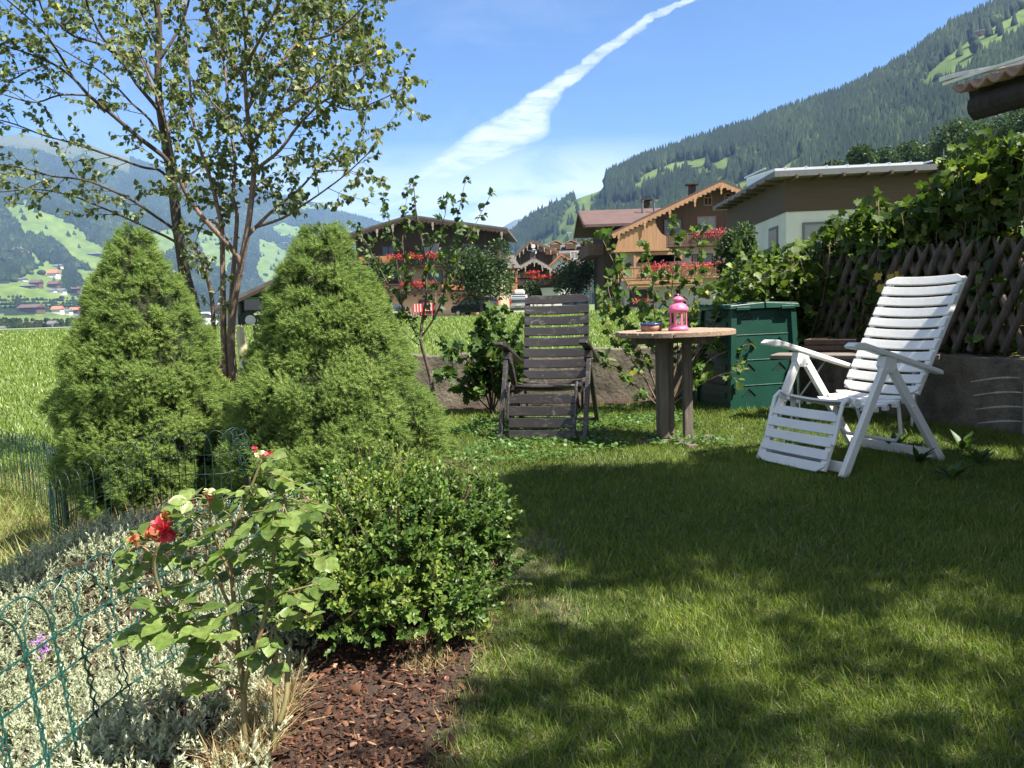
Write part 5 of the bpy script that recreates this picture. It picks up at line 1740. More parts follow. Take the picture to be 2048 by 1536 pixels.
# ---------------------------------------------------------------- hedge of vines and raspberry over the fence
M_vine = leaf_mat('vine_leaf', [(0.0, (0.022, 0.042, 0.011)), (0.4, (0.052, 0.090, 0.017)), (0.75, (0.115, 0.165, 0.030)), (0.97, (0.20, 0.24, 0.05)), (1.0, (0.30, 0.28, 0.06))], rough=0.5, transl=0.36, spec=0.25, mott=0.25, mscale=45)
vb = FA + FD * 1.0 + FN * 0.35
vine = thing('vine_hedge', 'tall tangled hedge of vine and raspberry shoots growing over the lattice fence', 'hedge', (vb.x, vb.y, 0))
top_px = [(1440, 585), (1470, 560), (1500, 520), (1525, 505), (1560, 490), (1600, 485), (1640, 462), (1680, 432), (1720, 408), (1760, 396), (1800, 402), (1850, 392), (1872, 330), (1890, 300), (1930, 288), (1980, 282), (2048, 268), (2200, 230), (2500, 150)]
c = Cloud(); mb = MB(); lv = []
for i in range(430):
    u = random.random() ** 0.9
    pxx = 1470 + u * 620
    Yd = np.interp(pxx, [1440, 1600, 2048, 2400], [7.0, 7.15, 5.25, 4.4]) + 0.28 + random.gauss(0, 0.16)
    ytop = np.interp(pxx, [p[0] for p in top_px], [p[1] for p in top_px]) + random.uniform(0, 70) + (random.random() ** 2) * 60
    tp = at(pxx, ytop, Yd)
    bx = at(pxx + random.uniform(-60, 60), 640, Yd + random.uniform(-0.05, 0.15)); bx.z = random.uniform(0.2, 0.7)
    if tp.z < bx.z + 0.2: continue
    mid = (tp + bx) / 2 + Vector((random.uniform(-0.1, 0.1), random.uniform(-0.08, 0.12), 0))
    pts = [bx, (bx + mid) / 2 + Vector((random.uniform(-0.04, 0.04), 0, 0)), mid, (mid + tp) / 2 + Vector((random.uniform(-0.05, 0.05), 0, 0.02)), tp]
    grow(mb, lv, pts, 0.0055, 0.0025, 5, every=0.08, slen=(0.06, 0.20), t0=0.02, dens=1.0, up=0.3)
foliate(mb, c, lv, 0.002, 0.088, 0.92, 34, tv=LOBE, tf=LOBEF, droop=0.32, sub=1, tmean=0.40, tsd=0.2, ysh=0.01)
# the bank of hanging vine at the left end
for i in range(95):
    a = random.random()
    pxx = 1440 + 165 * a
    Yd = 6.95 + random.gauss(0, 0.18)
    ytop = np.interp(pxx, [1440, 1500, 1560, 1610], [585, 545, 520, 520]) + random.uniform(0, 85)
    p = at(pxx, ytop, Yd)
    d = Vector((random.uniform(-1, 0.3), random.uniform(-0.7, 0.3), random.uniform(-0.5, 0.6))).normalized()
    lv2 = [(p, d, random.uniform(0.10, 0.22))]
    foliate(mb, c, lv2, 0.002, 0.072, 0.85, 36, droop=0.4, sub=2, tmean=0.55, tsd=0.2, ysh=0.0)
n = 3400
pxx = rng.uniform(1590, 2085, n)
Yd = np.interp(pxx, [1440, 1600, 2048, 2400], [7.0, 7.15, 5.25, 4.4]) + 0.30 + rng.normal(0, 0.17, n)
yt = np.interp(pxx, [p[0] for p in top_px], [p[1] for p in top_px]) + 28
yq = yt + (600 - yt) * rng.random(n) ** 0.9
P = np.array([tuple(at(a, b, y_)) for a, b, y_ in zip(pxx, yq, Yd)])
sz = 0.078 * rng.uniform(0.45, 1.25, n)
c.scatter(LOBE, LOBEF, P, rng.normal(size=(n, 3)) * 0.7 + [-0.1, -0.3, -0.5], rng.normal(size=(n, 3)) * 0.6 + [0.1, -0.35, 0.75], np.stack([sz * 0.95, sz, sz], 1), np.clip(rng.normal(0.42, 0.2, n), 0, 0.97))
mb.build('stems', M_twig, vine, smooth=True); c.build('leaves', M_vine, vine)
# yellow leaves caught on the fence
M_yel = leaf_mat('yellow_leaf', [(0.0, (0.35, 0.24, 0.03)), (1.0, (0.55, 0.40, 0.06))], rough=0.6, transl=0.35)
for i, (a, b, s) in enumerate(((1716, 560, 0.075), (1722, 583, 0.080), (1742, 562, 0.075), (1754, 556, 0.05), (1766, 564, 0.045))):
    p = at(a, b - 12, np.interp(a, [1600, 2048], [7.15, 5.25]) - 0.42)
    # lie just in front of the stakes
    k_ = (p - FA).dot(FD); p2 = FA + FD * k_ - FN * 0.05; p2.z = p.z
    c = Cloud(); c.scatter(LOBE, LOBEF, [tuple(p2)], [(0.2 * (i - 2), -0.1, -1)], [(-0.8, -0.5 + 0.1 * i, 0.3)], s, [random.random()])
    o = c.build('yellow_leaf', M_yel, loc=p2)
    tag(o, ['yellow vine leaf on the lattice, upper left of the cluster', 'largest yellow vine leaf hanging lowest on the lattice', 'yellow vine leaf in the middle of the lattice cluster', 'small yellow vine leaf at the top of the cluster', 'smallest yellow vine leaf, rightmost on the lattice'][i], 'leaf', 'yellow vine leaves on the lattice')
# ================================================================ ROSE, WIRE FENCE, POLE
M_rose = leaf_mat('rose_leaf', [(0.0, (0.050, 0.085, 0.020)), (0.5, (0.110, 0.165, 0.038)), (0.85, (0.170, 0.225, 0.064)), (1.0, (0.23, 0.27, 0.10))], rough=0.40, transl=0.36, spec=0.35, mott=0.28, mscale=90)
M_rstem = mat('rose_stem', (0.10, 0.12, 0.035), 0.6, col2=(0.21, 0.135, 0.07), scale=9)
M_petal = leaf_mat('rose_petal', [(0.0, (0.30, 0.02, 0.035)), (0.5, (0.62, 0.05, 0.09)), (1.0, (0.75, 0.12, 0.16))], rough=0.6, transl=0.3)
M_wilt = leaf_mat('wilted_petal', [(0.0, (0.20, 0.055, 0.03)), (0.5, (0.42, 0.15, 0.06)), (1.0, (0.52, 0.27, 0.12))], rough=0.8, transl=0.3)
M_sepal = leaf_mat('pale_petal', [(0.0, (0.45, 0.42, 0.22)), (1.0, (0.72, 0.62, 0.45))], rough=0.6, transl=0.3)


def serrated(k=9):
    """oval leaflet with a toothed edge, folded along its midrib"""
    L = []; Rr = []
    for i in range(1, k):
        f = i / k
        w = 0.43 * math.sin(math.pi * f ** 0.85) ** 0.8
        y = f
        z = 0.16 * w - 0.10 * f * f
        L.append((-w, y, z)); L.append((-w * 0.88, y + 0.055, z))
        Rr.append((w, y, z)); Rr.append((w * 0.88, y + 0.055, z))
    rib = [(0, 0, 0)] + [(0, i / k, -0.02 - 0.10 * (i / k) ** 2) for i in range(1, k)] + [(0, 1.03, -0.13)]
    V = rib + L + Rr
    nr = len(rib); fs = []
    for sd, off in ((0, nr), (1, nr + len(L))):
        prev = 0
        for i in range(1, k):
            a, b = off + 2 * (i - 1), off + 2 * (i - 1) + 1
            r1, r0 = i, i - 1
            pv = 0 if i == 1 else off + 2 * (i - 2) + 1
            f_ = [(r0, r1, a, pv) if pv else (0, r1, a)]
            f_.append((r1, b, a))
            for q_ in f_:
                fs.append(q_ if sd else tuple(reversed(q_)))
        last = off + 2 * (k - 2) + 1
        q_ = (k - 1, k, last)
        fs.append(q_ if sd else tuple(reversed(q_)))
    return V, fs


SV, SF = serrated()
ry0 = gnd(490, 1512)
RB = Vector((ry0.x, ry0.y, gz(ry0.x, ry0.y)))
YR = RB.y
rose = thing('rose_bush', 'rose bush with serrated light green leaves and faded red blooms in the foreground', 'rose', RB)


def path(pts, dy=0.0, Y0=None):
    Y0 = YR if Y0 is None else Y0
    n = len(pts)
    return limb(pts, Y0, dy, 0.004)


stems = [([(492, 1528), (489, 1440), (486, 1370), (478, 1310), (470, 1230), (464, 1160), (458, 1100), (452, 1060)], 0.02, 0.0072, 0.0035),
         ([(487, 1385), (497, 1340), (518, 1275), (532, 1220), (541, 1150), (552, 1085), (560, 1050)], -0.03, 0.0055, 0.0035),
         ([(546, 1512), (551, 1440), (548, 1380), (553, 1300), (549, 1250)], 0.03, 0.0055, 0.003), ([(556, 1450), (572, 1400), (575, 1350), (578, 1302)], 0.05, 0.006, 0.0055), ([(490, 1512), (520, 1536), (545, 1556)], -0.03, 0.009, 0.010),
         ([(470, 1235), (440, 1170), (415, 1100), (400, 1060)], 0.04, 0.004, 0.0025), ([(458, 1100), (475, 1040), (500, 980), (520, 930), (528, 915)], 0.02, 0.0035, 0.0022), ([(464, 1160), (432, 1080), (420, 1030), (419, 1005)], -0.05, 0.0032, 0.002),
         ([(478, 1310), (430, 1270), (385, 1240), (345, 1215), (318, 1175), (308, 1125), (318, 1085)], -0.06, 0.0042, 0.0028), ([(308, 1125), (295, 1100), (276, 1090)], -0.01, 0.0025, 0.002), ([(486, 1380), (460, 1370), (430, 1355), (405, 1350)], -0.08, 0.003, 0.002),
         ([(560, 1050), (572, 1010), (560, 980)], -0.02, 0.003, 0.002), ([(532, 1220), (560, 1190), (590, 1180), (625, 1170)], -0.02, 0.0026, 0.0018), ([(541, 1150), (585, 1120), (625, 1110)], 0.03, 0.0026, 0.0018), ([(518, 1275), (560, 1250), (600, 1235)], 0.06, 0.0026, 0.0018)]
mb = MB()
for pts, dy, r0, r1 in stems:
    p = path(pts, dy)
    mb.tube(p, [r0 + (r1 - r0) * i / (len(p) - 1) for i in range(len(p))], 9)
    for k in range(3):       # thorns
        i = random.randint(1, len(p) - 2)
        d = Vector(rvec(1)[0]); d.z = abs(d.z) * 0.3; d.normalize()
        mb.tube([p[i], p[i] + d * (r0 + 0.004)], [0.002, 0.0002], 5)
petl = MB()
c = Cloud()


def spray(tip, base, dy, size, nleaf=5, flat=0.75, tint=0.5):
    """compound leaf: a stalk from base to tip with nleaf leaflets"""
    a = at(*base, YR + dy * 0.3); b = at(*tip, YR + dy)
    d = (b - a); L = d.length; d.normalize()
    mb.tube([a, (a + b) / 2 + Vector((0, 0, 0.008)), b], [0.0016, 0.0012, 0.001], 5)
    upv = Vector((random.gauss(0, 0.22), -0.25 + random.gauss(0, 0.22), flat)).normalized()
    side = d.cross(upv).normalized()
    P, D, N, Sz = [b], [d + Vector((0, 0, -0.15))], [upv], [size]
    pr = (nleaf - 1) // 2
    for i in range(pr):
        q_ = a + d * (L * (0.92 - 0.42 * i))
        for s in (-1, 1):
            P.append(q_); D.append(side * s * 0.95 + d * 0.45 + Vector((0, 0, random.uniform(-0.25, 0.05))))
            N.append(upv + side * s * random.uniform(-0.1, 0.35) + Vector(rvec(1)[0]) * 0.2); Sz.append(size * random.uniform(0.78, 0.95) * (1 - 0.1 * i))
    P = np.array([tuple(p) for p in P]); D = np.array([tuple(p) for p in D]); N = np.array([tuple(p) for p in N]); Sz = np.array(Sz)
    c.scatter(SV, SF, P, D, N, np.stack([Sz * random.uniform(0.85, 1.1), Sz, Sz], 1), np.clip(tint + rng.normal(0, 0.14, len(P)), 0, 1))


SP = [((500, 985), (500, 955), 0.02, 0.034), ((560, 960), (528, 945), 0.0, 0.040), ((590, 965), (530, 950), -0.03, 0.040), ((470, 985), (505, 975), 0.0, 0.036), ((530, 1020), (480, 1045), -0.05, 0.052), ((575, 1030), (560, 1005), -0.06, 0.056), ((545, 1045), (558, 1010), -0.08, 0.052),
      ((610, 1010), (560, 1000), 0.02, 0.050), ((445, 1020), (470, 1050), -0.02, 0.044), ((400, 1030), (420, 1040), -0.02, 0.040), ((365, 1035), (405, 1050), -0.05, 0.044), ((350, 1020), (402, 1055), 0.05, 0.040), ((430, 1060), (455, 1075), -0.07, 0.048), ((480, 1070), (456, 1085), -0.08, 0.046), ((395, 1085), (420, 1090), -0.06, 0.046),
      ((500, 1100), (462, 1120), -0.06, 0.048), ((440, 1110), (462, 1130), -0.08, 0.046), ((380, 1120), (415, 1110), 0.0, 0.040), ((530, 1085), (552, 1080), -0.05, 0.046), ((590, 1080), (556, 1075), 0.0, 0.044), ((640, 1010), (575, 1005), 0.04, 0.036),
      ((650, 1120), (615, 1112), 0.03, 0.046), ((640, 1170), (610, 1172), -0.02, 0.050), ((600, 1200), (575, 1185), -0.05, 0.050), ((620, 1235), (590, 1236), 0.05, 0.046), ((570, 1240), (545, 1255), 0.0, 0.044), ((560, 1130), (543, 1150), -0.06, 0.044), ((505, 1200), (535, 1200), -0.04, 0.042), ((500, 1165), (466, 1165), -0.05, 0.044),
      ((300, 1120), (310, 1135), -0.02, 0.032), ((270, 1085), (300, 1100), 0.0, 0.030), ((340, 1115), (315, 1105), -0.02, 0.034), ((345, 1065), (320, 1090), 0.0, 0.034), ((262, 1165), (316, 1180), 0.02, 0.052), ((355, 1170), (322, 1190), -0.05, 0.050), ((300, 1210), (340, 1215), -0.06, 0.050), ((370, 1200), (345, 1212), -0.08, 0.056), ((405, 1215), (370, 1230), -0.10, 0.058),
      ((455, 1225), (415, 1258), -0.10, 0.060), ((400, 1255), (385, 1240), -0.13, 0.062), ((440, 1270), (430, 1268), -0.14, 0.058), ((325, 1250), (372, 1238), -0.08, 0.058), ((275, 1265), (340, 1240), -0.06, 0.058), ((340, 1275), (380, 1245), -0.12, 0.054), ((410, 1290), (440, 1280), -0.05, 0.050), ((390, 1320), (430, 1300), -0.02, 0.048),
      ((385, 1345), (405, 1350), -0.10, 0.048), ((420, 1335), (420, 1352), -0.10, 0.046), ((400, 1375), (412, 1358), -0.12, 0.046), ((440, 1345), (445, 1362), -0.08, 0.036), ((500, 1250), (520, 1265), -0.02, 0.040), ((530, 1180), (548, 1160), -0.03, 0.04), ((455, 1150), (470, 1160), 0.05, 0.044), ((420, 1155), (440, 1160), 0.07, 0.044),
      ((470, 1010), (490, 1000), 0.06, 0.044), ((520, 985), (510, 970), 0.06, 0.042), ((420, 1000), (440, 1020), 0.06, 0.040), ((560, 1000), (540, 985), 0.08, 0.042), ((600, 1050), (570, 1030), 0.05, 0.044), ((490, 1040), (475, 1060), 0.07, 0.044)]
for tip, base, dy, s in SP:
    spray(tip, base, dy, s * 0.86, random.choice((3, 5, 5)), tint=random.uniform(0.3, 0.8))
for i in range(70):      # more leaves along the stems, further inside the bush
    st = random.choice(stems[:12])[0]
    a = random.choice(st[len(st) // 3:])
    if a[1] > 1300: continue
    th = random.uniform(-math.pi, math.pi)
    spray((a[0] + 48 * math.cos(th), a[1] + 26 * math.sin(th) + 6), a, random.uniform(-0.06, 0.10), random.uniform(0.026, 0.040), random.choice((3, 5)), tint=random.uniform(0.25, 0.75))
mb.build('stems', M_rstem, rose, smooth=True)
c.build('leaves', M_rose, rose)


def bloom(px, py, dy, r, m, n, seed, drop=0.4, name='flower', flat=1.0):
    r_ = np.random.default_rng(seed)
    p = at(px, py, YR + dy)
    c = Cloud()
    d = nrm(r_.normal(size=(n, 3)) * [1, 1, flat] + [0, -0.2, 0.15])
    P = np.array(p) + d * r * 0.35 * r_.random((n, 1))
    cup = [(-0.30, 0, 0), (0.30, 0, 0), (-0.55, 0.5, 0.16), (0.55, 0.5, 0.16), (0, 0.5, 0.0), (-0.42, 0.95, 0.02), (0.42, 0.95, 0.02), (0, 1.08, -0.12)]
    cf = [(0, 1, 4), (0, 4, 2), (1, 3, 4), (2, 4, 7, 5), (4, 3, 6, 7)]
    c.scatter(cup, cf, P, d + r_.normal(size=(n, 3)) * 0.5 + [0, 0, -drop], r_.normal(size=(n, 3)) + d * 0.5, r * r_.uniform(0.7, 1.1, n), r_.random(n))
    return c.build(name, m, rose)


bloom(326, 1058, -0.04, 0.024, M_petal, 26, 4, 0.6)
o_ = bloom(312, 1062, -0.06, 0.018, M_wilt, 18, 5, 0.2, 'wilted_flower')
bloom(268, 1080, -0.05, 0.012, M_wilt, 16, 6, 0.2, 'wilted_flower')
bloom(338, 1030, -0.04, 0.014, M_wilt, 14, 7, 0.1, 'wilted_flower')
bloom(417, 984, -0.05, 0.011, M_sepal, 8, 8, -0.2, 'bud'); bloom(420, 993, -0.05, 0.009, M_petal, 9, 9, 0.9)
bloom(519, 909, 0.02, 0.012, M_sepal, 8, 10, 0.1, 'bud', 0.4); bloom(540, 908, 0.02, 0.010, M_petal, 12, 12, 0.2); bloom(509, 897, 0.02, 0.006, M_petal, 7, 13, 0.0)

# purple bloom in the silver mat
M_lil = leaf_mat('lilac_petal', [(0.0, (0.25, 0.09, 0.40)), (1.0, (0.45, 0.22, 0.60))], rough=0.6, transl=0.3)
g = gnd(82, 1290, 0.12)
c = Cloud(); n = 60
P = np.array(g) + rng.normal(size=(n, 3)) * [0.010, 0.010, 0.016]
c.scatter(LEAF4, LEAF4F, P, rvec(n), rvec(n), np.stack([np.full(n, 0.006), np.full(n, 0.012), np.full(n, 0.01)], 1), rng.random(n))
gg = Vector((g.x, g.y, gz(g.x, g.y)))
fl = thing('lavender_flower', 'single purple flower spike rising from the silver ground cover', 'flower', gg)
c.build('bloom', M_lil, fl)
mb = MB(); mb.tube([gg, g], 0.0016, 5); mb.build('stem', M_rstem, fl)

# ---------------------------------------------------------------- green wire fence with looped tops
M_wire = mat('green_wire', (0.004, 0.038, 0.032), 0.35, col2=(0.008, 0.062, 0.052), scale=30, spec=0.6)


def wire_fence(name, label, line, top, pitch, r, wavy, rows, z_at, leanx=0.0):
    """line: ground points (x, y); arches of neighbouring wires overlap"""
    pts = [Vector((a, b, 0)) for a, b in line]
    seg = [(pts[i + 1] - pts[i]).length for i in range(len(pts) - 1)]
    L = sum(seg)

    def along(s):
        s = min(max(s, 0), L - 1e-6); i = 0
        while s > seg[i]:
            s -= seg[i]; i += 1
        t = s / seg[i]
        p0, p1, p2, p3 = pts[max(i - 1, 0)], pts[i], pts[i + 1], pts[min(i + 2, len(pts) - 1)]
        return 0.5 * ((2 * p1) + (p2 - p0) * t + (2 * p0 - 5 * p1 + 4 * p2 - p3) * t * t + (3 * p1 - p0 - 3 * p2 + p3) * t ** 3)
    mb = MB()
    w = pitch * (1.85 if wavy else 1.5)
    n = int((L - w) / pitch) + 1
    sd = 6 if wavy else 4
    for i in range(n):
        s0 = i * pitch; s1 = s0 + w
        P = []
        nd_ = 46 if wavy else 6; bot = min(rows) - 0.03
        h = top + random.uniform(-0.008, 0.008)
        hb = h - w * (0.56 if wavy else 0.75)
        jx = Vector((random.gauss(0, 0.004), random.gauss(0, 0.004), 0))
        def pt(s, z, k):
            p = along(s)
            q_ = p + Vector((leanx * z, 0, z + z_at(p.x, p.y))) + jx
            if wavy:
                d = (along(s + 0.01) - along(s - 0.01)).normalized()
                q_ += d * (0.0035 * math.sin(z * 190 + i)) + Vector((-d.y, d.x, 0)) * (0.003 * math.cos(z * 190 + i * 2))
            return q_
        for k in range(nd_): P.append(pt(s0, bot + (hb - bot) * k / nd_, k))
        na = 15 if wavy else 8
        for k in range(na + 1):
            a = math.pi * k / na
            P.append(pt((s0 + s1) / 2 - w / 2 * math.cos(a), hb + (h - hb) * math.sin(a), k))
        for k in range(nd_): P.append(pt(s1, hb - (hb - bot) * (k + 1) / nd_, k))
        mb.tube(P, r, sd, cap=False)
    for z in rows:
        m_ = int(L / (0.012 if wavy else 0.06))
        for ph in ((0, math.pi) if wavy else (0,)):
            P = []
            for k in range(m_ + 1):
                p = along(L * k / m_)
                tw = k * 0.9 + ph
                P.append(p + Vector((leanx * z, 0.0022 * math.cos(tw) if wavy else 0, z + z_at(p.x, p.y) + (0.0022 * math.sin(tw) if wavy else 0))))
            mb.tube(P, r * (0.72 if wavy else 0.9), 5 if wavy else 4, cap=False)
    o = mb.build(name, M_wire if wavy else M_wired, loc=(pts[0].x, pts[0].y, z_at(pts[0].x, pts[0].y)), smooth=True)
    return tag(o, label, 'fence', 'looped green wire edging')


M_wired = mat('dark_wire', (0.004, 0.022, 0.017), 0.5, col2=(0.007, 0.034, 0.026), scale=30)
fz = lambda x, y: gz(x, y) + 0.0
wire_fence('wire_fence', 'green twisted wire fence with looped top in front of the silver ground cover', [(-1.00, 0.95), (-0.965, 1.35), (-0.945, 1.71), (-0.91, 1.90), (-0.845, 2.13), (-0.76, 2.32), (-0.62, 2.48), (-0.50, 2.55)], 0.385, 0.095, 0.0021, True, (0.27, 0.19, 0.06, -0.07, -0.2), lambda x, y: 0.0, -0.10)
wire_fence('wire_fence', 'sagging dark wire fence wrapped round the front of the left spruce', [(-1.28, 3.72), (-1.36, 3.62), (-1.50, 3.62), (-1.80, 3.66), (-2.10, 3.74), (-2.34, 3.92), (-2.50, 4.25), (-2.62, 4.7)], 0.40, 0.085, 0.0022, False, (0.29, 0.20, 0.08), fz, 0.02)
wire_fence('wire_fence', 'far stretch of looped wire fence along the meadow edge', [(-2.50, 4.25), (-2.66, 4.62), (-2.95, 5.05), (-3.40, 5.6), (-3.95, 6.1), (-4.8, 6.6)], 0.56, 0.085, 0.0024, False, (0.46, 0.33, 0.2, 0.08), fz, 0.0)
# bundled roll at the right end of the sagging stretch
mb = MB()
for k in range(9):
    a = k * 0.7
    b = Vector((-1.30 + 0.035 * math.cos(a), 3.70 + 0.035 * math.sin(a), gz(-1.3, 3.7)))
    lean = Vector((0.09, 0.0, 0))
    P = [b + lean * (1 - z / 0.4) + Vector((0.006 * math.sin(z * 60 + k), 0, z)) for z in np.linspace(0, 0.39, 16)]
    mb.tube(P, 0.0022, 4, cap=False)
for z in np.linspace(0.03, 0.38, 9):
    P = []
    for k in range(17):
        a = k * math.pi / 8
        P.append(Vector((-1.30 + 0.037 * math.cos(a) + 0.09 * (1 - z / 0.4), 3.70 + 0.037 * math.sin(a), gz(-1.3, 3.7) + z + 0.012 * math.sin(a))))
    mb.tube(P, 0.002, 4, cap=False)
tag(mb.build('wire_roll', M_wired, loc=(-1.3, 3.7, gz(-1.3, 3.7)), smooth=True), 'rolled up dark end of the wire fence between the two spruces', 'wire roll')

# ---------------------------------------------------------------- metal pole behind the apple tree
pp_ = at(484, 740, 7.0)
pole = thing('pipe_post', 'weathered steel pipe post with a yellowed upper sleeve behind the apple tree', 'post', (pp_.x, 7.0, -0.3))
def pz(a, b): q_ = at(a, b, 7.0); return q_
mb = MB(); mb.tube([Vector((pz(489, 800).x, 7.0, -0.35)), pz(487, 720)], 0.034, 16); mb.build('pipe', M_steel, pole, smooth=False)
mb = MB(); mb.tube([pz(487, 722), pz(481, 662)], 0.040, 16); mb.tube([pz(481, 662), pz(480, 654)], 0.030, 14); mb.build('sleeve', mat('yellowed_plastic', (0.36, 0.32, 0.16), 0.6, col2=(0.55, 0.52, 0.36), scale=8), pole)
mb = MB(); mb.bar(pz(474, 744), pz(498, 743), 0.03, 0.024); mb.build('peg', mat('grey_peg', (0.25, 0.22, 0.18), 0.8), pole)
# ================================================================ BUILDINGS AND CARS ACROSS THE MEADOW
M_stucco = mat('white_stucco', (0.47, 0.46, 0.43), 0.9, col2=(0.56, 0.55, 0.52), scale=0.6)
M_cream = mat('cream_stucco', (0.36, 0.28, 0.18), 0.9, col2=(0.43, 0.34, 0.23), scale=0.6)
M_larch = mat('larch_wood', (0.22, 0.115, 0.055), 0.75, col2=(0.36, 0.20, 0.10), scale=1.5, stretch=(6, 6, 0.4))
M_larchd = mat('aged_larch', (0.065, 0.034, 0.020), 0.8, col2=(0.12, 0.067, 0.040), scale=1.5, stretch=(6, 6, 0.4))
M_umber = mat('dark_umber_wood', (0.022, 0.013, 0.009), 0.85, col2=(0.055, 0.034, 0.024), scale=1.5, stretch=(6, 6, 0.4))
M_rust = mat('orange_stain_wood', (0.33, 0.12, 0.045), 0.7, col2=(0.42, 0.17, 0.07), scale=2)
M_pend = mat('pale_carving', (0.24, 0.21, 0.18), 0.8, var=0.2, scale=3)
M_roofd = mat('dark_slate_roof', (0.055, 0.05, 0.048), 0.75, col2=(0.10, 0.092, 0.088), scale=1.5)
M_roofb = mat('brown_roof', (0.060, 0.033, 0.029), 0.8, col2=(0.092, 0.053, 0.046), scale=1.0)
M_roofr = mat('red_tile_roof', (0.36, 0.085, 0.045), 0.8, col2=(0.48, 0.13, 0.07), scale=1.0)
M_roofm = mat('bright_sheet_roof', (0.62, 0.63, 0.64), 0.35, var=0.08, scale=1.0, metal=0.5)
M_facia = mat('grey_facia', (0.10, 0.10, 0.105), 0.6, var=0.15)
M_glass = glass_mat('window_glass')
M_glassb = glass_mat('blind_window', (0.16, 0.17, 0.18), 0.3)
M_flow = leaf_mat('geranium', [(0.0, (0.05, 0.10, 0.025)), (0.22, (0.06, 0.12, 0.03)), (0.26, (0.52, 0.02, 0.03)), (0.65, (0.62, 0.045, 0.08)), (1.0, (0.70, 0.13, 0.24))], rough=0.7, transl=0.2)
M_flowr = leaf_mat('red_geranium', [(0.0, (0.05, 0.10, 0.025)), (0.25, (0.06, 0.12, 0.03)), (0.30, (0.45, 0.012, 0.02)), (1.0, (0.62, 0.04, 0.05))], rough=0.7, transl=0.2)


def flowers(x0, x1, y, z, m, parent, n=None, name='flowers', h=0.42, dp=0.22, s=0.10):
    n = n or int((x1 - x0) * 150)
    P = np.stack([rng.uniform(x0, x1, n), y + rng.normal(0, dp, n) * 0.6, z + rng.normal(0, 0.45, n) * h * (0.7 + 0.4 * rng.random(n))], 1)
    P[:, 2] += h * 0.35 * fbm(P[:, 0] * 1.3 + z, P[:, 0] * 0, 3)
    c = Cloud(); c.scatter(LEAF4, LEAF4F, P, rvec(n), rvec(n) + [0, -0.6, 0.4], np.stack([np.full(n, s), np.full(n, s * 1.2), np.full(n, s)], 1) * rng.uniform(0.6, 1.3, (n, 1)), rng.random(n))
    return c.build(name, m, parent)


def window(t, x, y, z, w, h, frame, glass=None, depth=0.08, muntin=True, arch=False):
    """window on a facade that faces -y: frame with its pane as sub-part"""
    mb = MB()
    f = 0.09
    mb.box((x - w / 2 + f / 2, y - depth / 2, z), (f, depth, h)); mb.box((x + w / 2 - f / 2, y - depth / 2, z), (f, depth, h))
    mb.box((x, y - depth / 2, z + h / 2 - f / 2), (w - 2 * f, depth, f)); mb.box((x, y - depth / 2, z - h / 2 + f / 2), (w - 2 * f, depth, f))
    if muntin: mb.box((x, y - depth / 2 - 0.01, z), (0.06, depth - 0.02, h - 2 * f))
    if arch:
        mb.prism([(x - w / 2, z + h / 2)] + [(x - w / 2 * math.cos(a), z + h / 2 + w * 0.42 * math.sin(a)) for a in np.linspace(0.15, math.pi - 0.15, 9)] + [(x + w / 2, z + h / 2)], 'y', y - depth, y - 0.004)
    fr = mb.build('window', frame, t)
    mb = MB(); mb.box((x, y - 0.022, z), (w - 2 * f, 0.03, h - 2 * f))
    if arch: mb.prism([(x - w * 0.36 * math.cos(a), z + h / 2 + w * 0.30 * math.sin(a)) for a in np.linspace(0, math.pi, 9)], 'y', y - depth - 0.012, y - depth - 0.004)
    mb.build('pane', glass or M_glass, fr)
    return fr


def balcony(t, x0, x1, y, z, dep, m, flow=None, boards=True, rail_h=0.95, fl=None):
    mb = MB()
    mb.box(((x0 + x1) / 2, y - dep / 2, z - 0.10), (x1 - x0, dep, 0.16))
    yf = y - dep + 0.04
    mb.box(((x0 + x1) / 2, yf, z + rail_h), (x1 - x0, 0.10, 0.09))
    mb.box(((x0 + x1) / 2, yf, z + 0.08), (x1 - x0, 0.07, 0.07))
    n = int((x1 - x0) / 0.20)
    for i in range(n):
        x = x0 + (i + 0.5) * (x1 - x0) / n
        mb.box((x, yf, z + rail_h / 2 + 0.04), (0.165, 0.035, rail_h - 0.16))
    for k in range(max(2, int((x1 - x0) / 2.2) + 1)):
        x = x0 + 0.06 + (x1 - x0 - 0.12) * k / max(1, int((x1 - x0) / 2.2))
        mb.box((x, y - dep / 2, z - 0.26), (0.12, dep + 0.1, 0.16))
    b = mb.build('balcony', m, t)
    if flow is not None:
        for (a, c_) in (fl or [(x0, x1)]):
            flowers(a, c_, yf - 0.18, z + rail_h - 0.02, flow, b)
    return b


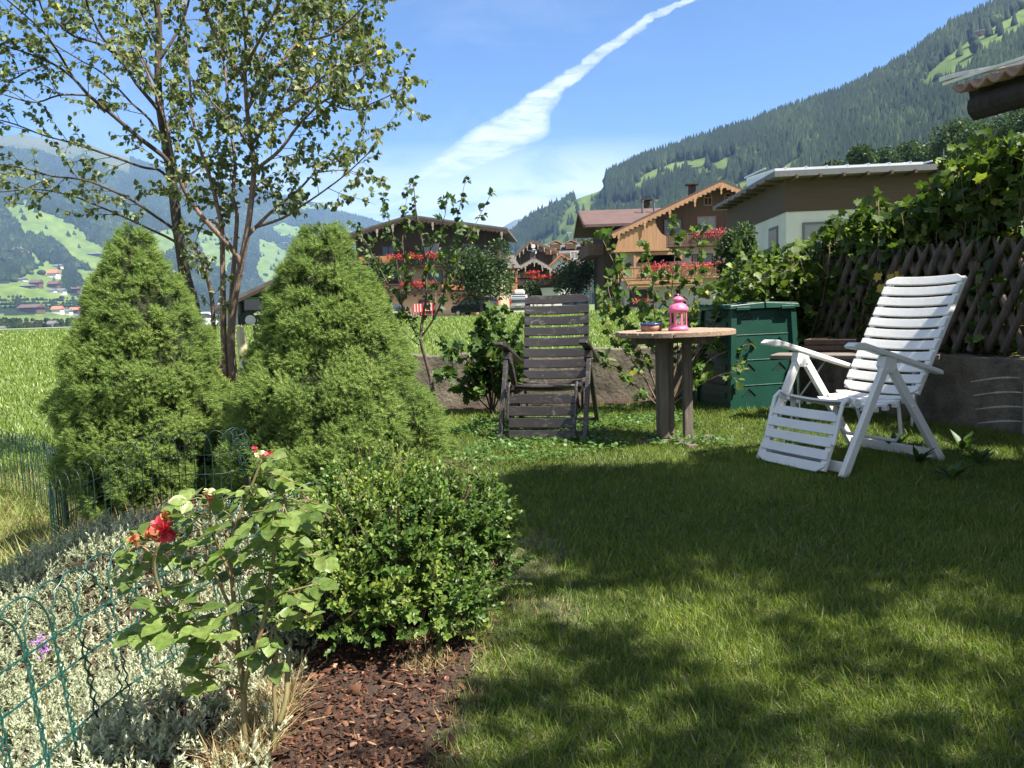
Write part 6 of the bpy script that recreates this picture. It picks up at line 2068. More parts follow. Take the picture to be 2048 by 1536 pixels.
def gable_house(t, W, D, He, Hr, xr, roofm, over, overf, lower, upper, split, th=0.28, barge=None, ybase=0.0, zb=-0.4):
    """facade on y=0 facing -y, W wide (x from 0), D deep; eaves at He, ridge at Hr above x=xr"""
    mb = MB()
    mb.box((W / 2, D / 2, (split + zb) / 2), (W, D, split - zb))
    mb.build('wall', lower, t)
    mb = MB()
    i = 0.03
    poly = [(-i, split + 0.003), (W + i, split + 0.003), (W + i, He), (xr, Hr), (-i, He)]
    mb.prism(poly, 'y', -i, D + i)
    mb.build('timber_wall', upper, t)
    sl = (Hr - He) / xr; sr = (Hr - He) / (W - xr)
    mb = MB()
    y0, y1 = -overf, D + 0.8
    rt = 0.05
    mb.prism([(xr, Hr + rt), (xr, Hr + rt + th), (-over, He + rt + th - sl * over), (-over, He + rt - sl * over)], 'y', y0, y1)
    mb.prism([(xr + 0.002, Hr + rt), (W + over, He + rt - sr * over), (W + over, He + rt + th - sr * over), (xr + 0.002, Hr + rt + th)], 'y', y0, y1)
    roof = mb.build('roof', roofm, t)
    if barge is not None:
        mb = MB()
        for sx in (0, 1):
            xa, za = (-over, He - sl * over) if sx == 0 else (W + over, He - sr * over)
            a = Vector((xa, y0 - 0.05, za - 0.02)); b = Vector((xr, y0 - 0.05, Hr - 0.02))
            mb.bar(a, b, 0.06, 0.30, up=(0, 0, 1))
            n = int((b - a).length / 0.42)
            for k in range(n):      # scalloped lower edge
                p = a + (b - a) * ((k + 0.5) / n)
                mb.box(p + Vector((0, -0.01, -0.20)), (0.24, 0.045, 0.14))
        mb.build('bargeboard', barge, t)
        for f in (0.06, 0.30, 0.53, 0.76, 1.0):
            for sx in (0, 1):
                if f == 1.0 and sx == 1: continue
                xa, za = (-over, He - sl * over) if sx == 0 else (W + over, He - sr * over)
                mb = MB()
                p = Vector((xa, y0 - 0.10, za)) * (1 - f) + Vector((xr, y0 - 0.10, Hr)) * f
                mb.prism([(p.x - 0.10, p.z - 0.15), (p.x + 0.10, p.z - 0.15), (p.x + 0.12, p.z - 0.45), (p.x + 0.05, p.z - 0.58), (p.x + 0.08, p.z - 0.8), (p.x, p.z - 0.95), (p.x - 0.08, p.z - 0.8), (p.x - 0.05, p.z - 0.58), (p.x - 0.12, p.z - 0.45)], 'y', p.y - 0.04, p.y + 0.04)
                mb.build('carved_pendant', M_pend if barge is not M_larch else M_larch, t)
        for f in (0.30, 0.76):
            for sx in (0, 1):
                x = xr * f if sx == 0 else W - (W - xr) * f
                z = He + (Hr - He) * f - 0.12
                mb = MB()
                mb.box((x, -overf / 2, z - 0.08), (0.2, overf, 0.24))
                mb.build('purlin', upper, t)
    return roof


def chimney(roof, x, y, z, m, cap=M_roofd, w=0.7):
    mb = MB(); mb.box((x, y, z), (w, w, 1.6)); mb.box((x, y, z + 0.95), (w + 0.5, w + 0.5, 0.12))
    for s in (-1, 1): mb.box((x + s * w * 0.4, y, z + 0.84), (0.1, w * 0.8, 0.1))
    return mb.build('chimney', m, roof)


# --- chalet with the dark gable, straight ahead
Y1 = 82.0
xl = at(716, 560, Y1).x; xrg = at(1001, 560, Y1).x
zr = at(826, 436, Y1).z; ze = at(700, 484, Y1).z
c1 = thing('chalet', 'chalet with a dark brown gable and rows of red geraniums, behind the young fruit tree', 'chalet', (xl, Y1, -0.1), rad(-4))
W1 = xrg - xl; xr1 = at(826, 436, Y1).x - xl
sl1 = (zr - ze) / (xr1 + 1.0)
He1 = ze + sl1 * 1.0 + 0.25
rf = gable_house(c1, W1, 14, He1, zr - 0.1, xr1, M_roofd, 1.05, 1.7, M_cream, M_umber, 5.2, barge=M_umber)
balcony(c1, 0.3, W1 - 0.6, -0.03, 5.25, 1.25, M_umber, M_flowr, fl=[(3.4, 9.0)])
balcony(c1, 1.0, W1 - 1.4, -0.03, 2.5, 1.2, M_larchd, M_flowr, fl=[(1.2, 3.4), (4.6, 8.2)])
mb = MB(); mb.box((2.3, -1.30, 5.95), (3.4, 0.05, 0.7)); mb.build('balcony_panel', M_rust, c1); mb = MB(); mb.box((10.0, -1.26, 2.97), (2.4, 0.05, 0.6)); mb.build('balcony_panel', M_rust, c1)
window(c1, 7.6, -0.03, 6.9, 1.9, 1.3, M_umber, M_glassb); window(c1, 3.3, -0.03, 6.6, 1.4, 1.6, M_umber); window(c1, 11.5, -0.03, 6.6, 1.4, 1.6, M_umber)
window(c1, 8.0, 0, 3.95, 1.5, 1.5, M_larchd); window(c1, 3.6, 0, 3.95, 1.5, 1.5, M_larchd); window(c1, 12.2, 0, 3.95, 1.5, 1.5, M_larchd)
window(c1, 1.9, 0, 1.05, 2.2, 1.5, M_larchd); window(c1, 7.0, 0, 1.1, 1.7, 1.4, M_larchd)
mb = MB(); mb.box((11.1, -0.06, 1.0), (1.9, 0.10, 2.2)); dr = mb.build('door', M_larch, c1)
mb = MB(); mb.tube([(11.1, -0.13, 1.6), (11.1, -0.10, 1.6)], 0.24, 14); mb.build('door_pane', M_glass, dr)

# --- chalet in pale larch, right of the middle
Y2 = 72.0
c2x = at(1432, 362, Y2).x
hz_ = at(1432, 364, Y2).z; he_ = at(1232, 462, Y2).z
W2 = 16.6
c2 = thing('chalet', 'larch wood chalet with scalloped bargeboards and pink geranium balconies', 'chalet', (c2x - 8.3, Y2, -0.1))
LOC[c2.name] = Vector((0, 0, 0))
sl2 = (hz_ - he_) / 9.25
He2 = hz_ - sl2 * 8.3 - 0.30
rf = gable_house(c2, W2, 13, He2, hz_ - 0.30, 8.3, M_roofb, 1.25, 1.6, M_stucco, M_larchd, 5.9, barge=M_larch)
chimney(rf, 6.9, 3.2, hz_ - 0.55, M_umber, w=0.6)
window(c2, 7.55, -0.03, 9.55, 0.75, 0.75, M_larch, M_hole, arch=True); window(c2, 9.35, -0.03, 9.55, 0.75, 0.75, M_larch, M_hole, arch=True)
window(c2, 7.4, -0.03, 7.5, 1.7, 1.5, M_larch, M_glassb); window(c2, 4.4, -0.03, 7.2, 1.7, 1.9, M_umber); window(c2, 11.4, -0.03, 7.4, 1.2, 1.6, M_larch)
mb = MB()      # boarded corner of the upper balcony, paler larch stands in for sun on it
mb.prism([(-1.0, 5.45), (3.5, 5.45), (3.5, 6.5), (3.1, 6.75), (2.7, 7.35), (2.55, He2 + sl2 * 2.55 - 0.3), (-0.6, He2 - 0.55)], 'y', -1.5, -1.4)
mb.box((1.3, -0.8, 5.35), (4.9, 1.6, 0.18))
mb.build('board_screen', M_larch, c2)
balcony(c2, 3.5, 15.8, -0.03, 5.75, 1.45, M_larchd, M_flow, fl=[(5.9, 12.2)])
balcony(c2, -0.8, 13.0, -0.03, 2.95, 1.5, M_larch, M_flow, fl=[(1.3, 9.6)])
window(c2, 3.0, 0, 4.4, 1.9, 1.9, M_umber, M_glassb); window(c2, 7.0, 0, 4.2, 1.9, 1.5, M_larchd, M_glassb); window(c2, 11.0, 0, 4.2, 1.5, 1.5, M_larchd)
mb = MB()
mb.prism([(0.6, 4.9), (4.9, 4.9), (4.9, 4.3), (4.4, 5.05), (3.0, 5.25), (1.4, 5.05), (0.9, 4.3), (0.6, 4.3)], 'y', -1.46, -1.36)
mb.box((0.72, -1.4, 4.0), (0.2, 0.2, 2.0)); mb.build('loggia_arch', M_larch, c2)
# ground floor: beam, lean to roof, plants
mb = MB(); mb.box((3.2, -1.9, 2.55), (6.6, 0.3, 0.28)); mb.box((3.2, -1.7, 2.28), (6.6, 0.6, 0.24)); mb.build('porch_beam', M_larch, c2)
window(c2, 1.2, 0, 1.2, 1.6, 1.5, M_larchd)
flowers(0.3, 3.4, -1.8, 0.95, M_flowr, c2, 260, h=0.3)
# cross wing on the left with its own gable
Yw = 76.0
zw = at(1210, 412, Yw).z; zwe = at(1200, 434, Y2 + 1.0).z
wl = at(1176, 420, Yw).x - (c2x - 8.3)
mb = MB()
wx0, wx1 = wl + 1.2, 6.0
mb.prism([(2.8, -0.4), (11.5, -0.4), (11.5, zwe - 0.5), (7.2, zw - 0.25), (2.8, zwe - 0.5)], 'x', wx0, wx1 - 3)
wing = mb.build('wing', M_umber, c2)
mb = MB()
mb.prism([(1.2, zwe - 0.75), (1.2, zwe - 0.5), (7.2, zw + 0.1), (7.2, zw - 0.15)], 'x', wl - 0.6, wx1 + 2)
mb.prism([(7.202, zw - 0.15), (7.202, zw + 0.1), (13.2, zwe - 0.5), (13.2, zwe - 0.75)], 'x', wl - 0.6, wx1 + 2)
wr = mb.build('wing_roof', M_roofb, c2)
mb = MB()
for s in (0, 1):
    a = Vector((wl - 0.65, 1.2 if s == 0 else 13.2, zwe - 0.70)); b = Vector((wl - 0.65, 7.2, zw - 0.10))
    mb.bar(a, b, 0.06, 0.34, up=(0, 0, 1))
mb.build('wing_bargeboard', M_larchd, c2)
chimney(wr, 3.6, 8.5, zw + 0.15, M_umber, w=0.55)
for dx in (2.6, 3.7):
    mb = MB(); mb.tube([(dx, 5.2, zw - 0.5), (dx, 5.2, zw + 0.55)], 0.10, 10); mb.tube([(dx, 5.2, zw + 0.55), (dx, 5.2, zw + 0.65)], 0.16, 10); mb.build('vent_pipe', M_facia, wr)
mb = MB()
zb_ = at(1190, 505, Y2 + 2).z
mb.box((wx0 - 0.7, 7.2, zb_), (1.4, 9.0, 0.15))
for k in range(42): mb.box((wx0 - 1.36, 2.8 + k * 0.21, zb_ + 0.52), (0.04, 0.17, 0.85))
mb.box((wx0 - 1.36, 7.2, zb_ + 1.0), (0.09, 9.0, 0.09))
for k in range(7): mb.box((wx0 - 1.33 + k * 0.21, 2.72, zb_ + 0.52), (0.17, 0.04, 0.85))
mb.build('wing_balcony', M_larchd, c2)

# --- white workshop with timber band, nearest building on the right
Y3 = 38.0
k3 = at(1572, 420, Y3)
wk = thing('workshop', 'white building with a brown timber band and bright sheet metal roof', 'building', (k3.x, Y3, -0.5), rad(-4))
zb0 = at(1572, 424, Y3).z + 0.5; zt0 = at(1572, 352, Y3).z + 0.26
WL, DL = 17.0, 13.5
mb = MB(); mb.box((WL / 2, DL / 2, zb0 / 2), (WL, DL, zb0)); mb.build('wall', M_stucco, wk)
M_band = mat('brown_cladding', (0.050, 0.030, 0.019), 0.8, col2=(0.078, 0.048, 0.031), scale=1.2, stretch=(0.5, 0.5, 10))
mb = MB(); mb.box((WL / 2, DL / 2, (zb0 + zt0 + 0.2) / 2 + 0.002), (WL + 0.10, DL + 0.10, zt0 + 0.2 - zb0)); mb.build('timber_band', M_band, wk)
mb = MB()
mb.add([(-0.75, -0.9, zt0 + 0.10), (WL + 1, -0.9, zt0 + 0.10), (WL + 1, DL + 1, zt0 + 0.3), (-0.75, DL + 1, zt0 + 0.3), (-0.75, -0.9, zt0 + 0.36), (WL + 1, -0.9, zt0 + 0.36), (WL + 1, DL + 1, zt0 + 0.56), (-0.75, DL + 1, zt0 + 0.56)],
       [(0, 3, 2, 1), (4, 5, 6, 7), (0, 1, 5, 4), (1, 2, 6, 5), (2, 3, 7, 6), (3, 0, 4, 7)])
rw_ = mb.build('roof', M_facia, wk)
mb = MB()
za, zb2 = zt0 + 0.364, zt0 + 0.364
y0s, y1s = 0.2, 5.0
s_ = 0.2 / (DL + 2.2)
mb.add([(-0.45, y0s, zt0 + 0.62 + (y0s + 1.2) * s_), (6.3, y0s, zt0 + 0.62 + (y0s + 1.2) * s_), (6.3, y1s, zt0 + 0.86 + (y1s + 1.2) * s_), (-0.7, y1s, zt0 + 0.86 + (y1s + 1.2) * s_),
        (-0.45, y0s, zt0 + 0.40 + (y0s + 1.2) * s_), (6.3, y0s, zt0 + 0.40 + (y0s + 1.2) * s_), (6.3, y1s, zt0 + 0.40 + (y1s + 1.2) * s_), (-0.7, y1s, zt0 + 0.40 + (y1s + 1.2) * s_)],
       [(0, 1, 2, 3), (4, 7, 6, 5), (0, 4, 5, 1), (1, 5, 6, 2), (2, 6, 7, 3), (3, 7, 4, 0)])
for k in range(9):
    x = -0.9 + k * 0.95
    mb.bar((x, y0s - 0.02, zt0 + 0.64 + (y0s + 1.2) * s_), (x + 0.1, y1s, zt0 + 0.88 + (y1s + 1.2) * s_), 0.05, 0.07)
mb.build('roof_sheet', M_roofm, rw_)
for k in range(17):
    mb = MB(); mb.box((0.2 + k * 1.05, -0.58, zt0 + 0.05), (0.10, 1.1, 0.16)); mb.build('rafter', M_band, wk)
for k in range(8):
    mb = MB(); mb.box((-0.5, 0.4 + k * 1.7, zt0 + 0.08 + k * 1.7 * s_), (1.0, 0.10, 0.16)); mb.build('rafter', M_band, wk)
for x, w in ((1.9, 2.3), (8.0, 2.2), (12.2, 2.2)): window(wk, x + 0.0, 0, zb0 - 1.15, w, 1.25, M_facia, M_glassb)
mb = MB(); mb.box((-0.02, 2.2, zb0 - 1.25), (0.06, 1.7, 1.5)); fr = mb.build('window', M_facia, wk)
mb = MB(); mb.box((-0.055, 2.2, zb0 - 1.25), (0.02, 1.4, 1.2)); mb.build('pane', M_glassb, fr)
for k, x in enumerate((3.8, 5.0, 11.2, 13.6)):
    mb = MB(); mb.tube([(x, 9, zt0 + 1.2), (x, 9, zt0 + 2.6)], 0.03, 6); mb.build('roof_rod', M_facia, rw_)
mb = MB(); mb.lathe([(0.32, 0), (0.32, 0.25), (0.2, 0.42), (0.02, 0.48)], 14, (7.0, 4.0, zt0 + 0.75)); mb.build('roof_dome', M_roofm, rw_)

# --- houses between the chalets
def simple_house(name, label, px0, px1, pyb, pye, pyr, Y, wallm, roofm, cat='house', pxr=None, D=9, over=0.6, barge=None, split=None, upper=None, group=None, th=0.25):
    a = at(px0, pyb, Y); b = at(px1, pyb, Y)
    W = b.x - a.x
    zbase = min(a.z, b.z)
    t = thing(name, label, cat, (a.x, Y, zbase), 0.0, group)
    # children are built in local coordinates
    LOC[t.name] = Vector((0, 0, 0))
    He = at((px0 + px1) / 2, pye, Y).z - zbase; Hr = at((px0 + px1) / 2, pyr, Y).z - zbase
    xr = W / 2 if pxr is None else at(pxr, pyr, Y).x - a.x
    sp_ = split if split is not None else He * 0.45
    rf = gable_house(t, W, D, He, Hr, xr, roofm, over, over, wallm, upper or wallm, sp_, th=th, barge=barge, zb=-3)
    return t, rf, W, He, Hr


h, rf, W, He, Hr = simple_house('chalet', 'dark low chalet with red flower boxes between the two big chalets', 1008, 1124, 610, 552, 520, 104, M_stucco, M_roofd, 'chalet', 1068, 12, 0.8, M_pend, 2.3, M_umber)
chimney(rf, W / 2 + 0.3, 4, Hr + 0.5, M_roofd)
mb = MB(); mb.box((3.0, -0.6, He + 0.15), (3.4, 0.06, 0.75)); mb.build('balcony', M_larchd, h); mb = MB(); mb.box((6.3, -0.6, He + 0.2), (1.6, 0.06, 0.7)); mb.build('balcony', M_larchd, h)
flowers(2.6, 4.8, -0.75, He + 0.45, M_flowr, h, 200, h=0.3, s=0.14); flowers(3.6, 7.2, -0.75, 3.7, M_flowr, h, 360, h=0.35, s=0.14)
mb = MB(); mb.box((4.2, -0.6, 3.1), (7.0, 0.06, 0.8)); mb.build('balcony', M_umber, h)
h, rf, W, He, Hr = simple_house('chalet', 'black timber chalet with a satellite dish and dormers on its grey roof', 1042, 1106, 540, 502, 483, 132, M_umber, M_roofd, 'chalet', 1062, 20, 1.0, M_larchd, 2.0, M_umber)
mb = MB(); mb.tube([(2.2, -1.1, 3.0), (2.2, -1.0, 3.0)], 0.45, 16); mb.build('satellite_dish', M_stucco, h); mb = MB(); mb.tube([(2.1, -1.1, 3.9), (2.1, -1.0, 3.9)], 0.36, 16); mb.build('satellite_dish', M_stucco, h)
mb = MB(); mb.box((5.0, -0.5, He - 0.2), (1.8, 0.6, 0.9)); mb.build('balcony', M_larch, h)
window(h, 8.8, -0.03, He - 0.9, 1.2, 1.3, M_stucco, M_glassb); window(h, 3.6, -0.03, He + 0.3, 1.0, 0.9, M_larch)
mb = MB(); mb.prism([(0.2, He - 2.6), (14.0, He - 2.6), (14.0, He - 0.3), (0.2, He - 0.3)], 'y', 8, 20); mb.build('rear_wing', M_stucco, h)
mb = MB(); mb.add([(2.8, 6.8, He - 0.4), (14.4, 6.8, He - 0.4), (14.4, 14, Hr + 0.3), (2.8, 14, Hr + 0.3), (2.8, 6.8, He - 0.1), (14.4, 6.8, He - 0.1), (14.4, 14, Hr + 0.6), (2.8, 14, Hr + 0.6)], [(0, 3, 2, 1), (4, 5, 6, 7), (0, 1, 5, 4), (1, 2, 6, 5), (2, 3, 7, 6), (3, 0, 4, 7)]); wr2 = mb.build('wing_roof', M_roofd, h)
for k in range(3):
    x = 6.3 + k * 2.7
    mb = MB(); mb.box((x, 9.6, Hr - 0.35), (1.7, 2.2, 0.9)); mb.prism([(x - 1.2, Hr + 0.02), (x, Hr + 0.62), (x + 1.2, Hr + 0.02), (x + 1.2, Hr + 0.16), (x, Hr + 0.78), (x - 1.2, Hr + 0.16)], 'y', 8.1, 11); mb.build('dormer', M_larch if k != 9 else M_larch, wr2)
simple_house('house', 'house with an orange red tiled roof behind the dark chalets', 1100, 1152, 560, 532, 512, 122, M_stucco, M_roofr, 'house', 1122, 8, 0.6)
t = thing('flat_roof_house', 'white flat roofed house between dark gables in the distance', 'house', tuple(at(1004, 530, 150)))
LOC[t.name] = Vector((0, 0, 0))
mb = MB(); mb.box((2.0, 3, -1), (4.6, 6, 4.2)); mb.build('wall', M_stucco, t)
mb = MB(); mb.box((2.0, 2.8, 1.35), (5.4, 7.2, 0.5)); mb.box((0.2, 3, 1.9), (0.6, 0.6, 0.8)); mb.build('roof', M_stucco, t)
mb = MB(); mb.box((2.5, -0.03, 0.1), (2.2, 0.08, 0.9)); mb.build('window', M_larchd, t)
t = thing('pavilion', 'small orange wooden pavilion with a slate roof beside the big dark gabled chalet', 'pavilion', tuple(at(1016, 585, 92)))
LOC[t.name] = Vector((0, 0, 0))
mb = MB()
for dx, dy in ((-0.9, 0), (0.2, 0), (1.0, 0), (-0.9, 2), (1.0, 2)): mb.box((dx, dy, 1.3), (0.2, 0.2, 2.8))
mb.box((0, 0, 2.6), (2.4, 0.2, 0.3)); mb.box((0, 0, 0.6), (2.2, 0.1, 0.9)); mb.build('frame', M_rust, t)
mb = MB(); mb.add([(-1.6, -0.6, 2.75), (1.6, -0.6, 2.75), (1.6, 2.8, 2.75), (-1.6, 2.8, 2.75), (-0.5, 1.1, 4.6), (0.5, 1.1, 4.6)], [(0, 1, 5, 4), (1, 2, 5), (2, 3, 4, 5), (3, 0, 4), (0, 3, 2, 1)]); mb.build('roof', M_roofd, t)

# --- open tractor shed on the left, behind the apple tree
Yt = 62.0
p0 = at(470, 665, Yt)
ts_ = thing('tractor_shed', 'open farm shed with a sloping dark roof behind the apple tree', 'shed', (p0.x, Yt, p0.z))
LOC[ts_.name] = Vector((0, 0, 0))
def lt(a, b): q_ = at(a, b, Yt); return q_.x - p0.x, q_.z - p0.z
xa, za = lt(440, 622); xb, zb3 = lt(568, 562); xw, zw_ = lt(482, 640)
mb = MB()
sl_ = (zb3 - za) / (xb - xa)
mb.prism([(xa, za), (xb + 2.6, zb3 + 2.6 * sl_), (xb + 2.6, zb3 + 2.6 * sl_ + 0.28), (xa, za + 0.28)], 'y', -1.6, 9)
mb.build('roof', M_roofd, ts_)
mb = MB(); mb.box((-0.45, 4, 1.05), (1.5, 8, 2.5)); mb.build('wall', M_stucco, ts_)
mb = MB(); mb.box((2.6, 8.5, 1.2), (6.5, 0.2, 3.4)); mb.build('back_boards', M_umber, ts_); mb = MB(); mb.bar((xa, -1.55, za - 0.12), (xb + 2.6, -1.55, zb3 + 2.6 * sl_ - 0.12), 0.1, 0.2); mb.build('eave_beam', M_umber, ts_)
M_tract = mat('tractor_green', (0.02, 0.22, 0.10), 0.4, var=0.15); M_tyre = mat('tyre_rubber', (0.015, 0.015, 0.016), 0.9); M_rim = mat('wheel_rim', (0.45, 0.45, 0.45), 0.4, var=0.1)
tp = at(515, 660, Yt + 1)
tr = thing('tractor', 'green tractor parked under the open farm shed', 'tractor', (tp.x, Yt + 1.0, tp.z), rad(25))
mb = MB(); mb.prism([(-0.9, 0.8), (1.6, 0.8), (1.65, 1.35), (0.4, 1.5), (0.3, 1.6), (-0.9, 1.6)], 'y', -0.42, 0.42); mb.build('body', M_tract, tr, bevel=0.05)
mb = MB(); mb.box((-0.35, 0, 2.0), (1.25, 1.2, 0.95)); cabn = mb.build('cab', M_glass, tr, bevel=0.05)
mb = MB(); mb.box((-0.35, 0, 2.52), (1.45, 1.35, 0.12)); mb.build('cab_roof', M_tract, tr, bevel=0.03)
for x, y, r in ((-0.6, 0.7, 0.8), (-0.6, -0.7, 0.8), (1.2, 0.6, 0.5), (1.2, -0.6, 0.5)):
    mb = MB(); mb.tube([(x, y - 0.2, r), (x, y + 0.2, r)], r, 20); w = mb.build('wheel', M_tyre, tr, bevel=0.04)
    mb = MB(); mb.tube([(x, y - 0.21, r), (x, y + 0.21, r)], r * 0.5, 16); mb.build('rim', M_rim, w)


# --- cars
def car(name, label, px, py, Y, rz, paint, van=False, box=False):
    p = at(px, py, Y)
    t = thing(name, label, 'van' if van else 'car', (p.x, Y, p.z), rz)
    if van:
        prof = [(-2.15, 0.35), (2.15, 0.35), (2.2, 0.75), (2.0, 1.02), (1.35, 1.12), (0.75, 1.72), (0.4, 1.80), (-1.95, 1.80), (-2.12, 1.55), (-2.2, 0.8)]
        gl = [(1.22, 1.12), (0.70, 1.66), (-1.95, 1.66), (-2.0, 1.12)]
        hw = 0.90
    else:
        prof = [(-2.1, 0.32), (2.15, 0.32), (2.2, 0.62), (2.0, 0.78), (1.05, 0.92), (0.45, 1.38), (0.1, 1.44), (-1.1, 1.42), (-1.75, 1.02), (-2.15, 0.95), (-2.2, 0.6)]
        gl = [(0.98, 0.93), (0.42, 1.34), (-1.05, 1.36), (-1.65, 0.98)]
        hw = 0.87
    mb = MB()
    n = len(prof)
    vs = []
    zt = max(z for _, z in prof)
    for s in (-1, 1):
        for x, z in prof:
            k = 1.0 if z < 1.0 else 1.0 - 0.17 * (z - 1.0) / (zt - 1.0)
            vs.append((x, s * hw * k, z))
    fs = [tuple(range(n)), tuple(reversed(range(n, 2 * n)))] + [(i, i + n, (i + 1) % n + n, (i + 1) % n) for i in range(n)]
    mb.add(vs, fs)
    body = mb.build('body', paint, t, bevel=0.06, seg=3)
    mb = MB()
    for s in (-1, 1):
        V = []
        for x, z in gl:
            k = 1.0 if z < 1.0 else 1.0 - 0.17 * (z - 1.0) / (zt - 1.0)
            V += [(x, s * (hw * k + 0.006), z), (x, s * (hw * k - 0.03), z)]
        m_ = len(gl)
        mb.add(V, [tuple(2 * i for i in range(m_)), tuple(2 * i + 1 for i in reversed(range(m_)))] + [(2 * i, 2 * i + 1, (2 * i + 3) % (2 * m_), (2 * i + 2) % (2 * m_)) for i in range(m_)])
    mb.build('side_windows', M_glass, body)
    mb = MB()
    if van:
        mb.add([(-2.150, -0.72, 1.12), (-2.150, 0.72, 1.12), (-2.03, 0.64, 1.68), (-2.03, -0.64, 1.68), (-2.20, -0.72, 1.12), (-2.20, 0.72, 1.12), (-2.06, 0.64, 1.70), (-2.06, -0.64, 1.70)], [(0, 1, 2, 3), (4, 7, 6, 5), (0, 4, 5, 1), (1, 5, 6, 2), (2, 6, 7, 3), (3, 7, 4, 0)])
    else:
        mb.add([(-1.72, -0.70, 1.03), (-1.72, 0.70, 1.03), (-1.12, 0.62, 1.40), (-1.12, -0.62, 1.40), (-1.76, -0.70, 1.05), (-1.76, 0.70, 1.05), (-1.16, 0.62, 1.43), (-1.16, -0.62, 1.43)], [(0, 1, 2, 3), (4, 7, 6, 5), (0, 4, 5, 1), (1, 5, 6, 2), (2, 6, 7, 3), (3, 7, 4, 0)])
    mb.build('rear_window', M_glass, body)
    xf = (1.28, 1.16, 0.75, 1.70) if van else (1.0, 0.95, 0.47, 1.36)
    mb = MB(); mb.add([(xf[0], -0.7, xf[1]), (xf[0], 0.7, xf[1]), (xf[2], 0.62, xf[3]), (xf[2], -0.62, xf[3]), (xf[0] + 0.04, -0.7, xf[1] + 0.03), (xf[0] + 0.04, 0.7, xf[1] + 0.03), (xf[2] + 0.04, 0.62, xf[3] + 0.03), (xf[2] + 0.04, -0.62, xf[3] + 0.03)], [(0, 1, 2, 3), (4, 7, 6, 5), (0, 4, 5, 1), (1, 5, 6, 2), (2, 6, 7, 3), (3, 7, 4, 0)]); mb.build('windscreen', M_glass, body)
    for x in (-1.35, 1.35):
        for s in (-1, 1):
            mb = MB(); mb.tube([(x, s * (hw - 0.16), 0.32), (x, s * (hw + 0.01), 0.32)], 0.32, 20); w = mb.build('wheel', M_tyre, t, bevel=0.03)
            mb = MB(); mb.tube([(x, s * (hw - 0.1), 0.32), (x, s * (hw + 0.022), 0.32)], 0.19, 14); mb.build('rim', M_rim, w)
    for s in (-1, 1):
        mb = MB(); mb.box((-2.16, s * (hw - 0.10), 1.2 if van else 0.82), (0.09, 0.14, 0.55 if van else 0.2)); mb.build('tail_light', M_tail, t, bevel=0.02)
        mb = MB(); mb.box((2.12, s * (hw - 0.22), 0.72), (0.12, 0.3, 0.16)); mb.build('headlight', M_rim, t, bevel=0.02)
    mb = MB(); mb.box((-2.215, 0, 0.52), (0.05, 1.6, 0.16)); mb.build('bumper', M_tyre, t, bevel=0.02)
    mb = MB(); mb.box((-2.225, 0, 0.86 if van else 0.66), (0.03, 0.52, 0.11)); mb.build('number_plate', M_stucco, t)
    if box:
        b = thing('roof_box', 'white roof box strapped on top of the silver van', 'roof box', (p.x, Y, p.z + 1.8), rz)
        mb = MB(); mb.prism([(-1.1, 0.10), (1.0, 0.10), (1.05, 0.25), (0.6, 0.46), (-1.0, 0.50), (-1.12, 0.3)], 'y', -0.42, 0.42); mb.build('shell', M_stucco, b, bevel=0.05)
        mb = MB(); mb.box((0.5, 0, 0.05), (0.06, 1.3, 0.09)); mb.box((-0.6, 0, 0.05), (0.06, 1.3, 0.09)); mb.build('rack', M_tyre, b)
    return t


M_tail = mat('tail_light_red', (0.45, 0.02, 0.015), 0.3, var=0.1)
M_silver_p = mat('silver_paint', (0.36, 0.37, 0.38), 0.3, var=0.05, metal=0.5)
M_black_p = mat('black_paint', (0.012, 0.013, 0.015), 0.2, var=0.05)
M_wht_p = mat('white_paint', (0.62, 0.65, 0.70), 0.25, var=0.05)
car('van', 'silver van with a roof box parked beside the dark gabled chalet, seen from behind', 1041, 628, 76.5, rad(86), M_silver_p, van=True, box=True)
car('car', 'black car parked by the chalet door under the large dark tree', 950, 632, 77.0, rad(150), M_black_p, van=True)
car('car', 'dark car half hidden by the young fruit tree in front of the picket fence', 792, 638, 76.5, rad(96), M_black_p)
car('car', 'white car standing left of the open farm shed', 414, 659, 66.0, rad(4), M_wht_p)


# --- picket fences and striped boards
def picket(label, px0, px1, py, Y, h=1.0):
    a = at(px0, py, Y); b = at(px1, py, Y)
    t = thing('picket_fence', label, 'fence', tuple(a), 0.0, 'low wooden picket fences')
    n = int((b - a).length / 0.22)
    mb = MB()
    for k in range(n + 1):
        p = a + (b - a) * (k / n)
        mb.prism([(p.x - 0.05, p.z), (p.x + 0.05, p.z), (p.x + 0.05, p.z + h - 0.08), (p.x, p.z + h), (p.x - 0.05, p.z + h - 0.08)], 'y', p.y - 0.015, p.y + 0.015)
    mb.build('pickets', M_fen, t)
    mb = MB()
    for z in (0.28, 0.75): mb.bar(a + Vector((0, 0.04, z)), b + Vector((0, 0.04, z)), 0.05, 0.08)
    mb.build('rails', M_fen, t)


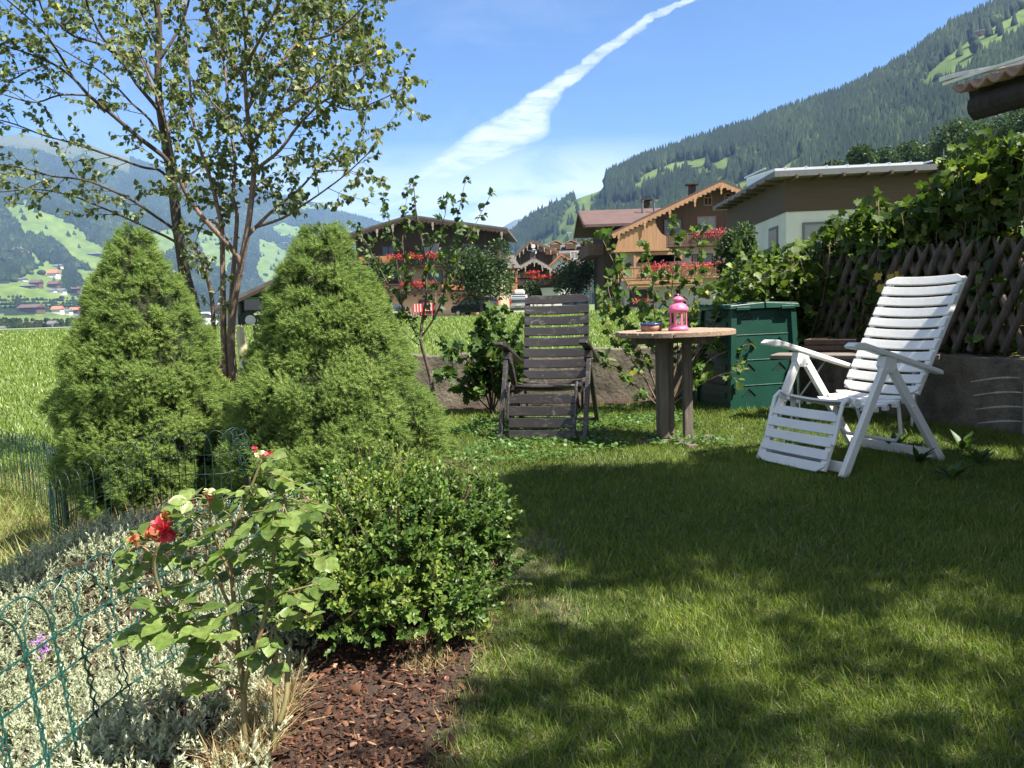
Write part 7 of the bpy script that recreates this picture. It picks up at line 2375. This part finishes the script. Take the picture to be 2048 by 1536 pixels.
M_fen = mat('grey_pickets', (0.19, 0.155, 0.125), 0.85, col2=(0.30, 0.25, 0.21), scale=3)
picket('grey picket fence left of the dark car, behind the right spruce tip', 735, 772, 642, 79.0)
picket('grey picket fence between the dark car and the chalet door', 812, 838, 636, 79.6)
picket('grey picket fence below the black car under the tree', 978, 1004, 628, 80.0)
picket('grey picket fence right of the brown chair back', 1196, 1330, 613, 73.0, 0.95)
M_redw = mat('signal_red', (0.50, 0.03, 0.03), 0.6, var=0.1)
for i, (a, b, lab) in enumerate(((836, 628, 'red and white striped panel left of the pair by the picket fence'), (857, 626, 'red and white striped panel right of the pair, nearer the chalet door'), (754, 634, 'red and white panel standing behind the left picket fence'))):
    p = at(a, b, 78.2)
    t = thing('striped_panel', lab, 'panel', tuple(p), 0.0, 'red and white striped panels')
    LOC[t.name] = Vector((0, 0, 0))
    mb = MB(); mb.box((0, 0, 0.6), (0.95, 0.06, 0.8)); mb.box((-0.35, 0, 0.0), (0.06, 0.3, 0.5)); mb.box((0.35, 0, 0.0), (0.06, 0.3, 0.5)); mb.build('board', M_redw, t)
    mb = MB()
    for k in (-1, 0, 1):
        mb = MB(); mb.box((k * 0.28, -0.034, 0.6), (0.11, 0.008, 0.78)); mb.build('stripe', M_stucco, t)
# window box planter behind the composter
p = at(1500, 597, 20.0)
t = thing('flower_trough', 'terracotta trough of orange flowers on the hedge edge beyond the composter', 'planter', tuple(p))
mb = MB(); mb.box(p + Vector((0, 0, 0.06)), (0.62, 0.25, 0.16)); mb.build('trough', M_terra, t, bevel=0.02)
flowers(p.x - 0.3, p.x + 0.3, p.y, p.z + 0.2, M_flowr, t, 60, h=0.1, s=0.05)


# ---------------------------------------------------------------- trees and shrubs of the village
M_bleaf = leaf_mat('broad_leaf', [(0.0, (0.016, 0.032, 0.012)), (0.4, (0.032, 0.060, 0.020)), (0.8, (0.065, 0.100, 0.035)), (1.0, (0.12, 0.155, 0.06))], rough=0.55, transl=0.25, spec=0.3)


def ball_tree(name, label, px, pyb, pyt, pw, Y, n, leaf, kind='round', tint=0.42, cat='tree', group=None, zb=None, gap=0.0):
    b = at(px, pyb, Y)
    H = at(px, pyt, Y).z - b.z
    Rw = pw / 2 * Y / F
    t = thing(name, label, cat, tuple(b), 0.0, group)
    c = Cloud()
    if kind == 'cone':
        h = rng.random(n) ** 0.7
        r = Rw * (h) * (0.75 + 0.25 * rng.random(n)) + 0.02
        a = rng.uniform(0, 6.28, n)
        P = np.stack([r * np.cos(a), r * np.sin(a), H * (1 - h * 0.97)], 1)
        d = np.stack([np.cos(a), np.sin(a), 0.5 + 0 * a], 1)
        t_ = np.clip(tint + rng.normal(0, 0.12, n), 0, 1)
    else:
        k = 26 if kind == 'round' else 16
        cen = rvec(k) * (rng.random((k, 1)) ** 0.5) * [Rw * 0.72, Rw * 0.72, H * 0.34] + [0, 0, H * 0.57]
        cr = Rw * rng.uniform(0.26, 0.45, k)
        idx = rng.integers(0, k, n)
        dd = rvec(n)
        P = cen[idx] + dd * (cr[idx] * (0.35 + 0.65 * rng.random(n) ** 0.5))[:, None]
        P[:, 2] = np.maximum(P[:, 2], 0.05 * H)
        d = dd + [0, 0, 0.1]
        t_ = np.clip(tint + rng.normal(0, 0.16, n) + 0.2 * (rng.random(k)[idx] - 0.5), 0, 1)
    sz = leaf * rng.uniform(0.6, 1.3, n)
    c.scatter(LEAF4, LEAF4F, P + np.array(b), d + rng.normal(size=(n, 3)) * 0.6, d + rng.normal(size=(n, 3)) * 0.8 + [0, 0, 0.5], np.stack([sz * 0.75, sz, sz], 1), t_)
    c.build('crown', M_bleaf, t)
    mb = MB()
    rt = max(0.04, H * 0.018)
    mb.tube([b - Vector((0, 0, 0.3)), b + Vector((0.02 * H, 0, H * 0.35)), b + Vector((0, 0, H * 0.75))], [rt, rt * 0.7, rt * 0.25], 8)
    for k in range(6):
        a = rng.uniform(0, 6.28); q_ = Vector((math.cos(a) * Rw * 0.6, math.sin(a) * Rw * 0.6, H * rng.uniform(0.5, 0.8)))
        mb.tube([b + Vector((0.01 * H, 0, H * 0.28)), b + q_ * 0.6 + Vector((0, 0, H * 0.12)), b + q_], [rt * 0.5, rt * 0.35, rt * 0.12], 6)
    mb.build('trunk', M_bark, t)
    return t


ball_tree('village_tree', 'dense dark tree covering the right half of the dark gabled chalet', 962, 640, 472, 150, 70, 7000, 0.27, tint=0.40)
ball_tree('village_tree', 'grey green tree in front of the left end of the dark gabled chalet', 752, 648, 515, 96, 72, 3400, 0.24, tint=0.45)
ball_tree('village_shrub', 'large rounded shrub tree between the low dark chalet and the larch chalet', 1150, 612, 522, 112, 84, 4200, 0.28, tint=0.38)
ball_tree('village_shrub', 'slim grey shrub behind the silver van', 1066, 620, 555, 36, 82, 1100, 0.22, tint=0.42)
ball_tree('small_conifer', 'small dark cone shaped conifer behind the top of the brown chair', 1074, 606, 566, 26, 80, 1200, 0.20, 'cone', 0.2)
ball_tree('village_shrub', 'small orange brown shrub below the wooden pavilion', 1014, 592, 556, 28, 88, 500, 0.25, tint=0.95)
ball_tree('village_shrub', 'dark shrub against the left wing of the larch chalet', 1180, 575, 460, 46, 92, 1500, 0.32, tint=0.32)
ball_tree('garden_shrub', 'tall fine leaved shrub in front of the white workshop', 1478, 640, 440, 100, 13.5, 5200, 0.062, tint=0.5, cat='shrub')
ball_tree('garden_shrub', 'wispy fine leaved shrub beside the tall one near the workshop wall', 1532, 640, 500, 74, 13.0, 2600, 0.06, tint=0.55, cat='shrub')
ball_tree('garden_shrub', 'dark low shrub filling the gap behind the composter', 1560, 660, 530, 110, 12.0, 3200, 0.07, tint=0.25, cat='shrub')
for i, (px, pyb, pyt, pw, Y, tn) in enumerate(((1720, 352, 296, 66, 150, 0.48), (1770, 356, 300, 70, 160, 0.40), (1812, 350, 284, 64, 175, 0.52), (1858, 360, 292, 76, 150, 0.42), (1905, 350, 240, 96, 140, 0.50), (1960, 350, 236, 104, 135, 0.38), (2015, 350, 210, 110, 125, 0.54), (2075, 350, 180, 130, 120, 0.42), (2160, 370, 150, 150, 118, 0.5), (1668, 372, 318, 52, 170, 0.34))):
    lab = ['pale broadleaf tree left of the workshop roof dome', 'darker broadleaf tree just right of the pale one above the workshop roof', 'narrow light green tree above the middle of the workshop roof', 'wide dark green tree behind the right end of the bright roof sheet', 'tall yellowish green tree below the shed roof corner', 'tall dark tree under the corrugated shed roof', 'bright green tree at the right edge under the shed roof', 'large dark tree cut by the right edge of the picture', 'outermost tree beyond the right edge', 'small dark tree at the left end of the row above the workshop'][i]
    ball_tree('broadleaf_tree', lab, px, pyb, pyt, pw, Y, 3000, 0.55 if Y > 130 else 0.5, tint=tn, group='broadleaf trees behind the workshop')

# ---------------------------------------------------------------- houses far across the valley
wallm = {'w': M_stucco, 'd': M_larchd, 'b': M_rust, 'o': M_cream}; roofs = {'g': M_facia, 'r': M_roofr, 'b': M_roofb, 'w': M_roofm}
wn = {'w': 'white', 'd': 'dark timber', 'b': 'reddish timber', 'o': 'cream'}; rn = {'g': 'grey', 'r': 'red', 'b': 'brown', 'w': 'bright'}
for i, (px, py, w, h, a, b) in enumerate(far):
    p = left_hill.at(px, py) if py < 640 else None
    if p is None:
        Yf = 780.0 - (py - 640) * 12
        p = at(px, py, Yf); p.z = min(p.z, float(valley_z(p.x, Yf)) + 4)
    k = p.y / F
    W, H = w * k * 1.2, h * k * 1.25
    w_l = 'tiny' if w < 9 else ('small' if w < 13 else ('wide' if w > 20 else 'middling'))
    where = 'high on the far slope' if py < 520 else ('on the middle far terrace' if py < 570 else ('on the lower far terrace' if py < 605 else 'in the valley village'))
    side = 'at the edge' if px < 14 else ('right of the apple stems' if px > 500 else ('beside the spruce' if px > 150 else ('left of the spruce' if px > 75 else 'nearer the edge')))
    t = thing('far_house', f'{w_l} {wn[a]} house with {rn[b]} roof {where}, {side}', 'house', tuple(p), 0.0, 'far houses across the valley')
    Dp = W * 0.8
    mb = MB(); mb.box(p + Vector((0, Dp / 2, H * 0.2)), (W, Dp, H * 0.8)); mb.build('wall', wallm[a], t)
    mb = MB()
    mb.add([p + Vector(v) for v in ((-W * 0.58, -Dp * 0.12, H * 0.58), (W * 0.58, -Dp * 0.12, H * 0.58), (W * 0.58, Dp * 1.1, H * 0.58), (-W * 0.58, Dp * 1.1, H * 0.58), (-W * 0.58, Dp * 0.5, H), (W * 0.58, Dp * 0.5, H))],
           [(0, 1, 5, 4), (2, 3, 4, 5), (0, 4, 3), (1, 2, 5), (0, 3, 2, 1)])
    mb.build('roof', roofs[b], t)
for i, (px, py, w, h, a, b, lab) in enumerate(((1976, 66, 26, 10, 'b', 'w', 'red alpine farm high on the right hillside meadow'), (1916, 92, 12, 5, 'd', 'w', 'small barn with a bright roof on the upper right meadow'), (1606, 308, 14, 5, 'w', 'g', 'white hut at the top of the diagonal meadow strip'), (1380, 333, 16, 5, 'd', 'g', 'dark farm on the narrow hillside meadow'), (1176, 478, 9, 6, 'd', 'b', 'brown barn low on the green meadow above the chalets'), (1242, 366, 6, 3, 'w', 'g', 'tiny white hut in the woods above the larch chalet'), (1138, 470, 10, 5, 'w', 'g', 'white house low on the meadow slope beside the larch chalet'))):
    p = right_hill.at(px, py); k = p.y / F; W, H = w * k, h * k; Dp = W * 0.8
    t = thing('hill_farm', lab, 'farmhouse', tuple(p), 0.0, 'farms on the right hillside')
    mb = MB(); mb.box(p + Vector((0, Dp / 2, H * 0.2)), (W, Dp, H * 0.8)); mb.build('wall', wallm[a], t)
    mb = MB()
    mb.add([p + Vector(v) for v in ((-W * 0.58, -Dp * 0.12, H * 0.58), (W * 0.58, -Dp * 0.12, H * 0.58), (W * 0.58, Dp * 1.1, H * 0.58), (-W * 0.58, Dp * 1.1, H * 0.58), (-W * 0.58, Dp * 0.5, H), (W * 0.58, Dp * 0.5, H))],
           [(0, 1, 5, 4), (2, 3, 4, 5), (0, 4, 3), (1, 2, 5), (0, 3, 2, 1)])
    mb.build('roof', roofs[b], t)
# village trees along the far valley floor and terraces: one mass seen from here
c = Cloud(); n = 900
px = rng.uniform(-60, 260, n); py = np.where(rng.random(n) < 0.55, rng.uniform(598, 620, n), rng.uniform(640, 658, n))
P = []
for a, b in zip(px, py):
    P.append(tuple(left_hill.at(a, b, 120)) if b < 640 else tuple(at(a, b, 760 - (b - 640) * 12)))
P = np.array(P)
ang = np.arange(6) * math.pi / 3
ring = np.stack([np.cos(ang), np.sin(ang), 0 * ang], 1)
bl = np.concatenate([ring * 0.8 + [0, 0, 0.10], ring * 1.1 + [0, 0, 0.45], ring * 0.7 + [0, 0, 0.8], [[0, 0, 1.0]]])
blf = [(i, (i + 1) % 6, (i + 1) % 6 + 6, i + 6) for i in range(6)] + [(i + 6, (i + 1) % 6 + 6, (i + 1) % 6 + 12, i + 12) for i in range(6)] + [(i + 12, (i + 1) % 6 + 12, 18) for i in range(6)]
hh2 = rng.uniform(4, 9, n) * np.where(py < 640, 1.0, 0.5)
a2 = rng.uniform(0, 6.28, n)
c.scatter(bl, blf, P - [0, 0, 1.0], np.stack([np.cos(a2), np.sin(a2), 0 * a2], 1), np.tile([0, 0, 1.0], (n, 1)), np.stack([hh2 * 0.42, hh2 * 0.42, hh2], 1), np.clip(rng.normal(0.5, 0.15, n), 0, 1))
tag(c.build('village_greenery', M_wood), 'trees and bushes massed between the far village houses', kind='stuff')

# ---------------------------------------------------------------- tree beside the shed, just outside the picture, shading the lawn
def shade_tree(label, trunk, targets, n, leaf, seed, rz=1.0):
    """broad tree whose crown hangs over the shed; targets: (ground x, y, crown height, radius, leaf count)"""
    r_ = np.random.default_rng(seed)
    t = thing('garden_tree', label, 'tree', trunk)
    c = Cloud(); mb = MB()
    b = Vector(trunk)
    mb.tube([b - Vector((0, 0, 0.2)), b + Vector((0.05, 0, 1.6)), b + Vector((0.0, 0.05, 3.2))], [0.16, 0.13, 0.10], 12)
    for gx_, gy_, hz_, R_, cnt in targets:
        k = hz_ / S.z
        cen = np.array([gx_ + S.x * k, gy_ + S.y * k, hz_])
        dd = nrm(r_.normal(size=(cnt, 3)))
        P = cen + dd * (R_ * r_.random((cnt, 1)) ** 0.45) * [1.0, 1.0, 0.55]
        sz = leaf * r_.uniform(0.6, 1.25, cnt)
        c.scatter(LEAF, LEAFF, P, r_.normal(size=(cnt, 3)) + [0, 0, -0.6], r_.normal(size=(cnt, 3)) * 0.7 + [0, 0, 1], np.stack([sz * 0.85, sz, sz], 1), np.clip(r_.normal(0.45, 0.17, cnt), 0, 1))
        q_ = Vector(cen)
        m_ = (b + Vector((0, 0, 3.0))) * 0.5 + q_ * 0.5 + Vector((0, 0, 0.25))
        mb.tube([b + Vector((0, 0, 2.8)), m_, q_, q_ + (q_ - m_) * 0.35], [0.07, 0.045, 0.02, 0.008], 7)
        for j in range(9):
            d = Vector(nrm(r_.normal(size=(1, 3)))[0]) * R_ * 0.85; d.z *= 0.55
            mb.tube([q_, q_ + d * 0.6 + Vector((0, 0, 0.05)), q_ + d], [0.014, 0.009, 0.003], 5)
    for gx_, gy_, hz_, R_, cnt in n:
        k = hz_ / S.z
        cen = np.array([gx_ + S.x * k, gy_ + S.y * k, hz_])
        P = cen + r_.normal(size=(cnt, 3)) * R_ * 0.6
        sz = leaf * 0.85 * r_.uniform(0.6, 1.25, cnt)
        c.scatter(LEAF, LEAFF, P, r_.normal(size=(cnt, 3)) + [0, 0, -0.6], r_.normal(size=(cnt, 3)) * 0.7 + [0, 0, 1], np.stack([sz * 0.85, sz, sz], 1), np.clip(r_.normal(0.45, 0.17, cnt), 0, 1))
        q_ = Vector(cen); d = Vector((-0.5 + r_.normal() * 0.4, -0.1 + r_.normal() * 0.4, 0.25))
        mb.tube([q_ - d * 0.4, q_, q_ + d * 0.15], [0.004, 0.003, 0.001], 4)
    mb.build('trunk', M_bark, t, smooth=True)
    c.build('crown', M_apple, t)


# ground spots the crown shades (x, y), height of the branch, radius, leaves
TG = []
for gx_, gy_, R_, cnt in ((0.30, 4.10, 0.42, 1500), (0.75, 3.95, 0.5, 1800), (0.25, 3.6, 0.48, 1800), (0.85, 3.35, 0.5, 1800), (0.40, 3.05, 0.42, 1300), (1.35, 3.6, 0.5, 1400), (1.5, 3.0, 0.5, 1400), (1.05, 2.80, 0.35, 700), (2.1, 3.2, 0.5, 1200), (1.25, 4.45, 0.28, 800), (0.05, 3.95, 0.25, 500), (2.1, 2.5, 0.4, 700)):
    TG.append((gx_, gy_, 3.6 + 1.2 * random.random(), R_, cnt))
for gx_, gy_, R_, cnt in ((-2.1, 3.30, 0.28, 800), (-1.75, 3.50, 0.24, 600), (-2.5, 3.05, 0.3, 700)):  # unseen crown clumps added to cast a dark band on the left bank
    TG.append((gx_, gy_, 3.9 + 0.5 * random.random(), R_, cnt))
for gx_, gy_, R_, cnt in ((2.75, 5.20, 0.28, 600), (2.95, 4.75, 0.30, 700)):  # unseen crown clumps added to deepen the shade along the fence
    TG.append((gx_, gy_, 3.7 + 0.8 * random.random(), R_, cnt))
# loose outer sprays: sun flecks between them
SPR = []
for k in range(420):
    gx_, gy_ = random.uniform(-0.35, 2.8), random.uniform(0.9, 2.85)
    f = float(fbm(np.array(gx_ * 1.1 + gy_ * 0.5), np.array(gy_ * 2.3), 3))
    lim = 0.42 - 0.10 * (gy_ < 1.7) + 1.8 * f + 0.22 * (gx_ - 0.8) + 0.30 * (gy_ - 2.1) * (gy_ > 2.1)
    if random.random() < lim:
        SPR.append((gx_, gy_, 3.4 + 1.4 * random.random(), random.uniform(0.07, 0.15), random.randint(22, 55)))
shade_tree('broad fruit tree behind the corrugated shed, shading the lawn from beyond the right edge', (4.3, 1.9, 0.0), TG, SPR, 0.075, 5)
